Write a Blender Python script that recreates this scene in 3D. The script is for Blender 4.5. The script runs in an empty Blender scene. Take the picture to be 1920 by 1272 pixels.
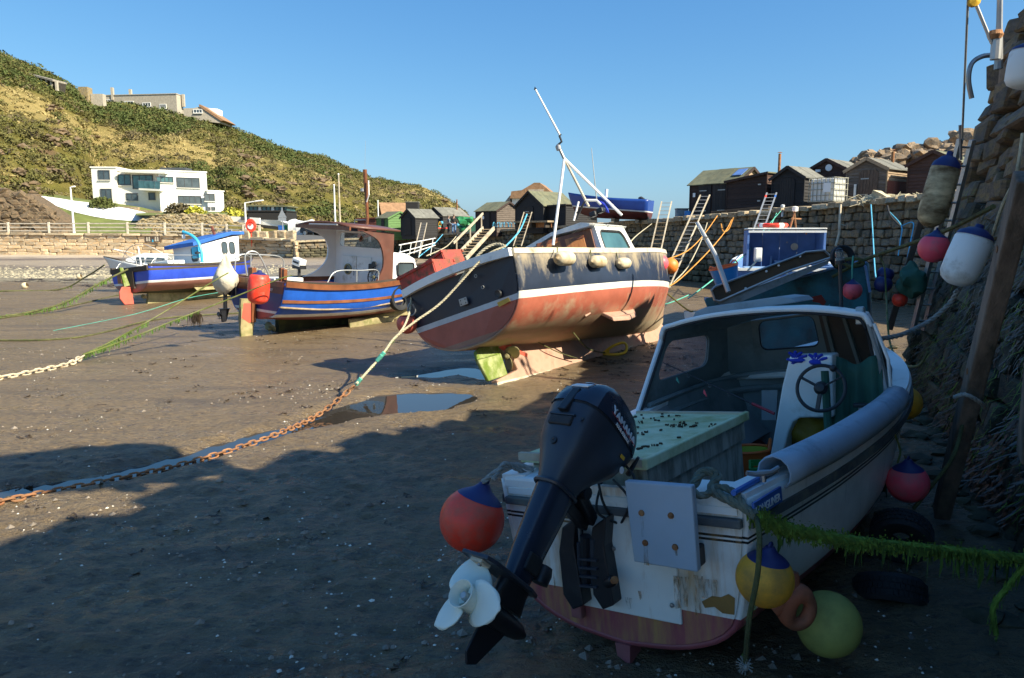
import bpy, bmesh, math, random
from mathutils import Vector, Matrix, noise
R_ = math.radians
rnd = random.Random(7)
C = bpy.context.scene.collection
SC = bpy.context.scene
# ---------------------------------------------------------------- camera, sky, sun, exposure
F, PITCH, CAMH = 1387.0, R_(8.04), 2.4
cam_d = bpy.data.cameras.new('camera'); cam = bpy.data.objects.new('camera', cam_d); C.objects.link(cam)
cam_d.sensor_width = 36; cam_d.lens = 36 * F / 1920; cam_d.clip_end = 5000; cam_d.clip_start = 0.05
cam.location = (0, 0, CAMH); cam.rotation_euler = (R_(90) - PITCH, 0, 0)
SC.camera = cam
world = bpy.data.worlds.new('World'); SC.world = world; world.use_nodes = True
nt = world.node_tree; nt.nodes.clear()
sky = nt.nodes.new('ShaderNodeTexSky'); sky.sky_type = 'NISHITA'; sky.sun_disc = False
SUN = Vector((0.87, -0.49, 0.80)).normalized()
sky.sun_elevation = math.asin(SUN.z); sky.sun_rotation = math.atan2(SUN.x, SUN.y)
sky.air_density = 1.0; sky.dust_density = 1.0; sky.ozone_density = 1.0
bg = nt.nodes.new('ShaderNodeBackground'); bg.inputs['Strength'].default_value = 0.1
wo = nt.nodes.new('ShaderNodeOutputWorld')
# the same grade over the whole sky: the deep even blue of this clear day
sep = nt.nodes.new('ShaderNodeSeparateColor'); com = nt.nodes.new('ShaderNodeCombineColor'); nt.links.new(sky.outputs[0], sep.inputs[0])
for i, (gm, k) in enumerate(((1.16, .98), (.86, 1.14), (.60, 1.28))):
    prev = sep.outputs[i]
    for op, v in (('MULTIPLY', .1), ('POWER', gm), ('MULTIPLY', k / .1 / 2.07)):
        q = nt.nodes.new('ShaderNodeMath'); q.operation = op; q.inputs[1].default_value = v; nt.links.new(prev, q.inputs[0]); prev = q.outputs[0]
    nt.links.new(prev, com.inputs[i])
nt.links.new(com.outputs[0], bg.inputs[0]); nt.links.new(bg.outputs[0], wo.inputs[0])
sun_d = bpy.data.lights.new('sun', 'SUN'); sun_d.energy = 4.7; sun_d.angle = R_(0.5); sun_d.color = (1, .92, .73)
sun = bpy.data.objects.new('sun', sun_d); C.objects.link(sun); sun.rotation_euler = SUN.to_track_quat('Z', 'Y').to_euler()
sun.location = (20, -12, 30)
SC.view_settings.view_transform = 'Standard'; SC.view_settings.look = 'None'
SC.view_settings.exposure = 1.05; SC.view_settings.gamma = 1; SC.view_settings.use_curve_mapping = False
SC.render.engine = 'CYCLES'
SC.cycles.max_bounces = 8; SC.cycles.diffuse_bounces = 5; SC.cycles.transparent_max_bounces = 8
SC.cycles.use_denoising = True

def un(px, py, z=0.0, y=None):
    """world point seen at a photograph position, at height z or at forward distance y"""
    a, b = (px - 960) / F, (636 - py) / F
    fy = math.cos(PITCH) + b * math.sin(PITCH); fz = b * math.cos(PITCH) - math.sin(PITCH)
    t = (z - CAMH) / fz if y is None else y / fy
    return Vector((a * t, fy * t, CAMH + fz * t))
def W(px, py, y): return un(px, py, y=y)

# ---------------------------------------------------------------- mesh collector
class MB:
    def __init__(s): s.v = []; s.f = []; s.m = []
    def add(s, vs, fs, mi=0):
        b = len(s.v); s.v += [Vector(v) for v in vs]
        for f in fs: s.f.append([i + b for i in f]); s.m.append(mi)
        return s
    def box(s, c, d, rot=None, mi=0, taper=1.0):
        x, y, z = d[0] / 2, d[1] / 2, d[2] / 2
        vs = [Vector((sx * x * (taper if sz > 0 else 1), sy * y * (taper if sz > 0 else 1), sz * z)) for sz in (-1, 1) for sy in (-1, 1) for sx in (-1, 1)]
        if rot is not None: vs = [rot @ v for v in vs]
        c = Vector(c)
        return s.add([v + c for v in vs], [(0, 2, 3, 1), (4, 5, 7, 6), (0, 1, 5, 4), (2, 6, 7, 3), (0, 4, 6, 2), (1, 3, 7, 5)], mi)
    def beam(s, p, q, w, h, up=(0, 0, 1), mi=0):
        p, q = Vector(p), Vector(q); d = (q - p).normalized(); u = Vector(up)
        a = d.cross(u)
        if a.length < 1e-3: a = d.cross(Vector((1, 0, 0)))
        a.normalize(); b = a.cross(d)
        vs = [e + a * (i * w / 2) + b * (j * h / 2) for e in (p, q) for i, j in ((-1, -1), (1, -1), (1, 1), (-1, 1))]
        return s.add(vs, [(3, 2, 1, 0), (4, 5, 6, 7), (0, 1, 5, 4), (1, 2, 6, 5), (2, 3, 7, 6), (3, 0, 4, 7)], mi)
    def ring(s, pts_list, closed=True, caps=True, mi=0, loop=False):
        n = len(pts_list[0]); b = len(s.v)
        for r in pts_list: s.v += [Vector(p) for p in r]
        k = len(pts_list)
        for i in range(k if loop else k - 1):
            i2 = (i + 1) % k
            for j in range(n if closed else n - 1):
                j2 = (j + 1) % n
                s.f.append([b + i * n + j, b + i * n + j2, b + i2 * n + j2, b + i2 * n + j]); s.m.append(mi)
        if caps and closed and not loop:
            s.f.append([b + j for j in range(n)][::-1]); s.m.append(mi)
            s.f.append([b + (k - 1) * n + j for j in range(n)]); s.m.append(mi)
        return s
    def tube(s, path, r, n=8, caps=True, mi=0, loop=False):
        path = [Vector(p) for p in path]; k = len(path); rings = []
        if not hasattr(r, '__len__'): r = [r] * k
        prev = None
        for i, p in enumerate(path):
            if loop: d = path[(i + 1) % k] - path[i - 1]
            else: d = path[min(i + 1, k - 1)] - path[max(i - 1, 0)]
            if d.length < 1e-9: d = Vector((0, 0, 1))
            d.normalize()
            if prev is None:
                a = d.cross(Vector((0, 0, 1)))
                if a.length < .05: a = d.cross(Vector((1, 0, 0)))
            else: a = prev - d * prev.dot(d)
            a.normalize(); prev = a; b = d.cross(a)
            rings.append([p + (a * math.cos(t) + b * math.sin(t)) * r[i] for t in [2 * math.pi * j / n for j in range(n)]])
        return s.ring(rings, True, caps, mi, loop)
    def lathe(s, prof, n=20, mat=None, mi=0, caps=True):
        rings = []
        for r, z in prof:
            rings.append([Vector((max(r, 1e-4) * math.cos(2 * math.pi * j / n), max(r, 1e-4) * math.sin(2 * math.pi * j / n), z)) for j in range(n)])
        if mat is not None: rings = [[mat @ p for p in rg] for rg in rings]
        return s.ring(rings, True, caps, mi)
    def prism(s, poly, a, b, mi=0):
        """extrude polygon points (world/local Vectors) from offset a to offset b"""
        a, b = Vector(a), Vector(b); n = len(poly)
        vs = [Vector(p) + a for p in poly] + [Vector(p) + b for p in poly]
        fs = [list(range(n))[::-1], [n + i for i in range(n)]] + [(i, (i + 1) % n, n + (i + 1) % n, n + i) for i in range(n)]
        return s.add(vs, fs, mi)
    def hole_panel(s, outer, inner, th, mi=0):
        """panel with an opening: outer and inner outlines with equal point counts, thickness vector th"""
        n = len(outer); th = Vector(th)
        vs = [Vector(p) for p in outer] + [Vector(p) for p in inner] + [Vector(p) + th for p in outer] + [Vector(p) + th for p in inner]
        fs = []
        for i in range(n):
            j = (i + 1) % n
            fs += [(i, j, n + j, n + i), (2 * n + j, 2 * n + i, 3 * n + i, 3 * n + j), (j, i, 2 * n + i, 2 * n + j), (n + i, n + j, 3 * n + j, 3 * n + i)]
        return s.add(vs, fs, mi)
    def build(s, name, mats, parent=None, smooth=False, ang=35, bevel=0, sub=0, solid=0, world=False):
        me = bpy.data.meshes.new(name)
        vs = s.v
        if parent is not None and world:
            inv = parent.matrix_basis.inverted(); vs = [inv @ v for v in vs]
        me.from_pydata([tuple(v) for v in vs], [], s.f)
        if not isinstance(mats, (list, tuple)): mats = [mats]
        for m in mats: me.materials.append(M[m] if isinstance(m, str) else m)
        if len(mats) > 1: me.polygons.foreach_set('material_index', s.m)
        me.validate(); me.update()
        if smooth:
            me.polygons.foreach_set('use_smooth', [True] * len(me.polygons))
            if ang < 179: me.set_sharp_from_angle(angle=R_(ang))
        o = bpy.data.objects.new(name, me); C.objects.link(o)
        if parent is not None: o.parent = parent
        if solid:
            q = o.modifiers.new('solid', 'SOLIDIFY'); q.thickness = abs(solid); q.offset = -1 if solid > 0 else 1
        if bevel:
            q = o.modifiers.new('bevel', 'BEVEL'); q.width = bevel; q.segments = 2; q.limit_method = 'ANGLE'; q.angle_limit = R_(40)
        if sub:
            q = o.modifiers.new('sub', 'SUBSURF'); q.levels = sub; q.render_levels = sub
        return o

V = Vector; MT = Matrix.Translation; MR = Matrix.Rotation
def TB(*a, **k): return MB().tube(*a, **k)
def BX(*a, **k): return MB().box(*a, **k)
def LT(*a, **k): return MB().lathe(*a, **k)
def PR(*a, **k): return MB().prism(*a, **k)
def BM(*a, **k): return MB().beam(*a, **k)
def tag(o, label=None, cat=None, group=None, kind=None):
    if label: o['label'] = label
    if cat: o['category'] = cat
    if group: o['group'] = group
    if kind: o['kind'] = kind
    return o
def thing(name, label, cat, loc=(0, 0, 0), rz=0, group=None, mat=None):
    o = bpy.data.objects.new(name, None); C.objects.link(o); o.empty_display_size = .2
    if mat is not None: o.matrix_basis = mat
    else: o.location = loc; o.rotation_euler = (0, 0, rz)
    if mat is None: o.matrix_basis = MT(V(loc)) @ MR(rz, 4, 'Z')
    return tag(o, label, cat, group)
def pose(x, y, z, th, heel, trim, s=1.0):
    return MT((x, y, z)) @ MR(-R_(th), 4, 'Z') @ MR(R_(trim), 4, 'X') @ MR(R_(heel), 4, 'Y') @ Matrix.Scale(s, 4)
def copy_tree(o, parent=None):
    c = o.copy(); C.objects.link(c)
    if parent is not None: c.parent = parent
    for ch in list(o.children): copy_tree(ch, c)
    return c
def inst(src, name, parent=None, mat=None):
    c = bpy.data.objects.new(name, src.data if hasattr(src, 'data') else src); C.objects.link(c)
    if parent is not None: c.parent = parent
    if mat is not None: c.matrix_basis = mat
    return c
def sag(p, q, d, n=16):
    p, q = V(p), V(q)
    return [p.lerp(q, i / n) - V((0, 0, d * 4 * (i / n) * (1 - i / n))) for i in range(n + 1)]
def arc(c, r, a0, a1, n, ax='xz'):
    out = []
    for i in range(n + 1):
        a = R_(a0 + (a1 - a0) * i / n); u, v = r * math.cos(a), r * math.sin(a)
        out.append(V(c) + (V((u, 0, v)) if ax == 'xz' else V((0, u, v)) if ax == 'yz' else V((u, v, 0))))
    return out
def cr(pts, n=6, closed=False):
    """Catmull-Rom through points"""
    P = [V(p) for p in pts]; k = len(P); out = []
    for i in range(k if closed else k - 1):
        if closed: a, b, c, d = P[i - 1], P[i], P[(i + 1) % k], P[(i + 2) % k]
        else: a, b, c, d = P[max(i - 1, 0)], P[i], P[i + 1], P[min(i + 2, k - 1)]
        for j in range(n):
            t = j / n
            out.append(.5 * ((2 * b) + (c - a) * t + (2 * a - 5 * b + 4 * c - d) * t * t + (3 * b - a - 3 * c + d) * t ** 3))
    if not closed: out.append(P[-1])
    return out
def text_mb(s, size, mat, parent, name, M4, ext=.002, align='CENTER', label=None, sx=1.0):
    cu = bpy.data.curves.new('t', 'FONT'); cu.body = s; cu.size = size; cu.extrude = ext; cu.align_x = align; cu.align_y = 'CENTER'; cu.resolution_u = 3
    cu.offset = size * .012
    to = bpy.data.objects.new('t', cu); C.objects.link(to)
    dg = bpy.context.evaluated_depsgraph_get(); me = bpy.data.meshes.new_from_object(to.evaluated_get(dg)); me.name = name
    bpy.data.objects.remove(to)
    me.materials.clear(); me.materials.append(M[mat])
    o = bpy.data.objects.new(name, me); C.objects.link(o); o.parent = parent
    o.matrix_basis = M4 @ Matrix.Diagonal((sx, 1, 1, 1))
    return o
def basis(o, x, y):
    """matrix with origin o, x axis x, y axis ~y"""
    x = V(x).normalized(); y = V(y); z = x.cross(y).normalized(); y = z.cross(x)
    m = Matrix((x, y, z)).transposed().to_4x4(); m.translation = V(o); return m

# ---------------------------------------------------------------- materials
M = {}
def _n(nt, t, **kw):
    n = nt.nodes.new(t)
    for k, v in kw.items():
        if k in n.inputs: n.inputs[k].default_value = v
        else: setattr(n, k, v)
    return n
def mixc(nt, fac, a, b, mode='MIX'):
    n = nt.nodes.new('ShaderNodeMix'); n.data_type = 'RGBA'; n.blend_type = mode
    for sock, v in ((n.inputs[0], fac), (n.inputs[6], a), (n.inputs[7], b)):
        if isinstance(v, bpy.types.NodeSocket): nt.links.new(v, sock)
        elif isinstance(v, (int, float)): sock.default_value = v
        else: sock.default_value = (*v, 1) if len(v) == 3 else v
    return n.outputs[2]
def ramp(nt, src, p0, p1, interp='LINEAR'):
    n = nt.nodes.new('ShaderNodeValToRGB'); n.color_ramp.interpolation = interp
    n.color_ramp.elements[0].position = p0; n.color_ramp.elements[1].position = p1
    nt.links.new(src, n.inputs[0]); return n.outputs[0]
def coords(nt, scale=(1, 1, 1), kind='Object', rand=True):
    tc = nt.nodes.new('ShaderNodeTexCoord'); mp = nt.nodes.new('ShaderNodeMapping'); mp.inputs['Scale'].default_value = scale
    nt.links.new(tc.outputs[kind], mp.inputs['Vector'])
    if rand:
        oi = nt.nodes.new('ShaderNodeObjectInfo'); ml = nt.nodes.new('ShaderNodeMath'); ml.operation = 'MULTIPLY'; ml.inputs[1].default_value = 37.0
        nt.links.new(oi.outputs['Random'], ml.inputs[0]); nt.links.new(ml.outputs[0], mp.inputs['Location'])
    return mp.outputs[0]
def noi(nt, vec, scale, detail=4, rough=.55, dist=0):
    n = _n(nt, 'ShaderNodeTexNoise', Scale=scale, Detail=detail, Roughness=rough, Distortion=dist)
    nt.links.new(vec, n.inputs['Vector']); return n.outputs['Fac']
def new_mat(name):
    m = bpy.data.materials.new(name); m.use_nodes = True; nt = m.node_tree; nt.nodes.clear()
    out = nt.nodes.new('ShaderNodeOutputMaterial'); b = nt.nodes.new('ShaderNodeBsdfPrincipled')
    nt.links.new(b.outputs[0], out.inputs[0]); M[name] = m
    return m, nt, b, out
def mat(name, col, rough=.6, metal=0., var=.2, scale=3., bump=.15, bscale=30., dirt=None, damt=.5, dscale=2.5, rand=0., st=(1, 1, 1), spec=.5, dst=None, bdist=.02, hue=None):
    m, nt, b, out = new_mat(name)
    v = coords(nt, st); n1 = noi(nt, v, scale)
    c = mixc(nt, ramp(nt, n1, .3, .7), tuple(x * (1 - var) for x in col), tuple(min(1, x * (1 + var)) for x in col))
    if hue: c = mixc(nt, ramp(nt, noi(nt, v, scale * .6, 2), .42, .62), c, hue)
    if dirt:
        v2 = coords(nt, dst or st); k = ramp(nt, noi(nt, v2, dscale, 6, .65), 1 - damt - .12, 1 - damt + .12)
        c = mixc(nt, k, c, dirt)
        r = mixc(nt, k, (rough,) * 3, (.85,) * 3); nt.links.new(r, b.inputs['Roughness'])
    else: b.inputs['Roughness'].default_value = rough
    if rand:
        oi = nt.nodes.new('ShaderNodeObjectInfo'); mr = nt.nodes.new('ShaderNodeMapRange'); mr.inputs[3].default_value = 1 - rand; mr.inputs[4].default_value = 1 + rand
        nt.links.new(oi.outputs['Random'], mr.inputs[0]); h = nt.nodes.new('ShaderNodeHueSaturation')
        nt.links.new(mr.outputs[0], h.inputs['Value']); nt.links.new(c, h.inputs['Color']); c = h.outputs[0]
    nt.links.new(c, b.inputs['Base Color'])
    b.inputs['Metallic'].default_value = metal; b.inputs['Specular IOR Level'].default_value = spec
    if bump:
        bn = noi(nt, v, bscale, 5, .6); bp = nt.nodes.new('ShaderNodeBump'); bp.inputs['Strength'].default_value = bump; bp.inputs['Distance'].default_value = bdist
        nt.links.new(bn, bp.inputs['Height']); nt.links.new(bp.outputs[0], b.inputs['Normal'])
    return m
def hull_mat(name, bands, curve=(0, 0, 0), rough=.4, dirt=(.25, .2, .14), damt=.4, weed=None, mud=None, patch=False):
    """paint bands by local height: bands = [(z_from, colour), ...] ; paint line rises as c0 + c1*y + c2*y^2"""
    m, nt, b, out = new_mat(name)
    tc = nt.nodes.new('ShaderNodeTexCoord'); sp = nt.nodes.new('ShaderNodeSeparateXYZ'); nt.links.new(tc.outputs['Object'], sp.inputs[0])
    def mt(op, a, c):
        n = nt.nodes.new('ShaderNodeMath'); n.operation = op
        for i, v in enumerate((a, c)):
            if isinstance(v, (int, float)): n.inputs[i].default_value = v
            else: nt.links.new(v, n.inputs[i])
        return n.outputs[0]
    y, z = sp.outputs['Y'], sp.outputs['Z']
    zz = mt('SUBTRACT', z, mt('ADD', mt('MULTIPLY', y, curve[1]), mt('MULTIPLY', mt('MULTIPLY', y, y), curve[2])))
    vo = coords(nt, rand=False)
    zz = mt('ADD', zz, mt('MULTIPLY', mt('SUBTRACT', noi(nt, vo, 2.), .5), .012))
    c = None
    n1 = ramp(nt, noi(nt, vo, 2.2, 6, .65), .3, .72)
    for z0, col in bands:
        cc = mixc(nt, n1, tuple(x * .78 for x in col), tuple(min(1, x * 1.18) for x in col))
        if c is None: c = cc
        else:
            k = mt('GREATER_THAN', zz, z0); c = mixc(nt, k, c, cc)
    vs = coords(nt, (1.3, 1.3, .6) if patch else (3.5, 3.5, .5), rand=False); dn = noi(nt, vs, 2.2, 7, .7)
    if mud: dn = mt('ADD', dn, mt('MULTIPLY', mt('MAXIMUM', mt('SUBTRACT', zz, mud[0]), mt('SUBTRACT', mud[1], zz)), mud[2]))
    k = ramp(nt, dn, 1 - damt - .1, 1 - damt + .12)
    c = mixc(nt, mt('MULTIPLY', k, .75), c, dirt)
    if weed:
        g = mt('SUBTRACT', mt('ADD', mt('MULTIPLY', noi(nt, vo, 3, 6, .7), .8), weed[0]), zz)
        c = mixc(nt, ramp(nt, g, .38, .55), c, mixc(nt, ramp(nt, noi(nt, vo, 8, 5), .35, .65), tuple(x * .5 for x in weed[1]), weed[1]))
    nt.links.new(c, b.inputs['Base Color'])
    r = mixc(nt, k, (rough,) * 3, (.8,) * 3); nt.links.new(r, b.inputs['Roughness'])
    bp = nt.nodes.new('ShaderNodeBump'); bp.inputs['Strength'].default_value = .12; bp.inputs['Distance'].default_value = .02
    nt.links.new(noi(nt, vo, 6, 6, .6), bp.inputs['Height']); nt.links.new(bp.outputs[0], b.inputs['Normal'])
    return m
def glass_mat(name, tint=(.75, .8, .8), rough=.12, trans=.75, dirt=(.35, .36, .36), damt=.35):
    m, nt, b, out = new_mat(name)
    v = coords(nt, (1, 1, 1)); k = ramp(nt, noi(nt, v, 5, 7, .75), .35, .85)
    b.inputs['Base Color'].default_value = (*dirt, 1); b.inputs['Roughness'].default_value = .5
    g = nt.nodes.new('ShaderNodeBsdfGlossy'); g.inputs['Roughness'].default_value = .05; g.inputs['Color'].default_value = (.9, .95, 1, 1)
    t = nt.nodes.new('ShaderNodeBsdfTransparent'); t.inputs['Color'].default_value = (*tint, 1)
    fr = nt.nodes.new('ShaderNodeFresnel'); fr.inputs['IOR'].default_value = 1.5
    s1 = nt.nodes.new('ShaderNodeMixShader'); nt.links.new(fr.outputs[0], s1.inputs[0]); nt.links.new(t.outputs[0], s1.inputs[1]); nt.links.new(g.outputs[0], s1.inputs[2])
    s2 = nt.nodes.new('ShaderNodeMixShader'); ml = nt.nodes.new('ShaderNodeMath'); ml.operation = 'MULTIPLY_ADD'; ml.inputs[1].default_value = damt; ml.inputs[2].default_value = 1 - trans
    nt.links.new(k, ml.inputs[0]); nt.links.new(ml.outputs[0], s2.inputs[0]); nt.links.new(s1.outputs[0], s2.inputs[1]); nt.links.new(b.outputs[0], s2.inputs[2])
    nt.links.new(s2.outputs[0], out.inputs[0]); return m

BROWN = (.10, .07, .04)
mat('white_paint', (.84, .84, .80), .35, var=.06, bump=.04, dirt=(.42, .38, .28), damt=.34, dscale=3)
mat('white_clean', (.88, .87, .84), .5, var=.04, bump=.05)
mat('white_rusty', (.84, .82, .76), .35, var=.06, bump=.04, dirt=(.42, .22, .06), damt=.33, dscale=2.6, dst=(3, 3, .6))
mat('cream_dirty', (.62, .55, .42), .6, var=.15, dirt=(.25, .17, .1), damt=.38, dscale=3)
mat('render_white', (.80, .76, .66), .8, var=.04, bump=.05)
mat('render_bright', (.84, .83, .78), .8, var=.03, bump=.05)
mat('render_old', (.42, .37, .29), .9, var=.15, bump=.2)
mat('concrete', (.36, .32, .26), .9, var=.22, bump=.35, dirt=(.14, .12, .09), damt=.4)
mat('concrete_pale', (.60, .53, .42), .9, var=.15, bump=.3, dirt=(.25, .2, .14), damt=.34)
mat('asphalt', (.09, .09, .09), .9, var=.15, bump=.2)
mat('deck_ground', (.22, .19, .15), .95, var=.25, bump=.4, dirt=(.1, .09, .06), damt=.45)
mat('white_gravel', (.72, .71, .68), .9, var=.06, bump=.3)
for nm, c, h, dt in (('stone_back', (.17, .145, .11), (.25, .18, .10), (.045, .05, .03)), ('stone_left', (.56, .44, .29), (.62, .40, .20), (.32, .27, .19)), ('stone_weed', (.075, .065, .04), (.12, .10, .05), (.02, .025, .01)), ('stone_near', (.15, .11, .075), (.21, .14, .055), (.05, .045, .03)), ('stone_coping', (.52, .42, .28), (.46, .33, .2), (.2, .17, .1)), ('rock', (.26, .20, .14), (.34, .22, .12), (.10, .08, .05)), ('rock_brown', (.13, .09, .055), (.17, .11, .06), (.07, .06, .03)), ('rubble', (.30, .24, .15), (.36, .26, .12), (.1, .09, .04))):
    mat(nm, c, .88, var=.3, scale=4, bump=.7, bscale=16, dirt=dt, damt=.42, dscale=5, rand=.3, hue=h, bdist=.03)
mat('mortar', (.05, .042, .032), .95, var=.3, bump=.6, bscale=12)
mat('mortar_left', (.40, .31, .20), .95, var=.3, bump=.5, bscale=12)
mat('mortar_weed', (.025, .024, .016), .9, var=.4, bump=.8, bscale=9)
mat('boards_black', (.022, .020, .020), .8, var=.35, scale=8, st=(1, 1, 8), rand=.2, bump=.3)
mat('boards_dark', (.040, .022, .017), .8, var=.35, scale=6, st=(1, 1, 8), rand=.2, bump=.3)
mat('boards_brown', (.075, .036, .025), .8, var=.3, scale=6, st=(1, 1, 8), rand=.2, bump=.3)
mat('boards_red', (.16, .045, .028), .8, var=.3, scale=6, st=(1, 1, 8), rand=.2, bump=.3)
mat('boards_grey', (.16, .125, .10), .85, var=.35, scale=6, st=(1, 1, 8), rand=.25, bump=.35, dirt=(.07, .05, .035), damt=.4)
mat('boards_tan', (.34, .24, .15), .85, var=.3, scale=6, st=(1, 1, 8), rand=.25, bump=.3)
mat('boards_green', (.10, .20, .06), .75, var=.2, scale=6, st=(1, 1, 6), rand=.12, bump=.25)
mat('door_weathered', (.11, .075, .055), .85, var=.4, scale=5, st=(6, 6, 1), bump=.4)
mat('felt_green', (.13, .135, .085), .95, var=.25, bump=.4, dirt=(.19, .18, .10), damt=.45, rand=.12)
mat('felt_grey', (.17, .165, .14), .95, var=.25, bump=.4, rand=.12)
mat('roof_tile', (.30, .17, .09), .9, var=.25, bump=.5, bscale=8)
mat('timber', (.36, .27, .17), .85, var=.3, scale=6, st=(1, 1, 1), bump=.4, rand=.15, dirt=(.2, .14, .08), damt=.4)
mat('timber_pale', (.52, .44, .32), .85, var=.25, bump=.35, rand=.12, dirt=(.28, .2, .13), damt=.38)
mat('timber_dark', (.07, .05, .035), .85, var=.35, bump=.5, rand=.2, scale=5, dirt=(.03, .03, .018), damt=.45)
mat('timber_wet', (.20, .14, .10), .7, var=.35, bump=.5, scale=4, dirt=(.05, .045, .03), damt=.42, st=(2, 2, .5))
mat('varnish', (.20, .072, .03), .35, var=.3, scale=4, bump=.12, st=(4, 1, 1))
mat('door_wood', (.42, .17, .055), .4, var=.3, scale=5, bump=.12, st=(5, 5, .8))
mat('brown_paint', (.13, .052, .035), .45, var=.2, bump=.1, dirt=(.1, .07, .05), damt=.35)
mat('steel', (.32, .32, .32), .4, metal=.7, var=.15, bump=.05, dirt=(.22, .12, .06), damt=.3)
mat('alu', (.46, .46, .45), .42, metal=.6, var=.1, bump=.05)
mat('rust', (.22, .085, .03), .9, var=.4, bump=.5, bscale=40, dirt=(.36, .17, .07), damt=.5, dscale=8, rand=.25)
mat('rust_pale', (.30, .15, .07), .9, var=.35, bump=.5, bscale=40, dirt=(.3, .12, .05), damt=.42, dscale=8, rand=.2)
mat('chain_bleached', (.55, .46, .32), .9, var=.25, bump=.4, dirt=(.3, .2, .1), damt=.4, rand=.2)
mat('black_rubber', (.02, .02, .021), .75, var=.3, bump=.3, rand=.2)
mat('rubber_grey', (.09, .10, .105), .7, var=.25, bump=.2, dirt=(.2, .2, .15), damt=.38, dscale=6)
mat('black_plastic', (.018, .019, .022), .45, var=.2, bump=.08)
mat('engine_dark', (.030, .036, .050), .36, var=.12, bump=.02, dirt=(.055, .058, .062), damt=.3)
mat('engine_cowl', (.020, .028, .048), .25, var=.1, bump=.01, dirt=(.045, .05, .06), damt=.27)
mat('engine_black', (.012, .013, .017), .4, var=.3, bump=.08, dirt=(.05, .045, .04), damt=.3)
mat('prop_white', (.76, .80, .70), .45, var=.07, bump=.03, dirt=(.42, .43, .33), damt=.3)
mat('prop_bronze', (.30, .26, .13), .5, metal=.4, var=.25, bump=.2)
mat('interior_grey', (.21, .25, .245), .6, var=.16, bump=.05, dirt=(.11, .12, .11), damt=.35)
mat('grp_grey', (.30, .33, .34), .6, var=.15, bump=.1, dirt=(.14, .15, .13), damt=.38)
mat('pipe_blue', (.34, .42, .50), .45, var=.08, bump=.03, dirt=(.10, .12, .14), damt=.3)
mat('plate_grey', (.36, .44, .52), .6, var=.06, bump=.06, dirt=(.36, .42, .46), damt=.4)
mat('box_lid', (.72, .76, .48), .65, var=.14, bump=.15, dirt=(.40, .42, .18), damt=.46, dscale=3)
mat('box_side', (.40, .39, .32), .75, var=.25, bump=.2, dirt=(.13, .12, .09), damt=.45, dst=(4, 4, 1))
mat('red_orange', (.95, .055, .025), .38, var=.05, bump=.02, dirt=(.55, .13, .08), damt=.42, dscale=5)
mat('antifoul', (.30, .085, .09), .6, var=.2, bump=.1, dirt=(.2, .1, .08), damt=.4)
mat('red_pale', (.62, .11, .07), .5, var=.15, bump=.05, dirt=(.4, .1, .07), damt=.4)
mat('buoy_pink', (.95, .09, .13), .45, var=.08, bump=.02, dirt=(.55, .17, .17), damt=.42, dscale=5)
mat('buoy_pink_marked', (.85, .12, .15), .45, var=.08, bump=.02, dirt=(.12, .04, .06), damt=.37, dscale=4)
mat('buoy_orange', (.85, .22, .03), .45, var=.08, bump=.02, dirt=(.6, .3, .1), damt=.35)
mat('buoy_amber', (.90, .42, .03), .5, var=.1, bump=.04, dirt=(.40, .22, .05), damt=.46, dscale=4)
mat('buoy_olive', (.45, .44, .11), .6, var=.15, bump=.06, dirt=(.24, .25, .07), damt=.48, dscale=3)
mat('buoy_rustred', (.40, .12, .06), .6, var=.25, bump=.1, dirt=(.12, .06, .03), damt=.42, dscale=4)
mat('buoy_blue', (.018, .025, .12), .5, var=.15, bump=.05)
mat('fender_white', (.85, .83, .77), .5, var=.06, bump=.04, dirt=(.42, .36, .27), damt=.34, dscale=5)
mat('fender_cream', (.66, .56, .38), .6, var=.12, bump=.06, dirt=(.38, .26, .13), damt=.45, dscale=5)
mat('fender_stained', (.66, .50, .27), .6, var=.3, bump=.08, dirt=(.14, .085, .035), damt=.48, dscale=2.5, dst=(1.2, 1.2, 2.5))
mat('rope_pale', (.50, .44, .30), .9, var=.3, scale=20, bump=.6, bscale=80)
mat('rope_grey', (.30, .29, .26), .9, var=.3, scale=20, bump=.6, bscale=80)
mat('rope_yellowgreen', (.11, .13, .025), .9, var=.4, scale=3, bump=.6, bscale=80, dirt=(.27, .25, .15), damt=.38, dscale=1.5)
mat('rope_dark', (.10, .10, .035), .95, var=.45, scale=6, bump=.8, bscale=60)
mat('rope_orange', (.62, .27, .05), .9, var=.25, bump=.5, bscale=80)
mat('rope_blue', (.10, .42, .62), .85, var=.2, bump=.5, bscale=80)
mat('rope_teal', (.10, .42, .32), .85, var=.25, bump=.5, bscale=80)
mat('rope_greygreen', (.14, .16, .12), .95, var=.4, scale=12, bump=.8, bscale=70, dirt=(.24, .24, .18), damt=.4, dscale=9)
mat('weed_green', (.08, .15, .02), .8, var=.5, scale=6, bump=.3, rand=.1)
mat('moss', (.17, .27, .035), .9, var=.5, scale=9, bump=.8, bscale=60)
mat('weed_brown', (.050, .032, .016), .5, var=.5, scale=5, bump=.3)
mat('crate_green', (.02, .25, .05), .5, var=.12, bump=.05)
mat('crate_red', (.58, .045, .03), .55, var=.2, bump=.15, dirt=(.16, .07, .04), damt=.50, dscale=7)
mat('tub_orange', (.75, .14, .02), .5, var=.1, bump=.04)
mat('tub_lime', (.42, .48, .05), .5, var=.1, bump=.04)
mat('tub_blue', (.02, .22, .55), .5, var=.1, bump=.04)
mat('cloth_blue', (.02, .045, .42), .8, var=.25, bump=.3)
mat('tarp_green', (.030, .11, .075), .75, var=.25, bump=.25, bscale=8)
mat('oilskin', (.42, .24, .02), .6, var=.25, bump=.2)
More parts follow.
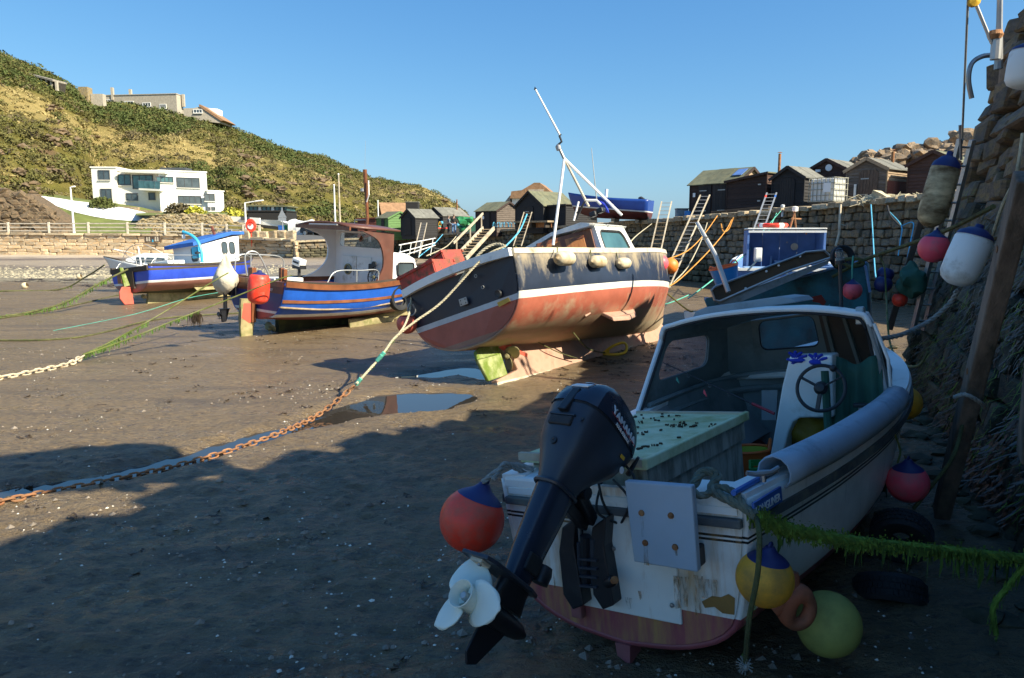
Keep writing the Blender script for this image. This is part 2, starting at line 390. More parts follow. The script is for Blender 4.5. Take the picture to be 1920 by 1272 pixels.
mat('cover_cream', (.60, .53, .40), .85, var=.12, bump=.5, bscale=6, bdist=.05)
mat('davit_blue', (.06, .45, .68), .45, var=.06, bump=.03)
mat('blue_paint', (.03, .13, .45), .45, var=.15, bump=.06)
mat('blue_cabin', (.10, .20, .46), .6, var=.2, bump=.08)
mat('blue_pale', (.22, .36, .58), .6, var=.15, bump=.08)
mat('teal_old', (.018, .15, .19), .6, var=.4, scale=2, bump=.2, dirt=(.035, .05, .05), damt=.45)
mat('red_patch', (.22, .03, .02), .8, var=.3, bump=.3)
mat('board_brown', (.13, .085, .05), .75, var=.3, scale=5, bump=.15, dirt=(.07, .05, .035), damt=.45)
mat('car_paint', (.03, .028, .03), .25, metal=.3, var=.05, bump=0)
mat('car_glass', (.02, .025, .03), .08, var=.05, bump=0)
mat('window_dark', (.06, .08, .09), .08, var=.3, scale=1.2, bump=0, spec=.8)
mat('window_teal', (.06, .14, .15), .1, var=.4, scale=1., bump=0, spec=.8)
mat('window_frame', (.06, .065, .07), .5, var=.1, bump=0)
mat('skin', (.45, .27, .19), .6, var=.05, bump=0)
mat('jeans', (.12, .22, .38), .9, var=.2, bump=.2)
mat('jacket_dark', (.04, .038, .036), .9, var=.2, bump=.2)
mat('shirt_grey', (.22, .24, .26), .9, var=.2, bump=.2)
mat('trousers_dark', (.02, .025, .04), .9, var=.2, bump=.2)
mat('hair_grey', (.18, .15, .12), .9, var=.2, bump=.2)
mat('yellow_paint', (.75, .42, .02), .5, var=.1, bump=.05)
mat('green_paint', (.03, .22, .08), .5, var=.1, bump=.05)
mat('white_print', (.78, .78, .78), .4, var=.02, bump=0)
mat('red_print', (.35, .02, .03), .4, var=.02, bump=0)
mat('sign_blue', (.03, .10, .34), .4, var=.05, bump=0)
mat('ibc_plastic', (.72, .72, .70), .4, var=.06, bump=.05, dirt=(.5, .48, .42), damt=.3)
mat('bush_green', (.080, .092, .018), .85, var=.45, scale=.4, bump=0, hue=(.075, .10, .02))
mat('bush_olive', (.13, .125, .028), .85, var=.45, scale=.5, bump=0, hue=(.13, .11, .035))
mat('bush_brown', (.12, .095, .045), .85, var=.4, scale=.5, bump=0)
mat('bush_yellow', (.38, .36, .04), .85, var=.4, scale=.5, bump=0)
mat('grass_dry', (.34, .27, .11), .9, var=.3, scale=.3, bump=0, hue=(.24, .20, .07))
mat('grass_green', (.13, .15, .035), .9, var=.3, scale=.5, bump=0)
mat('shell', (.74, .70, .60), .6, var=.15, bump=0)
mat('pebble', (.22, .18, .14), .8, var=.5, scale=2, bump=.2)
mat('pebble_pale', (.36, .31, .21), .85, var=.4, scale=1, bump=.2)
glass_mat('glass_window'); glass_mat('glass_blue', tint=(.8, .9, 1), trans=.85, dirt=(.35, .5, .62), damt=.3)
glass_mat('glass_misty', tint=(.95, .93, .95), trans=.82, damt=.3, dirt=(.62, .56, .56))
# ================================================================ GROUND
def fbm(x, y, s, o=4, seed=0.): return noise.fractal(V((x * s + seed, y * s - seed, seed * .37)), 1.0, 2.0, o)
def sstep(a, b, v):
    t = max(0., min(1., (v - a) / (b - a))); return t * t * (3 - 2 * t)
# pools: polyline with radii, in ground metres
POOL = [(-5.6, 6.25, .05), (-4.4, 6.98, .10), (-3.7, 7.62, .15), (-3.25, 8.35, .13), (-2.85, 9.05, .15), (-2.4, 9.75, .28), (-2.0, 10.25, .42), (-1.5, 10.62, .62), (-1.1, 10.85, .42), (-.75, 11.0, .14)]
POOL2 = [(-1.9, 12.6, .05), (-1.4, 12.8, .22), (-.9, 13.2, .26), (-.45, 12.5, .08)]
def pool_d(x, y, P):
    best = -9
    for (x0, y0, r0), (x1, y1, r1) in zip(P, P[1:]):
        dx, dy = x1 - x0, y1 - y0; t = max(0, min(1, ((x - x0) * dx + (y - y0) * dy) / (dx * dx + dy * dy)))
        d = math.hypot(x - x0 - dx * t, y - y0 - dy * t); best = max(best, r0 + (r1 - r0) * t - d)
    return best
def ground_z(x, y):
    z = .035 * fbm(x, y, .25, 3, 3.1) + .016 * fbm(x, y, 1.3, 4, 8.) * sstep(60, 20, y)
    if y < 16 and -9 < x < 12: z += (.028 * fbm(x, y * 1.6, 3.5, 5, 1.7) + .017 * fbm(x, y * 1.8, 9., 4, 7.)) * sstep(16, 7, y)
    if 4 < y < 15 and -8 < x < 2:
        for P in (POOL, POOL2):
            d = pool_d(x, y, P) + .09 * fbm(x, y, 2.2, 4, 5.)
            k = sstep(-.30, .06, d); z = z * (1 - k * .8) - .078 * k
    z += .42 * sstep(48, 74, y + (x + 30) * -.05) * sstep(5, -15, x)
    return z
WATER_Z = -.052
def axis(segs):
    out = []
    for a, b, st in segs:
        n = max(1, round((b - a) / st)); out += [a + (b - a) * i / n for i in range(n)]
    return out + [segs[-1][1]]
xs = axis([(-130, -30, 2.5), (-30, -9, .5), (-9, 6, .06), (6, 16, .2), (16, 40, 3)])
ys = axis([(-80, -12, 4), (-12, 2, .8), (2, 3, .2), (3, 9, .05), (9, 14, .09), (14, 22, .18), (22, 50, .5), (50, 90, 1.2)])
def sheet(name, xs, ys, zf, m, kind='structure', smooth=1):
    b = MB(); nx = len(xs)
    for y in ys:
        for x in xs: b.v.append(V((x, y, zf(x, y))))
    for j in range(len(ys) - 1):
        for i in range(nx - 1): b.f.append((j * nx + i, j * nx + i + 1, (j + 1) * nx + i + 1, (j + 1) * nx + i)); b.m.append(0)
    return tag(b.build(name, m, smooth=smooth, ang=180), kind=kind)

# mud material: wet brown sand with worm-cast bumps, wetter near the pools, gravel and dry sand further up the beach
m, nt, b, out = new_mat('mud')
vo = coords(nt, rand=False)
geo = nt.nodes.new('ShaderNodeNewGeometry'); sp = nt.nodes.new('ShaderNodeSeparateXYZ'); nt.links.new(geo.outputs['Position'], sp.inputs[0])
n1 = ramp(nt, noi(nt, vo, .5, 6, .6), .35, .65); n2 = ramp(nt, noi(nt, vo, 9, 5, .7), .3, .7)
c = mixc(nt, n1, (.215, .146, .070), (.285, .197, .098)); c = mixc(nt, n2, c, (.168, .120, .066)); 
vstr = coords(nt, (.35, 2.2, 1), rand=False)
c = mixc(nt, ramp(nt, noi(nt, vstr, .8, 6, .65), .53, .68), c, (.12, .088, .054))
c = mixc(nt, ramp(nt, noi(nt, coords(nt, (1, 2.6, 1), rand=False), 11, 7, .75), .50, .62), c, (.085, .062, .044)); c = mixc(nt, ramp(nt, noi(nt, vo, 30, 4, .7), .60, .70), c, (.34, .26, .155))  # dark and light mottling: wet glints put into the mud colour
# far bands: gravel and dry sand, running along the shore
def mrange(src, a, bb, lo=0, hi=1):
    n = nt.nodes.new('ShaderNodeMapRange'); n.inputs[1].default_value = a; n.inputs[2].default_value = bb; n.inputs[3].default_value = lo; n.inputs[4].default_value = hi
    nt.links.new(src, n.inputs[0]); return n.outputs[0]
def madd(nt, a, k, c0):
    n = nt.nodes.new('ShaderNodeMath'); n.operation = 'MULTIPLY_ADD'; nt.links.new(a, n.inputs[0]); n.inputs[1].default_value = k; 
    if isinstance(c0, (int, float)): n.inputs[2].default_value = c0
    else: nt.links.new(c0, n.inputs[2])
    return n.outputs[0]
yy = madd(nt, sp.outputs['X'], -.10, sp.outputs['Y'])
yj = madd(nt, noi(nt, vo, .22, 5, .6), 9., yy)
g = mixc(nt, ramp(nt, noi(nt, vo, 6, 5, .7), .35, .6), (.12, .10, .06), (.36, .30, .19))
c = mixc(nt, mrange(yj, 43, 45), c, g)
c = mixc(nt, mrange(yj, 58, 60), c, (.16, .125, .09)); c = mixc(nt, mrange(yj, 62, 64), c, (.34, .27, .19)); c = mixc(nt, mrange(yj, 70, 72), c, (.17, .13, .10)); c = mixc(nt, mrange(yj, 74, 76), c, (.52, .42, .30))
c = mixc(nt, mrange(madd(nt, noi(nt, vo, .4, 5, .6), 3., sp.outputs['Y']), 2.2, .6), c, (.56, .47, .35))  # unseen pale sand behind the camera, added to bounce light onto the boat
nt.links.new(c, b.inputs['Base Color'])
z_w = mrange(sp.outputs['Z'], -.045, -.01)
r = mixc(nt, z_w, (.12,) * 3, (.50,) * 3); rw_ = mixc(nt, ramp(nt, noi(nt, coords(nt, (.5, 1.6, 1), rand=False), 1.1, 7, .7), .47, .60), r, (.24,) * 3); nt.links.new(rw_, b.inputs['Roughness']); b.inputs['Specular IOR Level'].default_value = .5
bp = nt.nodes.new('ShaderNodeBump'); bp.inputs['Strength'].default_value = 1.0; bp.inputs['Distance'].default_value = .08
bb2 = mixc(nt, .35, noi(nt, coords(nt, (1, 2, 1), rand=False), 9, 8, .72), noi(nt, vo, 42, 4, .65)); nt.links.new(bb2, bp.inputs['Height']); nt.links.new(bp.outputs[0], b.inputs['Normal'])
sheet('mud_flat', xs, ys, ground_z, 'mud')
m, nt, b, out = new_mat('pool_water')
b.inputs['Base Color'].default_value = (.03, .028, .024, 1); b.inputs['Roughness'].default_value = .015; b.inputs['IOR'].default_value = 1.33; b.inputs['Specular IOR Level'].default_value = 1.0
bp = nt.nodes.new('ShaderNodeBump'); bp.inputs['Strength'].default_value = .04; bp.inputs['Distance'].default_value = .01
nt.links.new(noi(nt, coords(nt, rand=False), 5, 2), bp.inputs['Height']); nt.links.new(bp.outputs[0], b.inputs['Normal'])
b0 = MB(); b0.add([(-7, 5, WATER_Z), (1, 5, WATER_Z), (1, 15, WATER_Z), (-7, 15, WATER_Z)], [(0, 1, 2, 3)]); tag(b0.build('pool_water', 'pool_water'), kind='structure')
b0 = MB(); b0.add([(-3000, -3000, -1.2), (3000, -3000, -1.2), (3000, 3000, -1.2), (-3000, 3000, -1.2)], [(0, 1, 2, 3)])
mat('far_land', (.12, .12, .06), .95, var=.2, scale=.02, bump=0); tag(b0.build('ground', 'far_land'), kind='structure')

# shells, pebbles and scraps of weed on the mud
def scatter(name, m, n, xr, yr, s0, s1, flat, seed, dens=None, sides=5):
    r = random.Random(seed); b = MB(); k = 0
    while k < n:
        y = yr[0] + (yr[1] - yr[0]) * r.random() ** 1.6; x = r.uniform(-1, 1) * y * .75 if xr is None else r.uniform(*xr)
        if x > 2.4 + .41 * (y - 3.75) and y < 13: continue
        z = ground_z(x, y)
        if z < WATER_Z - .002 and flat < .9: continue
        if dens and dens(x, y) < r.random(): continue
        k += 1; s = r.uniform(s0, s1) * (1 if r.random() < .85 else 1.8); a0 = r.random() * 6.3
        vs = [(x + s * math.cos(a0 + 6.283 * i / sides) * r.uniform(.7, 1.2), y + s * math.sin(a0 + 6.283 * i / sides) * r.uniform(.7, 1.2), z - .003) for i in range(sides)]
        vs.append((x + s * .15, y, z + s * flat)); b.add(vs, [(i, (i + 1) % sides, sides) for i in range(sides)])
    return tag(b.build(name, m, smooth=False), kind='stuff')
patch = lambda x, y: .15 + .85 * sstep(-.1, .45, fbm(x, y, .5, 3, 9.))
scatter('shell_fragments', 'shell', 1800, None, (3.2, 34), .004, .013, .5, 1, patch)
scatter('small_pebbles', 'pebble', 1500, None, (3.2, 24), .008, .028, .6, 2, patch)
scatter('shingle', 'pebble_pale', 6000, (-60, -15), (41, 60), .03, .09, .5, 3, lambda x, y: sstep(41, 45, y - .1 * x + 7 * fbm(x, y, .2, 3, 2.)) * sstep(60, 55, y - .1 * x))
def weed_bits(name, n, xr, yr, seed, m='weed_brown', s=.05, dens=None):
    r = random.Random(seed); b = MB(); k = 0
    while k < n:
        x, y = r.uniform(*xr), r.uniform(*yr)
        if dens and dens(x, y) < r.random(): continue
        k += 1; z = ground_z(x, y)
        for _ in range(r.randint(4, 10)):
            a = r.random() * 6.3; l = s * r.uniform(.5, 1.8); w = s * .14; ox, oy = x + r.gauss(0, s * .7), y + r.gauss(0, s * .5)
            c1, s1 = math.cos(a), math.sin(a)
            vs = [(ox - s1 * w, oy + c1 * w, z), (ox + s1 * w, oy - c1 * w, z), (ox + c1 * l + s1 * w, oy + s1 * l - c1 * w, z + r.uniform(.0, .03)), (ox + c1 * l - s1 * w, oy + s1 * l + c1 * w, z + .006)]
            b.add(vs, [(0, 1, 2, 3)])
    return tag(b.build(name, m), kind='stuff')
weed_bits('seaweed_scraps', 260, (-9, 4), (3.2, 20), 5, dens=patch)
weed_bits('seaweed_litter', 120, (0, 3.6), (12.5, 17.5), 6, s=.08)
weed_bits('tide_line_weed', 500, (-50, -8), (34, 46), 7, s=.22, dens=lambda x, y: sstep(.15, .5, fbm(x, y * 3, .12, 3, 4.)))

# ================================================================ HILL
def interp(tab, p):
    if p <= tab[0][0]: return tab[0][1]
    for (a, va), (b_, vb) in zip(tab, tab[1:]):
        if p <= b_: t = (p - a) / (b_ - a); return va + (vb - va) * t
    return tab[-1][1]
CREST_PY = [(-900, -120), (-300, 20), (0, 86), (60, 112), (120, 138), (165, 168), (200, 193), (300, 204), (405, 219), (470, 252), (560, 288), (600, 292), (640, 308), (700, 335), (760, 345), (800, 352), (840, 374), (876, 402), (900, 432), (930, 445), (1300, 446)]
CREST_Y = [(-900, 110), (0, 150), (200, 160), (410, 175), (560, 195), (700, 215), (800, 235), (880, 250), (1300, 260)]
FOOT_Y = [(-900, 87), (0, 88), (90, 92), (160, 100), (200, 113), (420, 113), (440, 106), (560, 108), (640, 112), (760, 130), (880, 150), (1300, 160)]
FOOT_Z = [(-900, 2.6), (60, 2.8), (180, 5.4), (400, 5.2), (450, 3.6), (560, 2.7), (760, 2.6), (1300, 2.3)]
ROAD_Y, ROAD_Z = 82., 2.3
def hill_z(p, y):
    x = (p - 960) / F * y
    y0, y1 = interp(FOOT_Y, p), interp(CREST_Y, p); z0 = interp(FOOT_Z, p); z1 = max(W(p, interp(CREST_PY, p), y1).z, z0 - .4)
    if y <= y0:
        t = sstep(ROAD_Y + (4 if p < 430 else 0), y0, y) if p < 430 else sstep(ROAD_Y, min(ROAD_Y + 10, y0), y); return ROAD_Z + (z0 - ROAD_Z) * t
    if y <= y1:
        t = (y - y0) / (y1 - y0); g = t + .10 * math.sin(math.pi * t)
        z = z0 + (z1 - z0) * g; w = math.sin(math.pi * min(1, t * 1.02)) if t < 1 else 0
        z += w * (1.3 * fbm(x, y, .035, 4, 2.) + .7 * fbm(x, y, .14, 4, 6.)) * min(1, (z1 - z0) / 12)
        return z
    return z1 - (y - y1) * .10
def pcoords(x, y): return 960 + F * x / y
def veg(p, t, x, y):
    """dark scrub weight and dry grass weight on the hill"""
    n = fbm(x, y, .045, 4, 11.); n2 = fbm(x, y, .12, 3, 15.)
    up = sstep(.50, .72, t + .22 * n); right = sstep(430, 700, p)
    dark = up * (1 - .5 * right) + sstep(.25, .6, n + .25 * n2) * .7
    tan_c = interp([(-900, .62), (0, .55), (150, .50), (300, .46), (400, .40), (470, .34), (760, .55), (900, .75)], p)
    tan = sstep(.14, .04, abs(t - tan_c + .05 * n2)) * (1 if p < 420 else .4) + sstep(.1, .5, n2) * .4
    if 750 < p < 900: tan = max(tan, sstep(.3, .1, abs(t - .72)) * .9)
    return max(0, min(1, dark - tan * .9)), max(0, min(1, tan))
ps = [(-900 + i * 60) for i in range(13)] + [-120 + i * 4.5 for i in range(245)] + [990 + i * 60 for i in range(8)]
ty = [ROAD_Y - .5] + axis([(ROAD_Y, 240, 1.15), (240, 420, 12)])
b = MB(); np_ = len(ps); dk = []; tn = []
for y in ty:
    for p in ps:
        x = (p - 960) / F * y; b.v.append(V((x, y, hill_z(p, y))))
        y0, y1 = interp(FOOT_Y, p), interp(CREST_Y, p); t = (y - y0) / (y1 - y0); d, q = veg(p, t, x, y); dk.append(d if t > 0 else 0); tn.append(q if t > -.02 else .1)
for j in range(len(ty) - 1):
    for i in range(np_ - 1): b.f.append((j * np_ + i, j * np_ + i + 1, (j + 1) * np_ + i + 1, (j + 1) * np_ + i)); b.m.append(0)
m, nt, bs, out = new_mat('hillside')
vo = coords(nt, rand=False)
a1 = nt.nodes.new('ShaderNodeAttribute'); a1.attribute_name = 'scrub'; a2 = nt.nodes.new('ShaderNodeAttribute'); a2.attribute_name = 'dry'
n1 = ramp(nt, noi(nt, vo, .25, 7, .7), .36, .64); n2 = ramp(nt, noi(nt, vo, 1.1, 6, .7), .36, .64)
c = mixc(nt, n1, (.15, .145, .03), (.24, .19, .055)); c = mixc(nt, n2, c, (.11, .095, .025))
c = mixc(nt, ramp(nt, noi(nt, vo, .09, 5, .6), .56, .66), c, (.17, .11, .06))
c = mixc(nt, a2.outputs['Fac'], c, mixc(nt, n2, (.40, .30, .12), (.28, .22, .08)))
c = mixc(nt, a1.outputs['Fac'], c, mixc(nt, n2, (.05, .075, .014), (.10, .11, .03)))
nt.links.new(c, bs.inputs['Base Color']); bs.inputs['Roughness'].default_value = .95; bs.inputs['Specular IOR Level'].default_value = .1
bp = nt.nodes.new('ShaderNodeBump'); bp.inputs['Strength'].default_value = 1.; bp.inputs['Distance'].default_value = .9
nt.links.new(mixc(nt, .5, noi(nt, vo, .8, 6, .7), noi(nt, vo, 3, 4, .7)), bp.inputs['Height']); nt.links.new(bp.outputs[0], bs.inputs['Normal'])
hill = tag(b.build('hillside', 'hillside', smooth=1, ang=180), kind='structure')
for nm, d in (('scrub', dk), ('dry', tn)):
    at = hill.data.attributes.new(nm, 'FLOAT', 'POINT'); at.data.foreach_set('value', d)

def leaf_clump(b, c, rx, ry, rz, n, r, s, up=.2):
    for _ in range(n):
        a = r.random() * 6.283; u = r.random() ** .45; h = r.uniform(-.15, 1.0); k = math.sqrt(max(0, 1 - max(0, h) ** 2)) * u
        if h < 0: k *= .9
        lump = 1 + .22 * math.sin(a * 3 + c[0]) * math.cos(a * 2 + c[1])
        p = V((c[0] + rx * k * math.cos(a) * lump, c[1] + ry * k * math.sin(a) * lump, c[2] + rz * max(0, h) * (u * .5 + .5)))
        d = V((r.gauss(0, 1), r.gauss(0, 1), r.gauss(0, 1) + up)).normalized(); e = d.orthogonal().normalized(); f = d.cross(e); q = s * r.uniform(.6, 1.5)
        a2 = r.random() * 3; g = e * math.cos(a2) + f * math.sin(a2); hh = d.cross(g)
        b.v += [p + g * q, p + hh * q * .6, p - g * q * .9, p - hh * q * .5]; k0 = len(b.v) - 4; b.f.append((k0, k0 + 1, k0 + 2, k0 + 3)); b.m.append(0)
def scrub(name, m, n, prange, trange, size, seed, cond, leaves=85, ls=.19):
    r = random.Random(seed); b = MB(); k = 0; tries = 0
    while k < n and tries < n * 40:
        tries += 1
        p = r.uniform(*prange); y0, y1 = interp(FOOT_Y, p), interp(CREST_Y, p); t = r.uniform(*trange); y = y0 + (y1 - y0) * t; x = (p - 960) / F * y
        d, q = veg(p, t, x, y)
        if cond(p, t, d, q, x, y) < r.random(): continue
        k += 1; s = r.uniform(*size); z = hill_z(p, y)
        leaf_clump(b, (x, y, z - .15 * s), s, s, s * r.uniform(.6, .95), int(leaves * (.6 + s * .35)), r, ls * (.7 + .25 * s))
    return tag(b.build(name, m), kind='stuff')
scrub('gorse_scrub', 'bush_green', 1500, (-120, 905), (.02, 1.0), (.7, 1.9), 21, lambda p, t, d, q, x, y: (d ** 1.5) * (.25 if 640 < p < 900 and t < .9 else 1))
scrub('bramble_scrub', 'bush_olive', 1900, (-120, 905), (.0, 1.0), (.6, 1.7), 22, lambda p, t, d, q, x, y: (.45 + .4 * d) * (1 - .8 * q))
scrub('dead_bracken', 'bush_brown', 420, (-120, 880), (.0, .8), (.6, 1.5), 23, lambda p, t, d, q, x, y: .6 * (1 - q) * (1 - d), 60)
scrub('dry_grass_tufts', 'grass_dry', 1500, (-120, 900), (.02, .9), (.35, .8), 24, lambda p, t, d, q, x, y: .12 + q, 26, .22)
# rock outcrops on the slope
def blob(b, c, s, r, sub=2, sc=(1, 1, 1), amp=.25):
    bm = bmesh.new(); bmesh.ops.create_icosphere(bm, subdivisions=sub, radius=1); off = V((r.random() * 50, r.random() * 50, r.random() * 50))
    vs = []
    for v in bm.verts:
        q = v.co.normalized(); k = 1 + amp * noise.noise(q * 1.3 + off) * 2 + amp * .4 * noise.noise(q * 3.5 + off)
        vs.append(V((q.x * sc[0], q.y * sc[1], q.z * sc[2])) * s * k + V(c))
    b.add(vs, [[v.index for v in f.verts] for f in bm.faces]); bm.free()
r = random.Random(31); b = MB()
for _ in range(85):
    p = r.choice([r.gauss(90, 30), r.gauss(480, 40), r.gauss(600, 50), r.uniform(-60, 800), r.gauss(760, 20)]); y0, y1 = interp(FOOT_Y, p), interp(CREST_Y, p)
    t = r.uniform(0, .35) if p < 120 else r.uniform(.08, .6); y = y0 + (y1 - y0) * t; x = (p - 960) / F * y
    for _ in range(3): blob(b, (x + r.gauss(0, .8), y + r.gauss(0, .8), hill_z(p, y) + r.uniform(-.2, .3)), r.uniform(.25, .8), r, 2, (1.3, 1, .6), .5)
tag(b.build('rock_outcrops', 'rock_brown', smooth=1, ang=25), kind='stuff')

def bush(name, label, cat, p, y, s, m, z=None, group=None, n=350, ls=.16, rz=.8):
    r = random.Random(int(p * 7)); b = MB(); x = (p - 960) / F * y; z = hill_z(p, y) if z is None else z
    t = thing(name, label, cat, (x, y, z), 0, group)
    leaf_clump(b, (0, 0, -.05), s, s * .9, s * rz, n, r, ls); b.build('foliage', m, t)
    k = MB()
    for i in range(4):
        a = i * 1.6 + p; k.tube([(0, 0, -.2), (.15 * math.cos(a) * s, .15 * math.sin(a) * s, s * .3), (.5 * math.cos(a) * s, .5 * math.sin(a) * s, s * .62)], [.06 * s, .04 * s, .02 * s], 5)
    k.build('stem', 'timber_dark', t); return t
bush('round_bush', 'lone dark green bush in the tan grass band, left of the hilltop house', 'bush', 135, 128, 1.7, 'bush_green')
bush('round_bush', 'pale grey leafless bush in the dry grass above the white house', 'bush', 267, 138, 2.0, 'bush_brown')
bush('hedge_bush', 'clipped green dome hedge at the left foot of the white house', 'bush', 203, 96.5, 1.75, 'bush_green', z=5.9, n=1100, ls=.17, rz=.75)
bush('garden_shrub', 'brown and olive shrub below the white house, left of the yellow one', 'bush', 343, 95, 1.9, 'bush_brown', z=4.9, n=700, ls=.2)
bush('garden_shrub', 'bright yellow green shrub in front of the white house', 'bush', 374, 95, 1.4, 'bush_yellow', z=4.9, n=560, ls=.2)
bush('palm_shrub', 'spiky yellow green garden plant right of the white house by the lamp', 'plant', 440, 98, 1.7, 'bush_yellow', z=4.6, n=420, ls=.2)
bush('garden_shrub', 'dark olive bush at the foot of the slope left of the white driveway', 'bush', 85, 112, 2.2, 'bush_olive')
bush('slope_bush', 'dark green bush right of the black flat roofed house', 'bush', 548, 108, 2.0, 'bush_green')

# ================================================================ STONES
def stone_mesh(seed, dims=(1, 1, 1)):
    r = random.Random(seed); b = MB(); c = .075
    vs = []; idx = {}
    for sx in (-1, 1):
        for sy in (-1, 1):
            for sz in (-1, 1):
                j = V((r.uniform(-.09, .09), r.uniform(-.08, .08), r.uniform(-.09, .09)))
                for ax in range(3):
                    p = [sx * .5, sy * .5, sz * .5]
                    for k in range(3):
                        if k != ax: p[k] *= (1 - 2 * c * r.uniform(.7, 1.4))
                    idx[(sx, sy, sz, ax)] = len(vs); vs.append(V(p) + j)
    fs = []
    I = lambda sx, sy, sz, ax: idx[(sx, sy, sz, ax)]
    for s in (-1, 1):
        q = [I(s, -1, -1, 0), I(s, 1, -1, 0), I(s, 1, 1, 0), I(s, -1, 1, 0)]; fs.append(q if s > 0 else q[::-1])
        q = [I(-1, s, -1, 1), I(-1, s, 1, 1), I(1, s, 1, 1), I(1, s, -1, 1)]; fs.append(q if s > 0 else q[::-1])
        q = [I(-1, -1, s, 2), I(1, -1, s, 2), I(1, 1, s, 2), I(-1, 1, s, 2)]; fs.append(q if s > 0 else q[::-1])
    for a in (-1, 1):
        for b2 in (-1, 1):
            fs.append([I(a, b2, -1, 0), I(a, b2, 1, 0), I(a, b2, 1, 1), I(a, b2, -1, 1)])
            fs.append([I(a, -1, b2, 0), I(a, 1, b2, 0), I(a, 1, b2, 2), I(a, -1, b2, 2)])
            fs.append([I(-1, a, b2, 1), I(1, a, b2, 1), I(1, a, b2, 2), I(-1, a, b2, 2)])
            for d in (-1, 1): fs.append([I(a, b2, d, 0), I(a, b2, d, 1), I(a, b2, d, 2)])
    fs = fs[:6 + 12 + 8 + 99]
    b.add(vs, fs); me = bpy.data.meshes.new('stone'); me.from_pydata([tuple(v) for v in b.v], [], [tuple(f) for f in b.f])
    bm = bmesh.new(); bm.from_mesh(me); bmesh.ops.recalc_face_normals(bm, faces=bm.faces); bm.to_mesh(me); bm.free()
    me.polygons.foreach_set('use_smooth', [True] * len(me.polygons)); me.set_sharp_from_angle(angle=R_(32)); return me
STONES = [stone_mesh(i + 1) for i in range(9)]
STCACHE = {}
def stone_of(m, i):
    if (m, i) not in STCACHE:
        me = STONES[i].copy(); me.materials.append(M[m]); STCACHE[(m, i)] = me
    return STCACHE[(m, i)]
def stone_wall(root, base, top, course, lens, thick, matf, seed, limit=300, proud=.05, gap=0, rank=None, upright=0):
    """base, top: matching lists of world points along the wall; individual stones set in the face"""
    r = random.Random(seed); B = [V(p) for p in base]; T = [V(p) for p in top]
    L = [0]
    for a, b_ in zip(B, B[1:]): L.append(L[-1] + (b_ - a).length)
    def at(s, h):
        s = max(0, min(L[-1] - 1e-4, s))
        for i in range(len(L) - 1):
            if s <= L[i + 1]:
                t = (s - L[i]) / (L[i + 1] - L[i]); return B[i].lerp(B[i + 1], t).lerp(T[i].lerp(T[i + 1], t), h), (B[i + 1] - B[i]).normalized(), (T[i].lerp(T[i + 1], t) - B[i].lerp(B[i + 1], t))
    items = []; hmax = max((t - b_).length for t, b_ in zip(T, B)); nc = max(1, round(hmax / course)); ch = 1. / nc
    for k in range(nc):
        s = -r.random() * lens[0]
        while s < L[-1]:
            w = r.uniform(*lens) * (1.5 if r.random() < .12 else 1)
            up_stone = upright and r.random() < upright
            if up_stone: w *= .6
            p, d, hv = at(s + w / 2, (k + .5) * ch); hh = hv.length * ch
            n = hv.cross(d).normalized()
            z = hv.normalized(); hs = hh * r.uniform(.84 + gap, 1.0 + gap * .5); ww = w * r.uniform(.86 + gap, .97 + gap * .4)
            m4 = Matrix((d, n, z)).transposed().to_4x4(); m4.translation = p + n * (r.uniform(0, proud) - thick * .42) + d * 0 + z * r.uniform(-.02, .02)
            m4 = m4 @ MR(r.uniform(-.04, .04), 4, 'Y') @ Matrix.Diagonal((ww, thick, hs, 1))
            dist = m4.translation.length if rank is None else rank(m4.translation)
            items.append((dist / max(.05, ww * hs) ** .5, m4, matf(k / nc, r, m4.translation), r.randrange(len(STONES)))); s += w
    items.sort(key=lambda q: q[0])
    for _, m4, mn, i in items[:limit]: inst(stone_of(mn, i), 'stone', root, m4)
    rest = items[limit:]
    if rest:
        mats = sorted(set(q[2] for q in rest)); b = MB()
        for _, m4, mn, i in rest:
            me = STONES[i]; b.add([m4 @ v.co for v in me.vertices], [list(p.vertices) for p in me.polygons], mats.index(mn))
        tag(b.build('far_stones', mats, root, smooth=1, ang=50), kind='stuff')

# ---------------------------------------------------------------- harbour walls
def strip_wall(name, base, top, back, m, parent):
    b = MB(); n = len(base)
    b.ring([list(map(Vector, base)), list(map(Vector, top)), list(map(Vector, back))], closed=False, caps=False)
    return b.build(name, m, parent)
# near pier on the right
NB = [V((2.0 + .411 * (y - .6), y, -.15)) for y in (-1.4, 0, 2, 4, 6, 8, 10, 11.0, 11.9, 12.5, 13.1)]
NH = [7.2, 7.2, 7.1, 6.6, 5.75, 5.0, 4.85, 5.3, 5.7, 5.5, 5.0]
NOUT = V((.925, -.38, 0))
NT = [p + NOUT * (.20 * h) + V((0, 0, h)) for p, h in zip(NB, NH)]
pier = thing('stone_pier', 'tall dark pier of big weathered blocks leaning back at the right edge, hung with seaweed', 'harbour wall')
strip_wall('wall_core', [p + NOUT * .16 for p in NB], [p + NOUT * .16 - V((0, 0, .12)) for p in NT], [p + NOUT * 9 - V((0, 0, .1)) for p in NT], 'mortar', pier)
b = MB(); e0, e1 = NB[-1], NT[-1]
b.prism([e0 + NOUT * .16, e1 + NOUT * .16 - V((0, 0, .12)), e1 + NOUT * 9 - V((0, 0, .12)), e0 + NOUT * 9], (0, 0, 0), (-.01, -.02, 0)); b.build('end_core', 'mortar', pier)
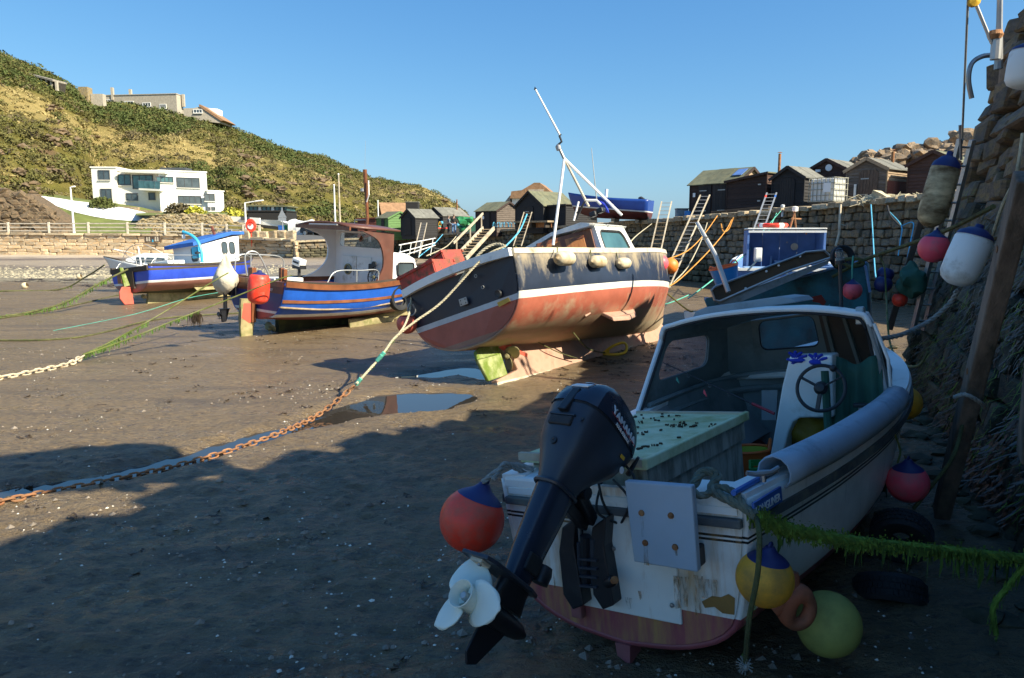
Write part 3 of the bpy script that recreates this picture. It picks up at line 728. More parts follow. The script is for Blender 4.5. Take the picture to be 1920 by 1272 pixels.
# courses of blocks grow from the foot to the uneven top
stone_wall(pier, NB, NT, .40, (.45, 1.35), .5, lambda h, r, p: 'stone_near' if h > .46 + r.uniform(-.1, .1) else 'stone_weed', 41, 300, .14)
r = random.Random(43)
for i in range(1, len(NT)):
    for k in range(3):
        t = k / 3 + r.uniform(0, .2); p = NT[i - 1].lerp(NT[i], t); s = r.uniform(.38, .62)
        m4 = MT(p + NOUT * r.uniform(.2, .45) + V((0, 0, .05))) @ MR(r.uniform(0, .5) - R_(22), 4, 'Z') @ MR(r.uniform(-.2, .2), 4, 'X') @ Matrix.Diagonal((.7, s * 1.5, s * .8, 1))
        inst(stone_of('stone_near', r.randrange(9)), 'coping_stone', pier, m4)
# return wall behind the pier end
#ret = thing('pier_end_wall', 'hidden end of the stone pier turning back towards the sheds', 'harbour wall')
RB = [V((7.15, 13.1, -.15)), V((10.5, 14.2, -.15)), V((14.4, 15.6, -.15))]; RT = [V((8.0, 12.9, 4.05)), V((10.6, 14.0, 3.9)), V((14.5, 15.3, 3.6))]
RB, RT = RB[::-1], RT[::-1]
# back quay
QT = [V(p) for p in ((14.3, 15.2, 3.6), (13.5, 24.6, 3.55), (13.0, 31.0, 3.5), (10.9, 34.2, 3.3), (9.1, 38.0, 3.18), (8.5, 42, 3.12), (4.5, 50, 2.95), (1, 57, 2.8), (-5, 66, 2.45), (-12, 70, 2.1), (-19.5, 66.5, 1.75))]
def qbase(p, k=.10):
    return p
QB = []
for i, p in enumerate(QT):
    d = (QT[min(i + 1, len(QT) - 1)] - QT[max(i - 1, 0)]); d.z = 0; d.normalize(); n = V((-d.y, d.x, 0))
    z0 = -.2 if i < 8 else 0; QB.append(V((p.x, p.y, 0)) + n * (.08 * p.z) + V((0, 0, z0)))
quay = thing('harbour_quay', 'long rough rubble stone quay below the fishermen sheds, dark and damp towards the mud', 'harbour wall')
inl = [V((.98, -.2, 0))] * 2 + [V((.8, .6, 0))] * 4 + [V((.6, .8, 0))] * 3 + [V((.2, 1, 0))] * 2
strip_wall('wall_core', [p + V((.12, .12, 0)) for p in QB], [p + V((.12, .12, -.06)) for p in QT], [p + v * .8 - V((0, 0, .06)) for p, v in zip(QT, inl)], 'mortar', quay)
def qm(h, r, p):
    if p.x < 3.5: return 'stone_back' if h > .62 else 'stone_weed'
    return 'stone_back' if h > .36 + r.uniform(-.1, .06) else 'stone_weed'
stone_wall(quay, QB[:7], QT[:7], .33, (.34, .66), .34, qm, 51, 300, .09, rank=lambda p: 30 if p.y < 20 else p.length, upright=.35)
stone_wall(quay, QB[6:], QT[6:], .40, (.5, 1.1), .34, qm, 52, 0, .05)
# rough coping along the edge
r = random.Random(55); s = 0
for a, b_ in list(zip(QT, QT[1:]))[:6]:
    n = max(1, int((b_ - a).length / .55))
    for k in range(n):
        p = a.lerp(b_, (k + .5) / n); d = (b_ - a).normalized(); ang = math.atan2(d.y, d.x)
        if p.y < 22: continue
        inst(stone_of('stone_coping', r.randrange(9)), 'coping_stone', quay, MT(p + V((0, 0, .02 + r.uniform(0, .05)))) @ MR(ang + r.uniform(-.1, .1), 4, 'Z') @ Matrix.Diagonal((.55, .62, .2 + r.random() * .07, 1)))
b = MB()
for a, b_ in list(zip(QT, QT[1:]))[6:]: b.beam(a + V((0, 0, .02)), b_ + V((0, 0, .02)), .5, .16)
b.build('coping_kerb', 'stone_coping', quay)
# quay deck, behind the edges
back = [V((60, 0, 4.2)), V((60, 28, 4.4)), V((60, 60, 4.4)), V((50, 80, 4.2)), V((40, 100, 3.6)), V((30, 110, 3.2)), V((20, 110, 3.)), V((8, 105, 2.6)), V((-8, 100, 2.45)), V((-14, 84, 2.3)), V((-26, 84, 2.3))]
b = MB(); edge = [p + v * .4 - V((0, 0, .02)) for p, v in zip(QT, inl)]
mid = [a.lerp(c_, .2) for a, c_ in zip(edge, back)]
b.ring([edge, mid, back], closed=False, caps=False)
tag(b.build('quay_deck', 'deck_ground', smooth=1, ang=180), kind='structure')
b = MB(); b.ring([[p + NOUT * .5 - V((0, 0, .06)) for p in NT], [p + NOUT * 6 + V((0, 0, -.2)) for p in NT], [V((60, p.y, 4.0)) for p in NT]], closed=False, caps=False)
tag(b.build('pier_deck', 'deck_ground'), kind='structure')

# sea wall on the left
SB = [V((-19.5, 66.4, 0)), V((-20.6, 67.4, .1)), V((-30, 71.5, .25)), V((-52, 74.5, .35)), V((-95, 77, .4))]
ST = [V((p.x, p.y + .1, z)) for p, z in zip(SB, (1.75, 1.8, 2.22, 2.36, 2.4))]
sea = thing('sea_wall', 'sunlit tan stone sea wall across the head of the beach at the left', 'sea wall')
strip_wall('wall_core', [p + V((.1, .16, -.4)) for p in SB], [p + V((.1, .16, 0)) for p in ST], [p + V((.3, 1.2, 0)) for p in ST], 'mortar_left', sea)
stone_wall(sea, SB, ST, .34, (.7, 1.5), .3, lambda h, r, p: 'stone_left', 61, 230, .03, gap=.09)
r = random.Random(66)
for a, b_ in zip(ST, ST[1:]):
    n = max(1, int((b_ - a).length / 1.9))
    for k in range(n):
        p = a.lerp(b_, (k + .5) / n); d = (b_ - a).normalized(); l = (b_ - a).length / n
        m4 = MT(p + V((0, .1, .12))) @ MR(math.atan2(d.y, d.x), 4, 'Z') @ Matrix.Diagonal((l * .98, .55, .24, 1)); inst(stone_of('stone_coping', r.randrange(9)), 'coping_stone', sea, m4)
# raised block at the right end of the sea wall
b = MB(); blk = thing('wall_block', 'low raised stone block wall at the end of the railing, by the lifebuoy', 'wall', (0, 0, 0))
for k in range(7):
    p = W(446 + k * 17, 447, 69.2); inst(stone_of('stone_coping', k), 'stone', blk, MT((p.x, p.y + .2 * k * -.25, 2.22 + .1)) @ MR(-.35, 4, 'Z') @ Matrix.Diagonal((.86, .5, .85, 1)))
# promenade and road strip behind the wall
b = MB(); pts = [p + V((.2, .8, .02)) for p in ST] ; b.ring([pts, [V((p.x * 1.02, ROAD_Y + .4, ROAD_Z + .02)) for p in ST]], closed=False, caps=False); tag(b.build('promenade', 'concrete_pale'), kind='structure')
b = MB(); b.add([(-26, 68.2, 2.0), (-19.6, 67.2, 1.80), (-12, 70.6, 2.14), (-9, 84, 2.4), (-26, 84, 2.42), (-26, 72, 2.34)], [(0, 1, 2, 3, 4, 5)]); tag(b.build('road', 'asphalt'), kind='structure')
# tide mud and weed bank under the dark quay
# ---------------------------------------------------------------- railing
rail = thing('promenade_railing', 'cream concrete post and rail fence along the top of the sea wall', 'railing')
pl = []
for px in [-130, -55, 17, 93, 167, 240, 310, 380, 426, 457, 487]:
    y = interp([(-130, 75.8), (17, 75), (240, 72.6), (380, 71.2), (490, 69.2)], px); p = W(px, 440, y); zt = interp([(-130, 2.44), (240, 2.4), (380, 2.3), (490, 2.05)], px); pl.append(V((p.x, y, zt)))
pb = BX((0, 0, .6), (.17, .17, 1.2)).build('post', 'concrete_pale', rail, bevel=.015); pb.location = pl[0]
for p in pl[1:]:
    q = inst(pb, 'post', rail); q.location = p
for a, c_ in zip(pl, pl[1:]):
    for h in (.35, .7, 1.06): BM(a + V((0, .02, h)), c_ + V((0, .02, h)), .09, .10).build('rail', 'concrete_pale', rail)
# ================================================================ SHEDS
def shed(label, pos, rz, w, l, he, hr, wm, rm, sidem=None, door='front', boards='parts', overhang=.12, lean=0, doorm=None, chim=None, name='fishing_shed', cat='shed', doors=1, hinges=True, door_x=0.0, door_w=.8, vertical=False, frontm=None, solar=False, posts=False):
    """gable faces local -Y; eaves along Y. lean>0: lean-to roof rising to +X"""
    t = thing(name, label, cat, pos, rz)
    hx, hy = w / 2, l / 2
    zl, zr_ = he, he + lean
    top = [(-hx, he), (0, hr), (hx, he)] if not lean else [(-hx, he), (hx, he + lean)]
    b = MB(); poly = [V((-hx + .03, 0, -.3)), V((hx - .03, 0, -.3))] + [V((x * .985, 0, z - .03)) for x, z in top[::-1]]
    b.prism(poly, (0, -hy + .03, 0), (0, hy - .03, 0)); b.build('wall', 'boards_black' if wm == 'boards_black' else wm, t)
    bw = .15; k = 0
    def roofz(x):
        if lean: return he + lean * (x + hx) / w
        return he + (hr - he) * (1 - abs(x) / hx)
    faces = [('f', frontm or wm), ('r', sidem or wm), ('l', wm)]
    objs = {}
    for fc, mm in faces:
        z = 0; joined = MB()
        zmax = max(hr, he + lean) if fc == 'f' else (he + (lean if fc == 'r' else 0))
        while z < zmax - .03:
            z1 = min(z + bw, zmax); zm = z + bw * .5
            if fc == 'f':
                if zm > he:
                    if lean: xa, xb = -hx + (zm - he) / lean * w, hx
                    else: q = hx * (1 - (zm - he) / (hr - he)); xa, xb = -q, q
                else: xa, xb = -hx, hx
                if xb - xa < .1: break
                lc = [V((xa, -hy - .004, z)), V((xb, -hy - .004, z)), V((xb, -hy + .022, z1 + .012)), V((xa, -hy + .022, z1 + .012))]; d = V((0, .03, 0))
                lc = [lc[0] - V((0, .012, 0)), lc[1] - V((0, .012, 0)), lc[2], lc[3]]
            else:
                sg = 1 if fc == 'r' else -1
                lc = [V((sg * (hx + .018), -hy, z)), V((sg * (hx + .018), hy, z)), V((sg * (hx - .02), hy, z1 + .012)), V((sg * (hx - .02), -hy, z1 + .012))]; d = V((-sg * .03, 0, 0))
            if boards == 'parts':
                tb = PR(lc, (0, 0, 0), d); tb.build('board', mm, t)
            else: joined.prism(lc, (0, 0, 0), d)
            z = z1
        if boards != 'parts' and joined.v: tag(joined.build('cladding', mm, t), kind='stuff')
    # roof
    o = overhang
    if lean:
        s = lean / w
        PR([V((-hx - o, 0, he - s * o + .02)), V((hx + o, 0, he + lean + s * o + .02)), V((hx + o, 0, he + lean + s * o + .08)), V((-hx - o, 0, he - s * o + .08))], (0, -hy - o, 0), (0, hy + o, 0)).build('roof', rm, t)
        BX((0, -hy - o - .012, he + lean / 2 + .03), (w + 2 * o, .025, .12), MR(-math.atan(s), 3, 'Y')).build('fascia', wm, t)
    else:
        s = (hr - he) / hx
        for sg in (-1, 1):
            n_p = max(2, int(l / .9))
            for i in range(n_p):
                ya = -hy - o + (l + 2 * o) * i / n_p; yb = -hy - o + (l + 2 * o) * (i + 1) / n_p + .03; dz = .012 * (i % 2)
                PR([V((sg * (hx + o), 0, he - s * o + .02 + dz)), V((0, 0, hr + .02 + dz)), V((0, 0, hr + .07 + dz)), V((sg * (hx + o), 0, he - s * o + .06 + dz))], (0, ya, 0), (0, yb, 0)).build('roof_sheet', rm, t)
            BM((sg * (hx + o), -hy - o - .015, he - s * o), (0, -hy - o - .015, hr + .01), .025, .14, up=(0, 1, 0) if False else (0, 0, 1)).build('bargeboard', sidem or wm, t)
    # doors
    dm = doorm or wm
    if door:
        for k in range(doors):
            dx = door_x + (k - (doors - 1) / 2) * (door_w + .02); dh = min(1.85, he - .1)
            nb = 5
            for i in range(nb):
                BX((dx - door_w / 2 + door_w * (i + .5) / nb, -hy - .035, .08 + dh / 2), (door_w / nb - .012, .03, dh)).build('door_board', dm, t)
            if hinges:
                for z in (.45, dh - .3): BX((dx + (door_w * .2 if k else -door_w * .2), -hy - .056, z), (door_w * .5, .012, .05)).build('hinge', 'steel', t)
            for sx in (-1, 1): BX((dx + sx * (door_w / 2 + .03), -hy - .04, dh / 2), (.06, .035, dh)).build('door_frame', dm, t)
    if chim:
        cx, cy, ch = chim; b = TB([(cx, cy, roofz(cx) - .1), (cx, cy, roofz(cx) + ch)], .07, 10); b.tube([(cx, cy, roofz(cx) + ch + .05), (cx, cy, roofz(cx) + ch + .09)], [.13, .03], 10); b.build('chimney', 'rust', t)
    for sx in (-1, 1):
        for sy in (-1, 1): BX((sx * hx, sy * hy, he / 2 + (lean / 2 if (lean and sx > 0) else 0)), (.06, .06, he + (lean if (lean and sx > 0) else 0))).build('corner_post', sidem if sx > 0 and sidem else wm, t)
    return t
def at(px, y, z): p = W(px, 400, y); return (p.x, p.y, z)
s1 = shed('widest black shed with a mossy green roof and strap hinges, left of the flue shed', at(1362, 40.5, 3.2), R_(40), 2.6, 2.9, 1.85, 2.62, 'boards_dark', 'felt_green', door=None, frontm='boards_tan')
for k, yy_ in enumerate((-.45, .45)):
    for i in range(4): BX((-1.3 - .045, yy_ - .34 + .2 * i + .07, .95), (.03, .19, 1.7)).build('door_board', 'boards_black', s1)
    for z in (.45, 1.5): BX((-1.3 - .07, yy_ + (.12 if k else -.12), z), (.012, .45, .05)).build('hinge', 'steel', s1)
BX((-1.3 - .05, 1.15, 1.3), (.02, .15, .22)).build('notice', 'white_print', s1)
BX((-.55, -1.1, 2.42), (.7, .55, .03), MR(-R_(30), 3, 'Y')).build('roof_hatch', 'blue_cabin', s1)
s2 = shed('dark brown shed with a low single slope roof and a tall rusty flue', at(1420, 38.5, 3.3), R_(-50), 2.25, 2.2, 1.74, 1.74, 'boards_dark', 'felt_green', lean=.30, door=None, chim=(.75, .6, 1.15), sidem='boards_brown')
for z in (.75, 1.55): BX((.75, -1.13, z), (.16, .02, .07)).build('hasp', 'steel', s2)
shed('narrow black gabled shed with a central door, left of the white plastic tank', at(1492, 36.5, 3.45), R_(-50), 1.65, 1.7, 1.62, 2.12, 'boards_black', 'felt_grey', door_w=.62, hinges=False)
s4 = shed('brown gabled shed with a round clock and lamp, behind the white plastic tank', at(1566, 38.2, 3.55), R_(-46), 2.5, 2.6, 1.85, 2.5, 'boards_brown', 'felt_grey', doors=2, door_w=.7)
LT([(.17, 0), (.17, .03), (.15, .045)], 16, MT((.12, -1.34, 2.1)) @ MR(R_(90), 4, 'X')).build('clock', 'white_print', s4)
BX((-.4, -1.38, 1.98), (.22, .12, .12)).build('lamp', 'white_clean', s4)
s5 = shed('weathered grey board shed with a plank door, its right side half painted red', at(1642, 34.5, 3.72), R_(-50), 1.8, 2.3, 1.55, 2.02, 'boards_grey', 'felt_grey', sidem='boards_tan', doorm='door_weathered', door_w=.72, door_x=.1, chim=(.2, .9, .55))
for i in range(7): BX((.945, -1.0 + i * .33, .52), (.02, .32, 1.0)).build('side_board', 'boards_red', s5)
BX((-.45, -1.22, .55), (.1, .03, .75)).build('white_post', 'white_paint', s5)
shed('dark red brown shed at the right end of the row, beside the boulders', at(1762, 33, 3.8), R_(-50), 2.0, 2.2, 1.6, 2.1, 'boards_brown', 'felt_green', door=None)
m1 = shed('grey board shed with a green felt roof, left of the black gabled shed', at(934, 61, 2.55), R_(40), 2.5, 2.7, 1.72, 2.4, 'boards_dark', 'felt_green', frontm='boards_grey', boards='joined', door=None)
for i in range(5): BX((-1.3, -.45 + .17 * i, .85), (.03, .16, 1.5)).build('door_board', 'boards_black', m1)
LT([(.14, 0), (.14, .04)], 12, MT((-1.32, .3, 1.2)) @ MR(R_(90), 4, 'Y')).build('round_plate', 'white_print', m1)
shed('big black gabled shed with a grey felt roof behind the leaning mast', at(1022, 55, 2.78), R_(-48), 2.9, 3.2, 1.65, 2.65, 'boards_black', 'felt_green', boards='joined', door_w=.8)
shed('low black flat roofed lean-to against the big black shed', at(1073, 53.5, 2.85), R_(-48), 1.8, 3.2, 1.5, 1.5, 'boards_black', 'timber_dark', lean=.05, boards='joined', door=None)
g = shed('small green shed with a grey green roof, at the far end of the quay', at(738, 68, 2.2), R_(38), 2.3, 2.2, 1.65, 2.2, 'boards_green', 'felt_green', boards='joined', door=None)
for i in range(3): BX((-1.2, -.3 + .18 * i, .85), (.03, .17, 1.5)).build('door_board', 'boards_black', g)
shed('small black gabled shed right of the green one', at(786, 66, 2.3), R_(-46), 2.1, 2.4, 1.55, 2.25, 'boards_black', 'felt_grey', boards='joined', door_w=.7, hinges=False)
shed('black shed hung with nets and floats behind the two people', at(838, 72, 2.45), R_(-46), 2.5, 3.0, 1.7, 2.45, 'boards_black', 'felt_grey', boards='joined', chim=(.3, 1.0, .95), door_w=.8)
shed('long low dark shed left of the red brown one, far end of the quay', at(660, 76, 2.1), R_(-8), 2.6, 2.4, 1.35, 1.35, 'boards_black', 'timber_dark', lean=.1, boards='joined', door=None)
shed('red brown flat roofed hut behind the boat mast', at(698, 74, 2.15), R_(-14), 2.1, 2.2, 1.75, 1.75, 'boards_red', 'timber_dark', lean=.08, boards='joined', door=None)
bx = thing('water_tank', 'black square tank standing above the far shed roofs', 'tank', at(774, 90, 2.4)); BX((0, 0, 1.9), (1.5, 1.4, 3.8)).build('tank_body', 'boards_black', bx, bevel=.05); BX((0, 0, 3.83), (1.6, 1.5, .08)).build('tank_lid', 'felt_grey', bx)
tr = thing('cottage', 'low cottage whose terracotta roof shows behind the green shed', 'house', at(742, 100, 2.5), R_(20)); BX((0, 0, 1.2), (4, 3, 2.4)).build('wall', 'render_old', tr)
for sg in (-1, 1): PR([V((2.2, 0, 4.0)), V((-2.2, 0, 4.0)), V((-2.2, sg * 1.8, 2.3)), V((2.2, sg * 1.8, 2.3))], (0, 0, 0), (0, 0, .1)).build('roof', 'roof_tile', tr)

# ---------------------------------------------------------------- houses
def window(par, M4, w, h, nx=1, ny=1, glass='window_dark', frame='window_frame', sill=True):
    """window in the local plane of M4 (x right, z up, -y outward)"""
    f = MB(); f.box((0, -.02, h / 2), (w + .12, .10, .10)); f.box((0, -.02, -h / 2), (w + .12, .10, .10)); f.box((-w / 2, -.02, 0), (.1, .098, h)); f.box((w / 2, -.02, 0), (.1, .098, h))
    for i in range(1, nx): f.box((-w / 2 + w * i / nx, -.015, 0), (.07, .08, h))
    for i in range(1, ny): f.box((0, -.014, -h / 2 + h * i / ny), (w, .078, .06))
    fo = f.build('window', frame, par); fo.matrix_basis = M4
    p = BX((0, .0, 0), (w, .03, h)).build('pane', glass, fo)
    if sill: BX((0, -.09, -h / 2 - .09), (w + .25, .16, .07)).build('sill', 'render_white', fo)
    return fo
def face_m(o, dx):
    """plane frame at o with x axis dx (world, horizontal), -y outward"""
    dx = V(dx).normalized(); z = V((0, 0, 1)); y = z.cross(dx); m = Matrix((dx, y, z)).transposed().to_4x4(); m.translation = V(o); return m
wh = thing('white_house', 'white modern flat roofed house with a glass balcony at the foot of the hill', 'house', (0, 0, 0))
YH = 100.
zp = lambda px, py, y=YH: W(px, py, y)
def block(parts, px0, px1, py0, yf0, yf1, depth, m, zb=2.8, par=wh, name='wall', cap=True):
    """box-like block: front edge from photo x px0 (at distance yf0) to px1 (yf1), top at py0 on the left end"""
    a = W(px0, 400, yf0); c_ = W(px1, 400, yf1); zt = W(px0, py0, yf0).z; d = (c_ - a); d.z = 0; L = d.length; d.normalize(); n = V((-d.y, d.x, 0))
    poly = [V((a.x, a.y, zb)), V((c_.x, c_.y, zb)), V((c_.x, c_.y, zt)), V((a.x, a.y, zt))]
    PR(poly, (0, 0, 0), n * depth).build(name, m, par)
    if cap:
        q = MB(); A = V((a.x, a.y, zt)) - n * .12 - d * .1; B_ = V((c_.x, c_.y, zt)) - n * .12 + d * .1
        q.prism([A, B_, B_ + V((0, 0, .16)), A + V((0, 0, .16))], (0, 0, 0), n * (depth + .2)); q.build('roof_edge', m, par)
    return (V((a.x, a.y, 0)), d, n, L, px0, px1)
def win(fr, px0, px1, py0, py1, nx=1, ny=1, par=wh, glass='window_dark', frame='window_frame', sill=True, out=0):
    a, d, n, L, p0, p1 = fr
    def hit(px):  # intersection of the sight line with the facade plane
        rx, ry = (px - 960) / F, 1.0; det = d.x * (-ry) + rx * d.y
        s = (-(a.x) * (-ry) + (-rx) * a.y) / det  # solve a + s d = t r
        return a + d * s
    A, B_ = hit(px0), hit(px1); yv = (A.y + B_.y) / 2; z1, z0 = W(960, py0, yv).z, W(960, py1, yv).z
    m4 = face_m((A + B_) / 2 + V((0, 0, (z0 + z1) / 2)) - n * (.03 + out), d); return window(par, m4, (B_ - A).length, z1 - z0, nx, ny, glass, frame, sill)
fA = block(0, 177, 223, 315, 100, 100.2, 7, 'render_white')
fB = block(0, 223, 302, 321, 100.6, 100.9, 7, 'render_white')
fC = block(0, 302, 391, 321, 99.2, 102.0, 8, 'render_bright')  # blocks turned to the sun get whiter render, the sunlit tone in the colour
fD = block(0, 391, 421, 359, 101.5, 103.0, 5, 'render_bright')
win(fA, 201, 221, 320, 337, 2); win(fA, 203, 222, 355, 392, 2, 1, sill=False)
win(fB, 226, 259, 328, 347, 3, glass='window_teal'); win(fB, 263, 300, 329, 354, 3, glass='window_teal', sill=False)
win(fB, 250, 270, 363, 376, 2); win(fB, 291, 302, 362, 375, 1)
win(fC, 307, 337, 332, 342, 4, glass='window_teal'); win(fC, 344, 385, 334, 352, 3); win(fC, 345, 386, 368, 382, 4); win(fD, 393, 411, 364, 377, 2)
for i in range(2):
    win(fD, 396 + i * 9, 402 + i * 9, 389, 394, 1, sill=False)
# glass balcony and canopy
A = W(260, 353, 99.2); B_ = W(301, 355, 98.6)
PR([A, B_, B_ + V((0, 2.2, 0)), A + V((0, 2, 0))], (0, 0, 0), (0, 0, -.25)).build('balcony_slab', 'render_white', wh)
for i in range(4): BM(A.lerp(B_, (i + .03) / 4) + V((0, 0, .5)), A.lerp(B_, (i + .97) / 4) + V((0, 0, .5)), .03, .95).build('balcony_pane', 'window_teal', wh)
BM(A + V((0, 0, 1.0)), B_ + V((0, 0, 1.0)), .05, .05).build('balcony_rail', 'steel', wh)
A = W(224, 323, 99.6); B_ = W(310, 326, 98.9); PR([A, B_, B_ + V((0, 2.2, 0)), A + V((0, 1.6, 0))], (0, 0, 0), (0, 0, .32)).build('roof_canopy', 'render_white', wh)
A = W(330, 318, 103); BX(A, (3.5, 2, .3)).build('roof_light', 'window_frame', wh)
for i, (a, c_, z) in enumerate(((221, 260, 386), (245, 264, 392), (262, 302, 393))):
    p, q = W(a, z + 4, 97.5), W(c_, z + 6, 97.3); BM(p, q, .5, .42).build('terrace_step', 'timber', wh)
# white gravel driveway and stone bank below it
b = MB(); up_, lo = [], []
for px, p0, p1 in ((56, 365, 367), (80, 368, 377), (110, 372, 388), (140, 377, 398), (175, 381, 406), (205, 386, 411), (240, 391, 414), (270, 398, 414), (288, 404, 409)):
    up_.append(W(px, p0, 97)); lo.append(W(px, p1, 93.2))
b.ring([up_, lo], closed=False, caps=False)
gk = MB(); gk.ring([[p + V((0, .1, -.03)) for p in lo], [V((p.x * .965, 89.5, 2.6 + (p.z - 2.6) * .35)) for p in lo], [V((p.x * .95, 87.2, 2.25)) for p in lo]], False, False); gk.ring([[p + V((0, 3, .3)) for p in up_], up_], False, False); tag(gk.build('grass_bank', 'grass_green', smooth=1, ang=180), kind='structure')
gk = MB(); gk.ring([[W(px, 404, 90.6) for px in (255, 300, 350, 424)], [W(px, 397, 100.5) for px in (255, 300, 350, 430)]], False, False); tag(gk.build('garden_lawn', 'grass_green'), kind='structure')
tag(b.build('driveway', 'white_gravel'), kind='structure')
b = MB(); r = random.Random(9)
def bank(name, label, pts, m, seed, s=(.3, .6), n=150, cat='stone bank'):
    r = random.Random(seed); t = thing(name, label, cat); b = MB()
    top = [W(*p) for p in pts]; foot = [V((p.x, p.y - 1.6, 2.3)) for p in top]
    b.ring([top, foot], closed=False, caps=False); b.ring([[p + V((0, 4, -.3)) for p in top], top], closed=False, caps=False); b.build('bank_core', m, t)
    q = MB()
    for _ in range(n):
        i = r.randrange(len(top) - 1); u = r.random(); v = r.random(); p = top[i].lerp(top[i + 1], u).lerp(foot[i].lerp(foot[i + 1], u), v)
        blob(q, p, r.uniform(*s), r, 1, (1.4, 1, .75), .35)
    tag(q.build('bank_stones', m, t, smooth=1, ang=30), kind='stuff'); return t
bank('rubble_wall', 'rough brown rubble retaining wall under the white house garden', [(262, 414, 90.5), (300, 403, 90.5), (350, 402, 90.5), (400, 402, 90.5), (424, 404, 90.5), (432, 416, 90.5), (492, 426, 90)], 'rubble', 12, (.14, .34), 900)
bank('rocky_bluff', 'brown rocky bluff at the far left behind the railing', [(-60, 352, 88), (0, 356, 88), (40, 362, 88), (56, 372, 88), (100, 402, 87.5), (130, 432, 87)], 'rock_brown', 13, (.25, .6), 420)
wl = thing('garden_wall', 'low white garden wall with a small dark grille, right of the lamp post', 'wall'); A, B_ = W(424, 416, 92), W(486, 418, 91)
PR([W(418, 405, 92), W(486, 409, 91), W(486, 420, 91), W(418, 416, 92)], (0, 0, 0), (0, .5, 0)).build('wall', 'render_bright', wl); BX(W(460, 410, 91.3), (1.1, .12, .4)).build('grille', 'window_frame', wl)
bk = thing('black_house', 'low black walled building with a turquoise glazed upper storey at the foot of the hill', 'house')
fK = block(0, 464, 537, 397, 106, 106, 5, 'boards_black', 2.6, bk); 
for i in range(9): win(fK, 465 + i * 8, 472 + i * 8, 386, 396, 1, par=bk, glass='window_teal' if i % 3 else 'render_bright', sill=False, out=-.4)
PR([W(463, 386, 106.6), W(538, 388, 106.6), W(538, 397, 106.6), W(463, 397, 106.6)], (0, 0, 0), (0, 4, 0)).build('upper_wall', 'window_teal', bk)
PR([W(461, 384, 106), W(540, 386, 106), W(540, 388, 106), W(461, 387, 106)], (0, 0, 0), (0, 5, 0)).build('roof_edge', 'felt_green', bk)
rw = thing('ramp_wall', 'low white wall sweeping down to the road left of the parked car', 'wall')
PR([W(486, 412, 92), W(520, 413, 91), W(560, 420, 90), W(585, 434, 88), W(585, 438, 88), W(530, 426, 91), W(486, 421, 92)], (0, 0, 0), (0, .6, 0)).build('wall', 'render_bright', rw)
# hilltop buildings
hb = thing('hilltop_house', 'long flat roofed cream house on the hilltop skyline', 'house')
fH = block(0, 207, 344, 180, 166, 164, 2.5, 'render_old', 20, hb, cap=True)
for a, c_ in ((221, 232), (259, 274), (291, 305), (322, 333)): win(fH, a, c_, interp([(207, 186), (344, 198)], a), interp([(207, 193), (344, 206)], a), 3, 1, hb, 'window_dark', 'white_clean')
for px in (211, 245, 344): BX(W(px, interp([(207, 176), (344, 189)], px), 165.8), (.5, .6, 2.6)).build('chimney_pipe', 'render_old', hb)
gb = thing('gabled_house', 'cream gabled house with a white dormer at the right end of the hilltop terrace', 'house')
p0 = W(376, 222, 162)
PR([W(x, y, 162) for x, y in ((344, 215), (344, 194), (362, 194), (374, 191), (412, 216), (412, 222))], (0, 0, -1), (0, 7, -1)).build('wall', 'render_old', gb)
PR([W(x, y, 161.8) for x, y in ((372, 188), (375, 188), (420, 218), (414, 219), (373, 191.5))], (0, 0, -.9), (0, 7, -.9)).build('roof', 'roof_tile', gb)
PR([W(x, y, 165) for x, y in ((386, 206), (386, 203), (407, 204), (407, 222))], (0, 0, 0), (0, 3, 0)).build('dormer', 'render_bright', gb)
window(gb, face_m(W(371, 209, 161.9), (1, 0, 0)), 1.8, .7, 3, 1, 'window_dark', 'white_clean')
fb_ = thing('lookout_ruin', 'old concrete lookout with a flat slab roof half buried in the hill scrub', 'ruin'); A, B_ = W(58, 140, 142), W(112, 154, 140)
BM(A, B_, 3, .3).build('roof_slab', 'concrete', fb_); BM(A - V((0, -.2, 1)), B_ - V((0, -.2, 1)), 2, 1.6).build('back_wall', 'mortar', fb_)
for i in range(7): BX(A.lerp(B_, i / 6) + V((0, -1, -.9)), (.35, .5, 1.7)).build('pillar', 'render_old', fb_)
st = thing('stone_tower', 'stump of a grey stone tower left of the hilltop house', 'tower', tuple(W(162, 196, 152)))
BX((0, 0, 1.2), (1.8, 1.8, 4)).build('tower_wall', 'rubble', st); BX((2.2, .5, .7), (2.4, 1.2, 2.6)).build('side_wall', 'render_old', st)
vh = thing('village_house', 'tan roofed white walled house behind the big black shed', 'house', at(1006, 112, 2.6), R_(-10))
BX((-.4, 0, 2.6), (5.6, 6, 5.2)).build('wall', 'render_bright', vh)
PR([V((-3.4, -3.3, 5.2)), V((4.6, -3.3, 4.2)), V((.9, -3.3, 7.2)), V((.1, -3.3, 7.2))], (0, 0, 0), (0, 6.6, 0)).build('gable_roof', 'roof_tile', vh); PR([V((-3.4, -3.5, 5.0)), V((-.6, -3.5, 5.0)), V((-1.2, -3.5, 6.2)), V((-3.2, -3.5, 6.0))], (0, 0, 0), (0, 4, 0)).build('side_roof', 'roof_tile', vh)
BX((.4, -3.4, 6.1), (2.2, .1, .3)).build('vent_band', 'timber_pale', vh)
PR([V((-5.2, -3.6, 3.2)), V((-3.4, -3.6, 3.2)), V((-3.4, -3.6, 5.4))], (0, 0, 0), (0, 5, 0)).build('side_roof', 'window_frame', vh)

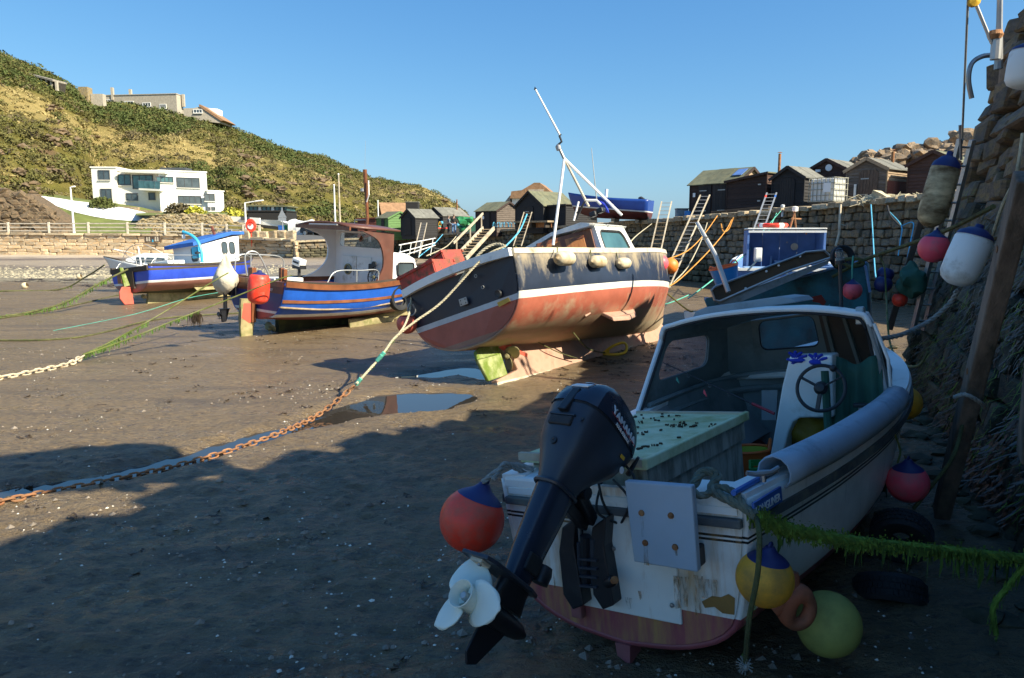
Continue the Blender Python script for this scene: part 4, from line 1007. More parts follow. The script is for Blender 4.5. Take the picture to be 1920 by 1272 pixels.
# rock armour on the skyline behind the sheds
ra = thing('rock_armour', 'ridge of tan boulders on the skyline behind the right hand sheds', 'boulders', (0, 0, 0))
RB_ = []
for i in range(6):
    bq = MB(); blob(bq, (0, 0, 0), 1, random.Random(i + 70), 2, (1.2, 1, .8), .42); me_o = bq.build('boulder', 'rock', ra, smooth=1, ang=28); RB_.append(me_o)
r = random.Random(77); first = set()
for k in range(230):
    px = 1596 + (1812 - 1596) * (r.random() ** .8); yb = r.uniform(44, 49); ztop = interp([(1596, 6.9), (1640, 7.4), (1700, 7.5), (1790, 8.3), (1830, 8.6)], px); row = r.random()
    z = ztop - row * 1.9; s = r.uniform(.26, .55); p = W(px, 400, yb - row * 3)
    m4 = MT((p.x, p.y, z - s * .4)) @ MR(r.random() * 6.3, 4, 'Z') @ MR(r.random() * .6, 4, 'X') @ Matrix.Scale(s, 4)
    i = k % 6
    if i not in first: RB_[i].matrix_basis = m4; first.add(i)
    else: inst(RB_[i], 'boulder', ra, m4)
b = MB(); q = [at(px, 48, interp([(1590, 5.6), (1640, 6.6), (1700, 6.9), (1830, 7.9)], px)) for px in (1590, 1640, 1700, 1830)]; b.ring([[V(p) + V((0, -3, -3)) for p in q], [V(p) for p in q], [V(p) + V((0, 6, -.3)) for p in q], [V(p) + V((0, 9, -4)) for p in q]], closed=False, caps=False); b.build('rubble_core', 'mortar_left', ra)

# ================================================================ QUAY CLUTTER
# white caged plastic tank
ib = thing('ibc_tank', 'white plastic tank in a metal cage on a pallet at the quay edge', 'tank', at(1550, 33.4, 3.68), R_(-55))
BX((0, 0, .66), (1.12, .95, .98)).build('tank', 'ibc_plastic', ib, bevel=.06)
for i in range(7):
    x = -.6 + i * .2
    for sy in (-1, 1): BM((x, sy * .52, .14), (x, sy * .52, 1.18), .025, .025).build('cage_bar', 'box_side', ib)
for i in range(6):
    y = -.5 + i * .2
    for sx in (-1, 1): BM((sx * .61, y, .14), (sx * .61, y, 1.18), .025, .025).build('cage_bar', 'box_side', ib)
for z in (.16, .42, .68, .94, 1.18):
    for sy in (-1, 1): BM((-.61, sy * .535, z), (.61, sy * .535, z), .028, .028).build('cage_ring', 'box_side', ib)
    for sx in (-1, 1): BM((sx * .625, -.52, z), (sx * .625, .52, z), .028, .028).build('cage_ring', 'box_side', ib)
for y in (-.42, 0, .42): BX((0, y, .06), (1.2, .12, .13)).build('pallet_skid', 'timber_dark', ib)
BX((.3, -.56, .75), (.35, .01, .4)).build('label_plate', 'white_print', ib)
# beam on edge, blue drum, crates, posts
pb_ = thing('timber_baulk', 'long dark timber baulk lying on the quay edge in front of the black sheds', 'timber'); A, B_ = W(1336, 403, 37.2), W(1444, 393, 35.2); BM(A, B_, .35, .32).build('baulk', 'timber_dark', pb_, bevel=.02)
for t_ in (.2, .75): BX(A.lerp(B_, t_) + V((0, -.02, -.25)), (.2, .3, .25)).build('chock', 'timber_dark', pb_)
dr = thing('blue_drum', 'short blue plastic drum on the quay left of the widest shed', 'drum', at(1293, 41, 3.15)); LT([(.26, 0), (.28, .03), (.28, .5), (.26, .52), (.0, .52)], 16).build('drum_body', 'tub_blue', dr); TB([V((.285 * math.cos(a), .285 * math.sin(a), .3)) for a in [i * .4488 for i in range(14)]], .015, 5, loop=True).build('drum_hoop', 'tub_blue', dr)
bo = thing('fish_bin', 'grey upright bin beside the blue drum on the quay', 'bin', at(1278, 42, 3.1)); BX((0, 0, .35), (.6, .5, .7), taper=1.05).build('bin_body', 'grp_grey', bo); BX((0, 0, .72), (.68, .58, .05)).build('bin_rim', 'black_plastic', bo)
tb_ = thing('trestle_bench', 'long low timber trestle on the quay in front of the big black shed', 'bench', at(1000, 52, 2.86), R_(-48)); BX((0, 0, .42), (3.4, .6, .12)).build('top', 'timber', tb_)
for sx in (-1.4, 0, 1.4): BX((sx, 0, .2), (.14, .5, .38)).build('leg', 'timber_dark', tb_)
BX((0, .2, .2), (3.2, .05, .35)).build('apron', 'rust', tb_)
# creels with blue hoops, yellow hoops
def creel(label, p, rz, m, cat='lobster pot', group=None, name='lobster_pot', s=1.0):
    t = thing(name, label, cat, p, rz, group); b = MB(); b.box((0, 0, .04), (.75 * s, .5 * s, .05)); b.build('base', 'timber_dark', t)
    for x in (-.34, 0, .34): TB([V((x * s, -.24 * s, .05))] + [V((x * s, .24 * s * math.cos(a), .08 + .36 * s * math.sin(a))) for a in [math.pi * (1 - i / 8) for i in range(9)]] + [V((x * s, .24 * s, .05))], .022, 6).build('hoop', m, t)
    for a in (30, 90, 150): BM((-.34 * s, .24 * s * math.cos(R_(a)), .08 + .36 * s * math.sin(R_(a))), (.34 * s, .24 * s * math.cos(R_(a)), .08 + .36 * s * math.sin(R_(a))), .02, .02).build('slat', 'black_plastic', t)
    return t
for i, (px, y) in enumerate(((934, 57.5), (945, 57.3), (956, 57))): creel(['leftmost of three lobster pots with blue hoops under the grey board shed', 'middle lobster pot with blue hoops under the grey board shed', 'rightmost of three lobster pots with blue hoops under the grey board shed'][i], at(px, y, 2.9), R_(-20 + i * 30), 'rope_blue', group='blue hooped lobster pots')
for i, (px, y) in enumerate(((808, 67.5), (818, 67.2))): creel(['left one of the two lobster pots with yellow hoops on the red dinghy', 'right one of the two lobster pots with yellow hoops on the red dinghy'][i], at(px, y, 3.1), R_(-20), 'yellow_paint', group='yellow hooped lobster pots')
rdh = thing('quay_dinghy', 'small dark dinghy with a red gunwale on the quay left of the people', 'boat', at(812, 67.4, 2.45), R_(-60))
b = MB(); b.ring([[V((hw * math.sin(a), y, .02 + .5 * (1 - math.cos(a)))) for a in [R_(-90 + 18 * k) for k in range(11)]] for y, hw in ((-1.3, .5), (-.6, .62), (.3, .6), (1.0, .35), (1.4, .04))], closed=False, caps=False); b.build('hull', 'timber_dark', rdh, smooth=1, solid=.03)
for sg in (-1, 1): TB([(sg * hw, y, .52) for y, hw in ((-1.3, .5), (-.6, .62), (.3, .6), (1.0, .35), (1.4, .04))], .05, 6).build('gunwale', 'red_orange', rdh)
nt_ = thing('net_heap', 'heap of green netting piled on the quay right of the two people', 'net', at(875, 65.5, 2.5)); q = MB(); r = random.Random(5)
for k in range(7): blob(q, (r.uniform(-.6, .6), r.uniform(-.4, .4), r.uniform(.2, 1.1)), r.uniform(.25, .5), r, 2, (1, 1, .8), .5)
q.build('netting', 'green_paint', nt_, smooth=1); BX((.3, 0, .5), (.9, .6, 1.0)).build('green_bin', 'tarp_green', nt_)
hg = thing('hanging_gear', 'ropes and bright floats hung in a bunch on the black shed wall', 'fishing gear', at(826, 69.5, 3.2))
for k, (x, z, m_) in enumerate(((-.4, .75, 'buoy_orange'), (.1, .3, 'rope_blue'), (.75, .5, 'rope_teal'), (1.1, .2, 'red_orange'), (1.3, .55, 'buoy_amber'), (-.1, -.1, 'rope_teal'), (1.6, .1, 'rope_blue'))):
    q = MB(); blob(q, (x, 0, z), .15, r, 2, (1, .8, 1), .12); q.build('float', m_, hg, smooth=1)
TB([(-.8, 0, .95), (2.0, 0, .7)], .03, 6).build('hanging_pole', 'timber_dark', hg)

# two people on the quay
def person(label, pos, rz, top, legs, arms=0, scale=1., hair='hair_grey'):
    t = thing('person', label, 'person', pos, rz)
    def skin(name, verts, edges, rad, m, root=0):
        me = bpy.data.meshes.new(name); me.from_pydata([V(v) * scale for v in verts], edges, []); me.materials.append(M[m]); o = bpy.data.objects.new(name, me); C.objects.link(o); o.parent = t
        q = o.modifiers.new('skin', 'SKIN'); q.use_smooth_shade = True
        for i, rr in enumerate(rad): me.skin_vertices[0].data[i].radius = (rr[0] * scale, rr[1] * scale) if hasattr(rr, '__len__') else (rr * scale, rr * scale)
        me.skin_vertices[0].data[root].use_root = True; s_ = o.modifiers.new('s', 'SUBSURF'); s_.levels = 1; s_.render_levels = 1; return o
    skin('body', [(0, 0, .95), (0, 0, 1.15), (0, .01, 1.36), (0, .01, 1.47), (0, -.01, 1.55), (0, -.02, 1.66), (0, -.015, 1.74), (-.2, .0, 1.40), (-.25, .03, 1.13), (-.2, -.12 - arms, .95), (.2, .0, 1.40), (.25, .03, 1.13), (.2, -.14, .96), (-.19, -.16 - arms, .88), (.19, -.18, .89), (-.1, 0, .9), (.1, 0, .9), (-.11, -.01, .48), (.12, .02, .48), (-.12, .03, .06), (.13, .05, .06), (-.13, -.12, .03), (.14, -.1, .03)],
         [(0, 1), (1, 2), (2, 3), (3, 4), (4, 5), (5, 6), (2, 7), (7, 8), (8, 9), (9, 13), (2, 10), (10, 11), (11, 12), (12, 14), (0, 15), (0, 16), (15, 17), (16, 18), (17, 19), (18, 20), (19, 21), (20, 22)],
         [(.15, .1), (.145, .1), (.16, .1), (.06, .06), (.055, .055), (.085, .1), (.06, .07), .06, .045, .035, .06, .045, .035, .04, .04, .095, .095, .065, .065, .045, .045, .04, .04], 'skin')
    skin('jacket', [(0, 0, .90), (0, 0, 1.15), (0, .01, 1.38), (-.2, .0, 1.41), (-.255, .03, 1.13), (-.205, -.11 - arms, .97), (.2, 0, 1.41), (.255, .03, 1.13), (.205, -.13, .98), (0, .01, 1.46)], [(0, 1), (1, 2), (2, 3), (3, 4), (4, 5), (2, 6), (6, 7), (7, 8), (2, 9)], [(.175, .12), (.165, .12), (.18, .12), .075, .06, .05, .075, .06, .05, (.08, .08)], top)
    skin('trousers', [(0, 0, .93), (-.1, 0, .86), (.1, 0, .86), (-.11, -.01, .48), (.12, .02, .48), (-.12, .03, .08), (.13, .05, .08)], [(0, 1), (0, 2), (1, 3), (2, 4), (3, 5), (4, 6)], [(.165, .12), (.105, .105), (.105, .105), .08, .08, .065, .065], legs)
    b = MB(); blob(b, (0, .01, 1.70 * scale), .105 * scale, random.Random(3), 2, (.95, 1.05, 1), .05); b.build('hair', hair, t, smooth=1)
    f = MB(); blob(f, (0, -.125 * scale, 1.655 * scale), .014 * scale, random.Random(2), 1, (1, 1.2, 1.4), 0); f.build('nose', 'skin', t)
    return t
person('person in a dark jacket and light blue jeans standing at the quay edge', at(851, 66.6, 2.42), R_(170), 'jacket_dark', 'jeans', .0)
person('person in a grey shirt and dark trousers, left of the one in jeans', at(841, 67.2, 2.42), R_(110), 'shirt_grey', 'trousers_dark', .12, .95)

# lifebuoy stand, lamp posts, poles, signs, car, white tarpaulin stack
lb = thing('lifebuoy_station', 'red lifebuoy housing on a red post above the sea wall', 'lifebuoy', tuple(W(472, 450, 69) - V((0, 0, .35))))
TB([(0, 0, -.4), (0, 0, 1.5)], .06, 8).build('post', 'red_orange', lb); LT([(.0, -.06), (.46, -.06), (.5, 0), (.46, .07), (.28, .08), (.27, .0)], 24, MT((0, -.05, 1.65)) @ MR(R_(90), 4, 'X') @ Matrix.Diagonal((1, 1.25, 1, 1))).build('housing', 'red_orange', lb, smooth=1)
LT([(0, .075), (.27, .085), (.27, .10), (0, .11)], 20, MT((0, -.07, 1.58)) @ MR(R_(90), 4, 'X')).build('panel', 'white_print', lb)
LT([(0, 0), (.14, 0), (.14, .03), (0, .03)], 12, MT((0, -.19, 1.78)) @ MR(R_(90), 4, 'X')).build('emblem', 'red_orange', lb)
def lamp(label, px, y, z, h, arm, group='street lamps'):
    t = thing('street_lamp', label, 'street lamp', at(px, y, z), 0, group); b = MB(); b.tube([(0, 0, 0), (0, 0, h * .2), (0, 0, h)], [.13, .10, .07], 10); b.build('pole', 'white_paint', t)
    TB([(0, 0, h - .05), (arm, 0, h + .12 * abs(arm))], .05, 8).build('arm', 'white_paint', t); BX((arm * 1.25, 0, h + .15 * abs(arm)), (abs(arm) * .55 + .2, .2, .12), MR(-.12 * (1 if arm > 0 else -1), 3, 'Y')).build('lantern', 'white_clean', t, bevel=.03)
lamp('street lamp on the promenade before the white driveway, leftmost in the photo', 136, 76, 2.4, 4.75, .25)
lamp('street lamp right of the white house, by the black building', 460, 77, 2.35, 3.3, 1.2)
for i, (px, h, lab) in enumerate(((628, 5.1, 'shorter left one of two white poles behind the clinker boat wheelhouse'), (637, 6.2, 'taller right one of two pale poles behind the clinker boat wheelhouse'))):
    t = thing('flag_pole', lab, 'pole', at(px, 78, 2.3), 0, 'pair of poles on the shore road'); TB([(0, 0, 0), (0, 0, h * .5), (0, 0, h)], [.11, .09, .07], 8).build('shaft', 'timber_pale' if i else 'white_paint', t); LT([(0, -.1), (.12, 0), (.0, .12)], 8, MT((0, 0, h + .05))).build('finial', 'white_clean', t)
t = thing('flag_pole', 'short white pole on the slope right of the red brown hut', 'pole', at(709, 88, 2.5)); TB([(0, 0, 0), (0, 0, 3.9)], .07, 8).build('shaft', 'white_paint', t)
t = thing('warning_sign', 'back of a triangular road sign on a grey post beside the road', 'sign', at(529, 76, 2.2)); TB([(0, 0, 0), (0, 0, 2.9)], .05, 8).build('post', 'alu', t); PR([V((-.45, -.05, 1.9)), V((.45, -.05, 1.9)), V((0, -.05, 2.75))], (0, 0, 0), (0, .03, 0)).build('triangle', 'alu', t); BX((0, -.06, 1.72), (.8, .03, .32)).build('plate', 'alu', t)
ban = thing('banner', 'dark printed banner with pale figures fixed to the sea wall', 'banner', tuple(W(290, 449, 72.5) + V((0, -.42, 0))), R_(-14)); BX((0, 0, 0), (1.75, .04, .55)).build('sheet', 'door_weathered', ban)
for i, x in enumerate((-.62, -.35, .35, .6)): BX((x, -.03, .02), (.2, .01, .42), taper=.6).build('printed_figure', 'cover_cream', ban)
BX((.02, -.03, -.13), (.2, .01, .25), taper=.5).build('printed_figure', 'davit_blue', ban)
car = thing('parked_car', 'dark hatchback parked on the shore road, seen from its front right corner', 'car', at(600, 76.5, 2.22), R_(-28))
def carbody(prof, hw, name, m, par, inset=0):
    b = MB(); b.ring([[V((x, sy * (hw - (inset if z > 1.0 else 0)), z)) for x, z in prof] for sy in (-1, 1)], True, True); return b.build(name, m, par, bevel=.05, smooth=1, ang=40)
CP = [(-2.0, .35), (-2.05, .75), (-1.85, 1.02), (-1.55, 1.45), (-.6, 1.55), (.35, 1.48), (1.05, 1.0), (1.85, .85), (2.05, .6), (2.02, .35)]
carbody(CP, .85, 'body', 'car_paint', car, .12)
for sy in (-1, 1):
    PR([V((-1.4, sy * .77, 1.05)), V((.85, sy * .77, 1.05)), V((.3, sy * .75, 1.4)), V((-1.2, sy * .75, 1.38))], (0, 0, 0), (0, -sy * .02 + sy * .03, 0)).build('side_window', 'car_glass', car)
    for x in (-1.3, 1.3):
        w_o = LT([(.0, -.1), (.31, -.1), (.33, -.05), (.33, .08), (.31, .1), (.2, .1)], 20, MT((x, sy * .8, .33)) @ MR(R_(90), 4, 'X')).build('wheel', 'black_rubber', car, smooth=1); LT([(0, -.11), (.2, -.11), (.2, .11), (0, .11)], 12, MT((x, sy * .82, .33)) @ MR(R_(90), 4, 'X')).build('rim', 'alu', w_o)
    BX((1.93, sy * .62, .72), (.16, .3, .16)).build('headlight', 'white_clean', car, bevel=.03)
PR([V((1.0, -.68, 1.04)), V((1.0, .68, 1.04)), V((.4, .6, 1.45)), V((.4, -.6, 1.45))], (0, 0, 0), (.03, 0, .03)).build('windscreen', 'car_glass', car)
BX((2.05, 0, .5), (.03, .5, .12)).build('number_plate', 'white_print', car)
tp = thing('tarpaulin_stack', 'long stack wrapped in dirty white sheeting left of the parked car', 'covered stack', at(563, 78, 2.3), R_(-5)); q = MB(); r = random.Random(8)
rings = []
for i in range(9):
    x = -1.15 + i * .3; rings.append([V((x + r.uniform(-.04, .04), c_ * .6 + r.uniform(-.05, .05), z + r.uniform(-.06, .06) + .08 * math.sin(i))) for c_, z in ((-1, 0), (-1.02, .7), (-.9, 1.45), (0, 1.6), (.9, 1.45), (1, 0))])
q.ring(rings, True, True).build('sheeting', 'white_rusty', tp, smooth=False)
gb_ = thing('wheelie_bin', 'green wheelie bin beside the white sheeted stack', 'bin', at(538, 78.5, 2.3)); BX((0, 0, .5), (.5, .5, 1.0), taper=1.15).build('bin_body', 'green_paint', gb_); BX((0, 0, 1.04), (.62, .62, .07)).build('lid', 'green_paint', gb_)
bb_ = thing('wheelie_bin', 'blue wheelie bin left of the green one beside the road sign', 'bin', at(527, 80, 2.3)); BX((0, 0, .5), (.5, .5, 1.0), taper=1.15).build('bin_body', 'blue_paint', bb_); BX((0, 0, 1.04), (.62, .62, .07)).build('lid', 'blue_paint', bb_)
# ================================================================ BOATS
CAMO = V((0, 0, CAMH))
def hit(root, px, py, ax, val):
    """local point of a boat where the sight line meets one of its own planes"""
    inv = root.matrix_basis.inverted(); c = inv @ CAMO; d = inv @ un(px, py, y=1.) - c
    i = 'xyz'.index(ax); return c + d * ((val - c[i]) / d[i])
def hull_grid(sta, nl=6, ns=4):
    nc = len(sta[0]); paths = [cr([s[c] for s in sta], nl) for c in range(nc)]
    return [cr([paths[c][i] for c in range(nc)], ns) for i in range(len(paths[0]))]
def mir(p): return V((-p[0], p[1], p[2]))
def hull_mesh(root, G, m, name='hull', solid=.035, ang=60, tm=None):
    b = MB(); rows = [[mir(p) for p in g[::-1]] + [V(p) for p in g[1:]] for g in G]
    b.ring(rows, closed=False, caps=False); o = b.build(name, m, root, smooth=1, ang=ang, solid=solid)
    n = len(rows[0]); t = MB(); t.add([p for p in rows[0]] , [list(range(n))]); t.v = [v - V((0, .004, 0)) for v in t.v]
    t2 = MB(); t2.prism(rows[0], (0, -.006, 0), (0, .04, 0)); t2.build('transom', tm or m, root)
    return o
def strip_along(root, G, j0, j1, out, thick, name, m, sides=(1, -1), i0=0, i1=None, world=False):
    """plank or rubbing strip following the hull surface between two girth positions (fractions of the grid)"""
    for sg in sides:
        b = MB(); rings = []
        n = len(G[0]) - 1
        def pt(g, s):
            k = s * n; i = min(int(k), n - 1); return g[i].lerp(g[i + 1], k - i)
        for g in G[i0:i1]:
            a, c = pt(g, j0), pt(g, j1); mid = (a + c) / 2; nn = V((1, 0, 0)) if abs(mid.x) < .05 else V((a.z - c.z, 0, c.x - a.x))
            nn = V((abs(c.z - a.z), 0, -abs(c.x - a.x) if c.z > a.z else 0)); nn = nn.normalized() if nn.length > 1e-6 else V((1, 0, 0))
            q = [a + nn * out, c + nn * (out * .4), c + nn * (out * .4 - thick), a + nn * (out - thick)]
            rings.append([V((sg * p.x, p.y, p.z)) for p in q])
        b.ring(rings, True, True).build(name, m, root, smooth=1, ang=50)
def rail_along(root, path, w, h, name, m, off=(0, 0, 0), sides=(1, -1), smooth=1):
    for sg in sides:
        b = MB(); rings = []; P = [V((sg * p[0] + sg * off[0], p[1] + off[1], p[2] + off[2])) for p in path]
        for i, p in enumerate(P):
            d = (P[min(i + 1, len(P) - 1)] - P[max(i - 1, 0)]).normalized(); a = d.cross(V((0, 0, 1))).normalized(); u = a.cross(d)
            rings.append([p + a * w / 2 + u * h / 2, p - a * w / 2 + u * h / 2, p - a * w / 2 - u * h / 2, p + a * w / 2 - u * h / 2])
        b.ring(rings, True, True).build(name, m, root, smooth=smooth, ang=50)
def deck(root, path, name, m, dz=0, inset=.0, thick=.04, i0=0, i1=None):
    P = path[i0:i1]; b = MB(); rows = [[V((-max(p[0] - inset, .01), p[1], p[2] + dz)), V((0, p[1], p[2] + dz + .02)), V((max(p[0] - inset, .01), p[1], p[2] + dz))] for p in P]
    b.ring(rows, False, False); return b.build(name, m, root, smooth=1, ang=40, solid=thick)
def rrect(w, h, r, n=4):
    out = []
    for cx, cz, a0 in ((w / 2 - r, h / 2 - r, 0), (-w / 2 + r, h / 2 - r, 90), (-w / 2 + r, -h / 2 + r, 180), (w / 2 - r, -h / 2 + r, 270)):
        for i in range(n + 1): a = R_(a0 + 90 * i / n); out.append((cx + r * math.cos(a), cz + r * math.sin(a)))
    return out
def bilerp(q, u, v): return q[0].lerp(q[1], u).lerp(q[3].lerp(q[2], u), v)
def panel_with_window(root, quad, win, m, frame, glass, th=.03, name='side_panel', r=.15, rim=.012):
    """quad = 4 corners (bottom-left, bottom-right, top-right, top-left); win=(u0,v0,u1,v1)"""
    u0, v0, u1, v1 = win; n = 4; inner = []; outer = []
    W_ = (quad[1] - quad[0]).length; H_ = (quad[3] - quad[0]).length; w, h = (u1 - u0) * W_, (v1 - v0) * H_; rr = min(w, h) * r * 1.6
    for x, z in rrect(w, h, rr, n):
        u, v = (u0 + u1) / 2 + x / W_, (v0 + v1) / 2 + z / H_; inner.append(bilerp(quad, u, v))
    corners = [(1, 1), (0, 1), (0, 0), (1, 0)]
    k = 0
    for ci, (cu, cv) in enumerate(corners):
        nu, nv = corners[(ci + 1) % 4]; pu, pv = corners[ci - 1]
        for i in range(n + 1):
            t = i / n
            if t < .5: f = .5 - t; u, v = cu + (pu - cu) * f * .6, cv + (pv - cv) * f * .6
            else: f = t - .5; u, v = cu + (nu - cu) * f * .6, cv + (nv - cv) * f * .6
            outer.append(bilerp(quad, u, v))
    nn = (quad[1] - quad[0]).cross(quad[3] - quad[0]).normalized()
    o = MB().hole_panel(outer, inner, nn * th).build(name, m, root)
    wf = TB([p + nn * th * .5 for p in inner], rim + th * .5, 6, loop=True).build('window', frame, root)
    MB().add([p + nn * th * .5 for p in inner], [list(range(len(inner)))]).build('pane', glass, wf)
    return o
def prop(root, c, axis, rad, m, blades=3, hub=.05):
    axis = V(axis).normalized(); e = axis.orthogonal().normalized(); f = axis.cross(e); m4 = Matrix((e, f, axis)).transposed().to_4x4(); m4.translation = V(c)
    h = LT([(hub * .3, -hub * 1.6), (hub, -hub), (hub, hub * 1.1), (0, hub * 1.6)], 14, m4).build('propeller', m, root, smooth=1)
    for k in range(blades):
        a0 = 2 * math.pi * k / blades + .5; rows = []
        for i in range(8):
            t = i / 7; rr = hub * .8 + (rad - hub * .8) * t; w = rad * (.18 + .30 * math.sin(math.pi * min(1, t * .9 + .08)))
            if t > .95: w *= .5
            rows.append([m4 @ V((rr * math.cos(a0 + s * w / max(rr, hub * 1.3)), rr * math.sin(a0 + s * w / max(rr, hub * 1.3)), s * w * .45)) for s in (-1, -.5, 0, .5, 1)])
        MB().ring(rows, False, False).build('blade', m, h, smooth=1, ang=180, solid=.008)
    return h
def buoy(label, p, r, m, axis=(0, 0, 1), neck='buoy_blue', cat='buoy', group=None, cone=True, name='round_buoy', lace=True):
    t = thing(name, label, cat, p, 0, group); a = V(axis).normalized(); e = a.orthogonal().normalized(); m4 = Matrix((e, a.cross(e), a)).transposed().to_4x4()
    prof = [(0, -r)] + [(r * math.sin(R_(x)), -r * math.cos(R_(x))) for x in range(12, 147, 9)]
    b = LT(prof, 32, m4, caps=False); b.build('buoy_body', m, t, smooth=1, ang=180)
    if cone:
        q = [(r * math.sin(R_(x)) * 1.006, -r * math.cos(R_(x)) * 1.006) for x in (134, 141, 148, 154)] + [(r * .30, r * 1.0), (r * .2, r * 1.12), (r * .16, r * 1.19), (0, r * 1.2)]
        LT(q, 32, m4, caps=False).build('neck', neck, t, smooth=1, ang=180)
        ey = MB(); ey.tube([m4 @ v for v in arc((0, 0, r * 1.23), r * .10, 0, 345, 14, 'xz')], r * .05, 6, loop=True); ey.build('eye', neck, t, smooth=1)
    return t
def fender(label, p, r, L, m, axis, ends='buoy_blue', group=None, name='long_fender', cap=.66):
    t = thing(name, label, 'fender', p, 0, group); a = V(axis).normalized(); e = a.orthogonal().normalized(); m4 = Matrix((e, a.cross(e), a)).transposed().to_4x4(); h = L / 2
    body = [(r * .62, -h * .90), (r * .86, -h * .80), (r, -h * .6), (r * 1.02, 0), (r, h * .6), (r * .86, h * .80), (r * .62, h * .90)]
    LT(body, 28, m4, caps=False).build('fender_body', m, t, smooth=1, ang=180)
    for s in (-1, 1):
        q = [(r * .64, s * h * .895), (r * .5, s * h * .96), (r * .24, s * h * 1.0), (r * .2, s * h * 1.12), (0, s * h * 1.13)]
        if ends == 'buoy_blue' and s < 0: q = [(r * .62, -h * .9), (r * .4, -h * .97), (0, -h)]
        if s < 0 and ends == 'buoy_blue': LT(q, 24, m4, caps=False).build('end_cap', m, t, smooth=1, ang=180)
        else:
            if ends == 'buoy_blue': q = ([(r * 1.01, h * cap), (r * .885, h * .805)] if cap < .8 else [(r * .7, h * .875)]) + q
            LT(q, 24, m4, caps=False).build('end_cap', ends, t, smooth=1, ang=180)
    return t

# ---------------------------------------------------------------- A: near open boat with cuddy and outboard
near = thing('cuddy_boat', 'nearest boat, white open workboat with grey wheel shelter and a steering wheel, in the shade', 'boat', mat=pose(.65, 3.98, .09, 37.3, -7.7, -1.3, 1.085))
sta = [[(0, 0, 0), (.36, 0, .05), (.60, 0, .19), (.67, 0, .5), (.71, 0, .82)],
       [(0, 1.2, -.03), (.42, 1.2, .05), (.74, 1.2, .2), (.82, 1.2, .52), (.87, 1.2, .83)],
       [(0, 2.4, -.02), (.42, 2.4, .08), (.76, 2.4, .26), (.88, 2.4, .58), (.94, 2.4, .88)],
       [(0, 3.4, .05), (.28, 3.4, .2), (.55, 3.4, .42), (.74, 3.4, .7), (.84, 3.42, .98)],
       [(0, 4.15, .2), (.11, 4.18, .36), (.27, 4.22, .58), (.43, 4.27, .85), (.52, 4.32, 1.08)],
       [(0, 4.6, .62), (.02, 4.63, .72), (.035, 4.68, .84), (.05, 4.74, 1.0), (.07, 4.82, 1.17)]]
G = hull_grid(sta, 6, 4); NG = G
hull_mat('hull_near', [(-9, (.34, .085, .095)), (.225, (.84, .83, .78)), (.60, (.012, .012, .014)), (.612, (.84, .83, .78)), (.622, (.012, .012, .014)), (.634, (.85, .84, .8))], curve=(0, 0, .012), dirt=(.24, .22, .17), damt=.30)
hull_mat('transom_near', [(-9, (.34, .085, .095)), (.225, (.84, .83, .78)), (.60, (.012, .012, .014)), (.612, (.84, .83, .78)), (.622, (.012, .012, .014)), (.634, (.85, .84, .8))], dirt=(.50, .28, .08), damt=.47)
hull_mesh(near, G, 'hull_near', ang=40, tm='transom_near', solid=.03)
sheer = [g[-1] for g in G]
# moulded lapstrake ridges, black rubbing strake, cap
for j in (.50, .58, .66, .80): strip_along(near, G, j, j + .03, .016, .02, 'moulded_ridge', 'white_paint')
rail_along(near, sheer, .04, .045, 'rubbing_strake', 'rubber_grey', (.015, 0, -.12))
BX((0, -.02, .70), (1.40, .04, .045)).build('rubbing_strake', 'rubber_grey', near, bevel=.008)
rail_along(near, sheer, .15, .03, 'gunwale_cap', 'white_paint', (-.06, 0, .01))
# inner liner and floor
LG = [[V((max(.02, g[k].x - .13 - .02 * (4 - min(4, k // 4))), g[k].y + (.06 if i == 0 else 0), max(g[k].z, .14) + (0 if k < len(g) - 1 else .005))) for k in (8, 10, 12, 14, 16)] for i, g in enumerate(G) if g[-1].y < 4.4]
b = MB()
for sg in (1, -1): b.ring([[V((sg * p.x, p.y, p.z)) for p in row] for row in LG], False, False)
b.build('inner_liner', 'grp_grey', near, smooth=1, ang=50)
b = MB(); b.ring([[V((-max(.05, g[8].x + .02), g[8].y, .20)), V((max(.05, g[8].x + .02), g[8].y, .20))] for g in G if g[-1].y < 4.3], False, False); b.build('floor', 'grp_grey', near)
BX((0, .09, .45), (1.3, .05, .5)).build('inner_transom', 'grp_grey', near)
BX((0, .05, .755), (1.36, .14, .035)).build('transom_cap', 'white_paint', near)
# raised quarter corners of the transom
for sg in (1, -1):
    b = MB(); poly = [V((sg * .30, 0, .76)), V((sg * .72, 0, .76)), V((sg * .715, 0, .835)), V((sg * .40, 0, .835)), V((sg * .34, 0, .80))]
    b.prism(poly, (0, -.015, 0), (0, .24, 0)); b.build('quarter_locker', 'white_paint', near, bevel=.02)
BX((.05, -.012, .45), (.60, .02, .60)).build('transom_pad', 'white_rusty', near, bevel=.008)
for x in (-.2, .0, .31):
    for z in (.25, .5, .68): LT([(.013, -.012), (.01, -.02), (0, -.022)], 8, MT((x, -.02, z)) @ MR(R_(-90), 4, 'X')).build('bolt', 'steel', near)
for z, w in ((.62, .0),): pass
k = MB(); k.prism([V((-.02, .1, .0)), V((-.02, 4.0, .1)), V((-.02, 4.0, -.02)), V((-.02, .1, -.16))], (0, 0, 0), (.04, 0, 0)); k.build('keel', 'antifoul', near)
PR([V((0, -.02, -.02)), V((.09, -.02, -.02)), V((.07, -.02, -.24)), V((.02, -.02, -.24))], (-.05, 0, 0), (-.05, .12, 0)).build('skeg', 'antifoul', near)
BX((-.26, -.03, .13), (.07, .05, .09)).build('transducer', 'antifoul', near, bevel=.01)
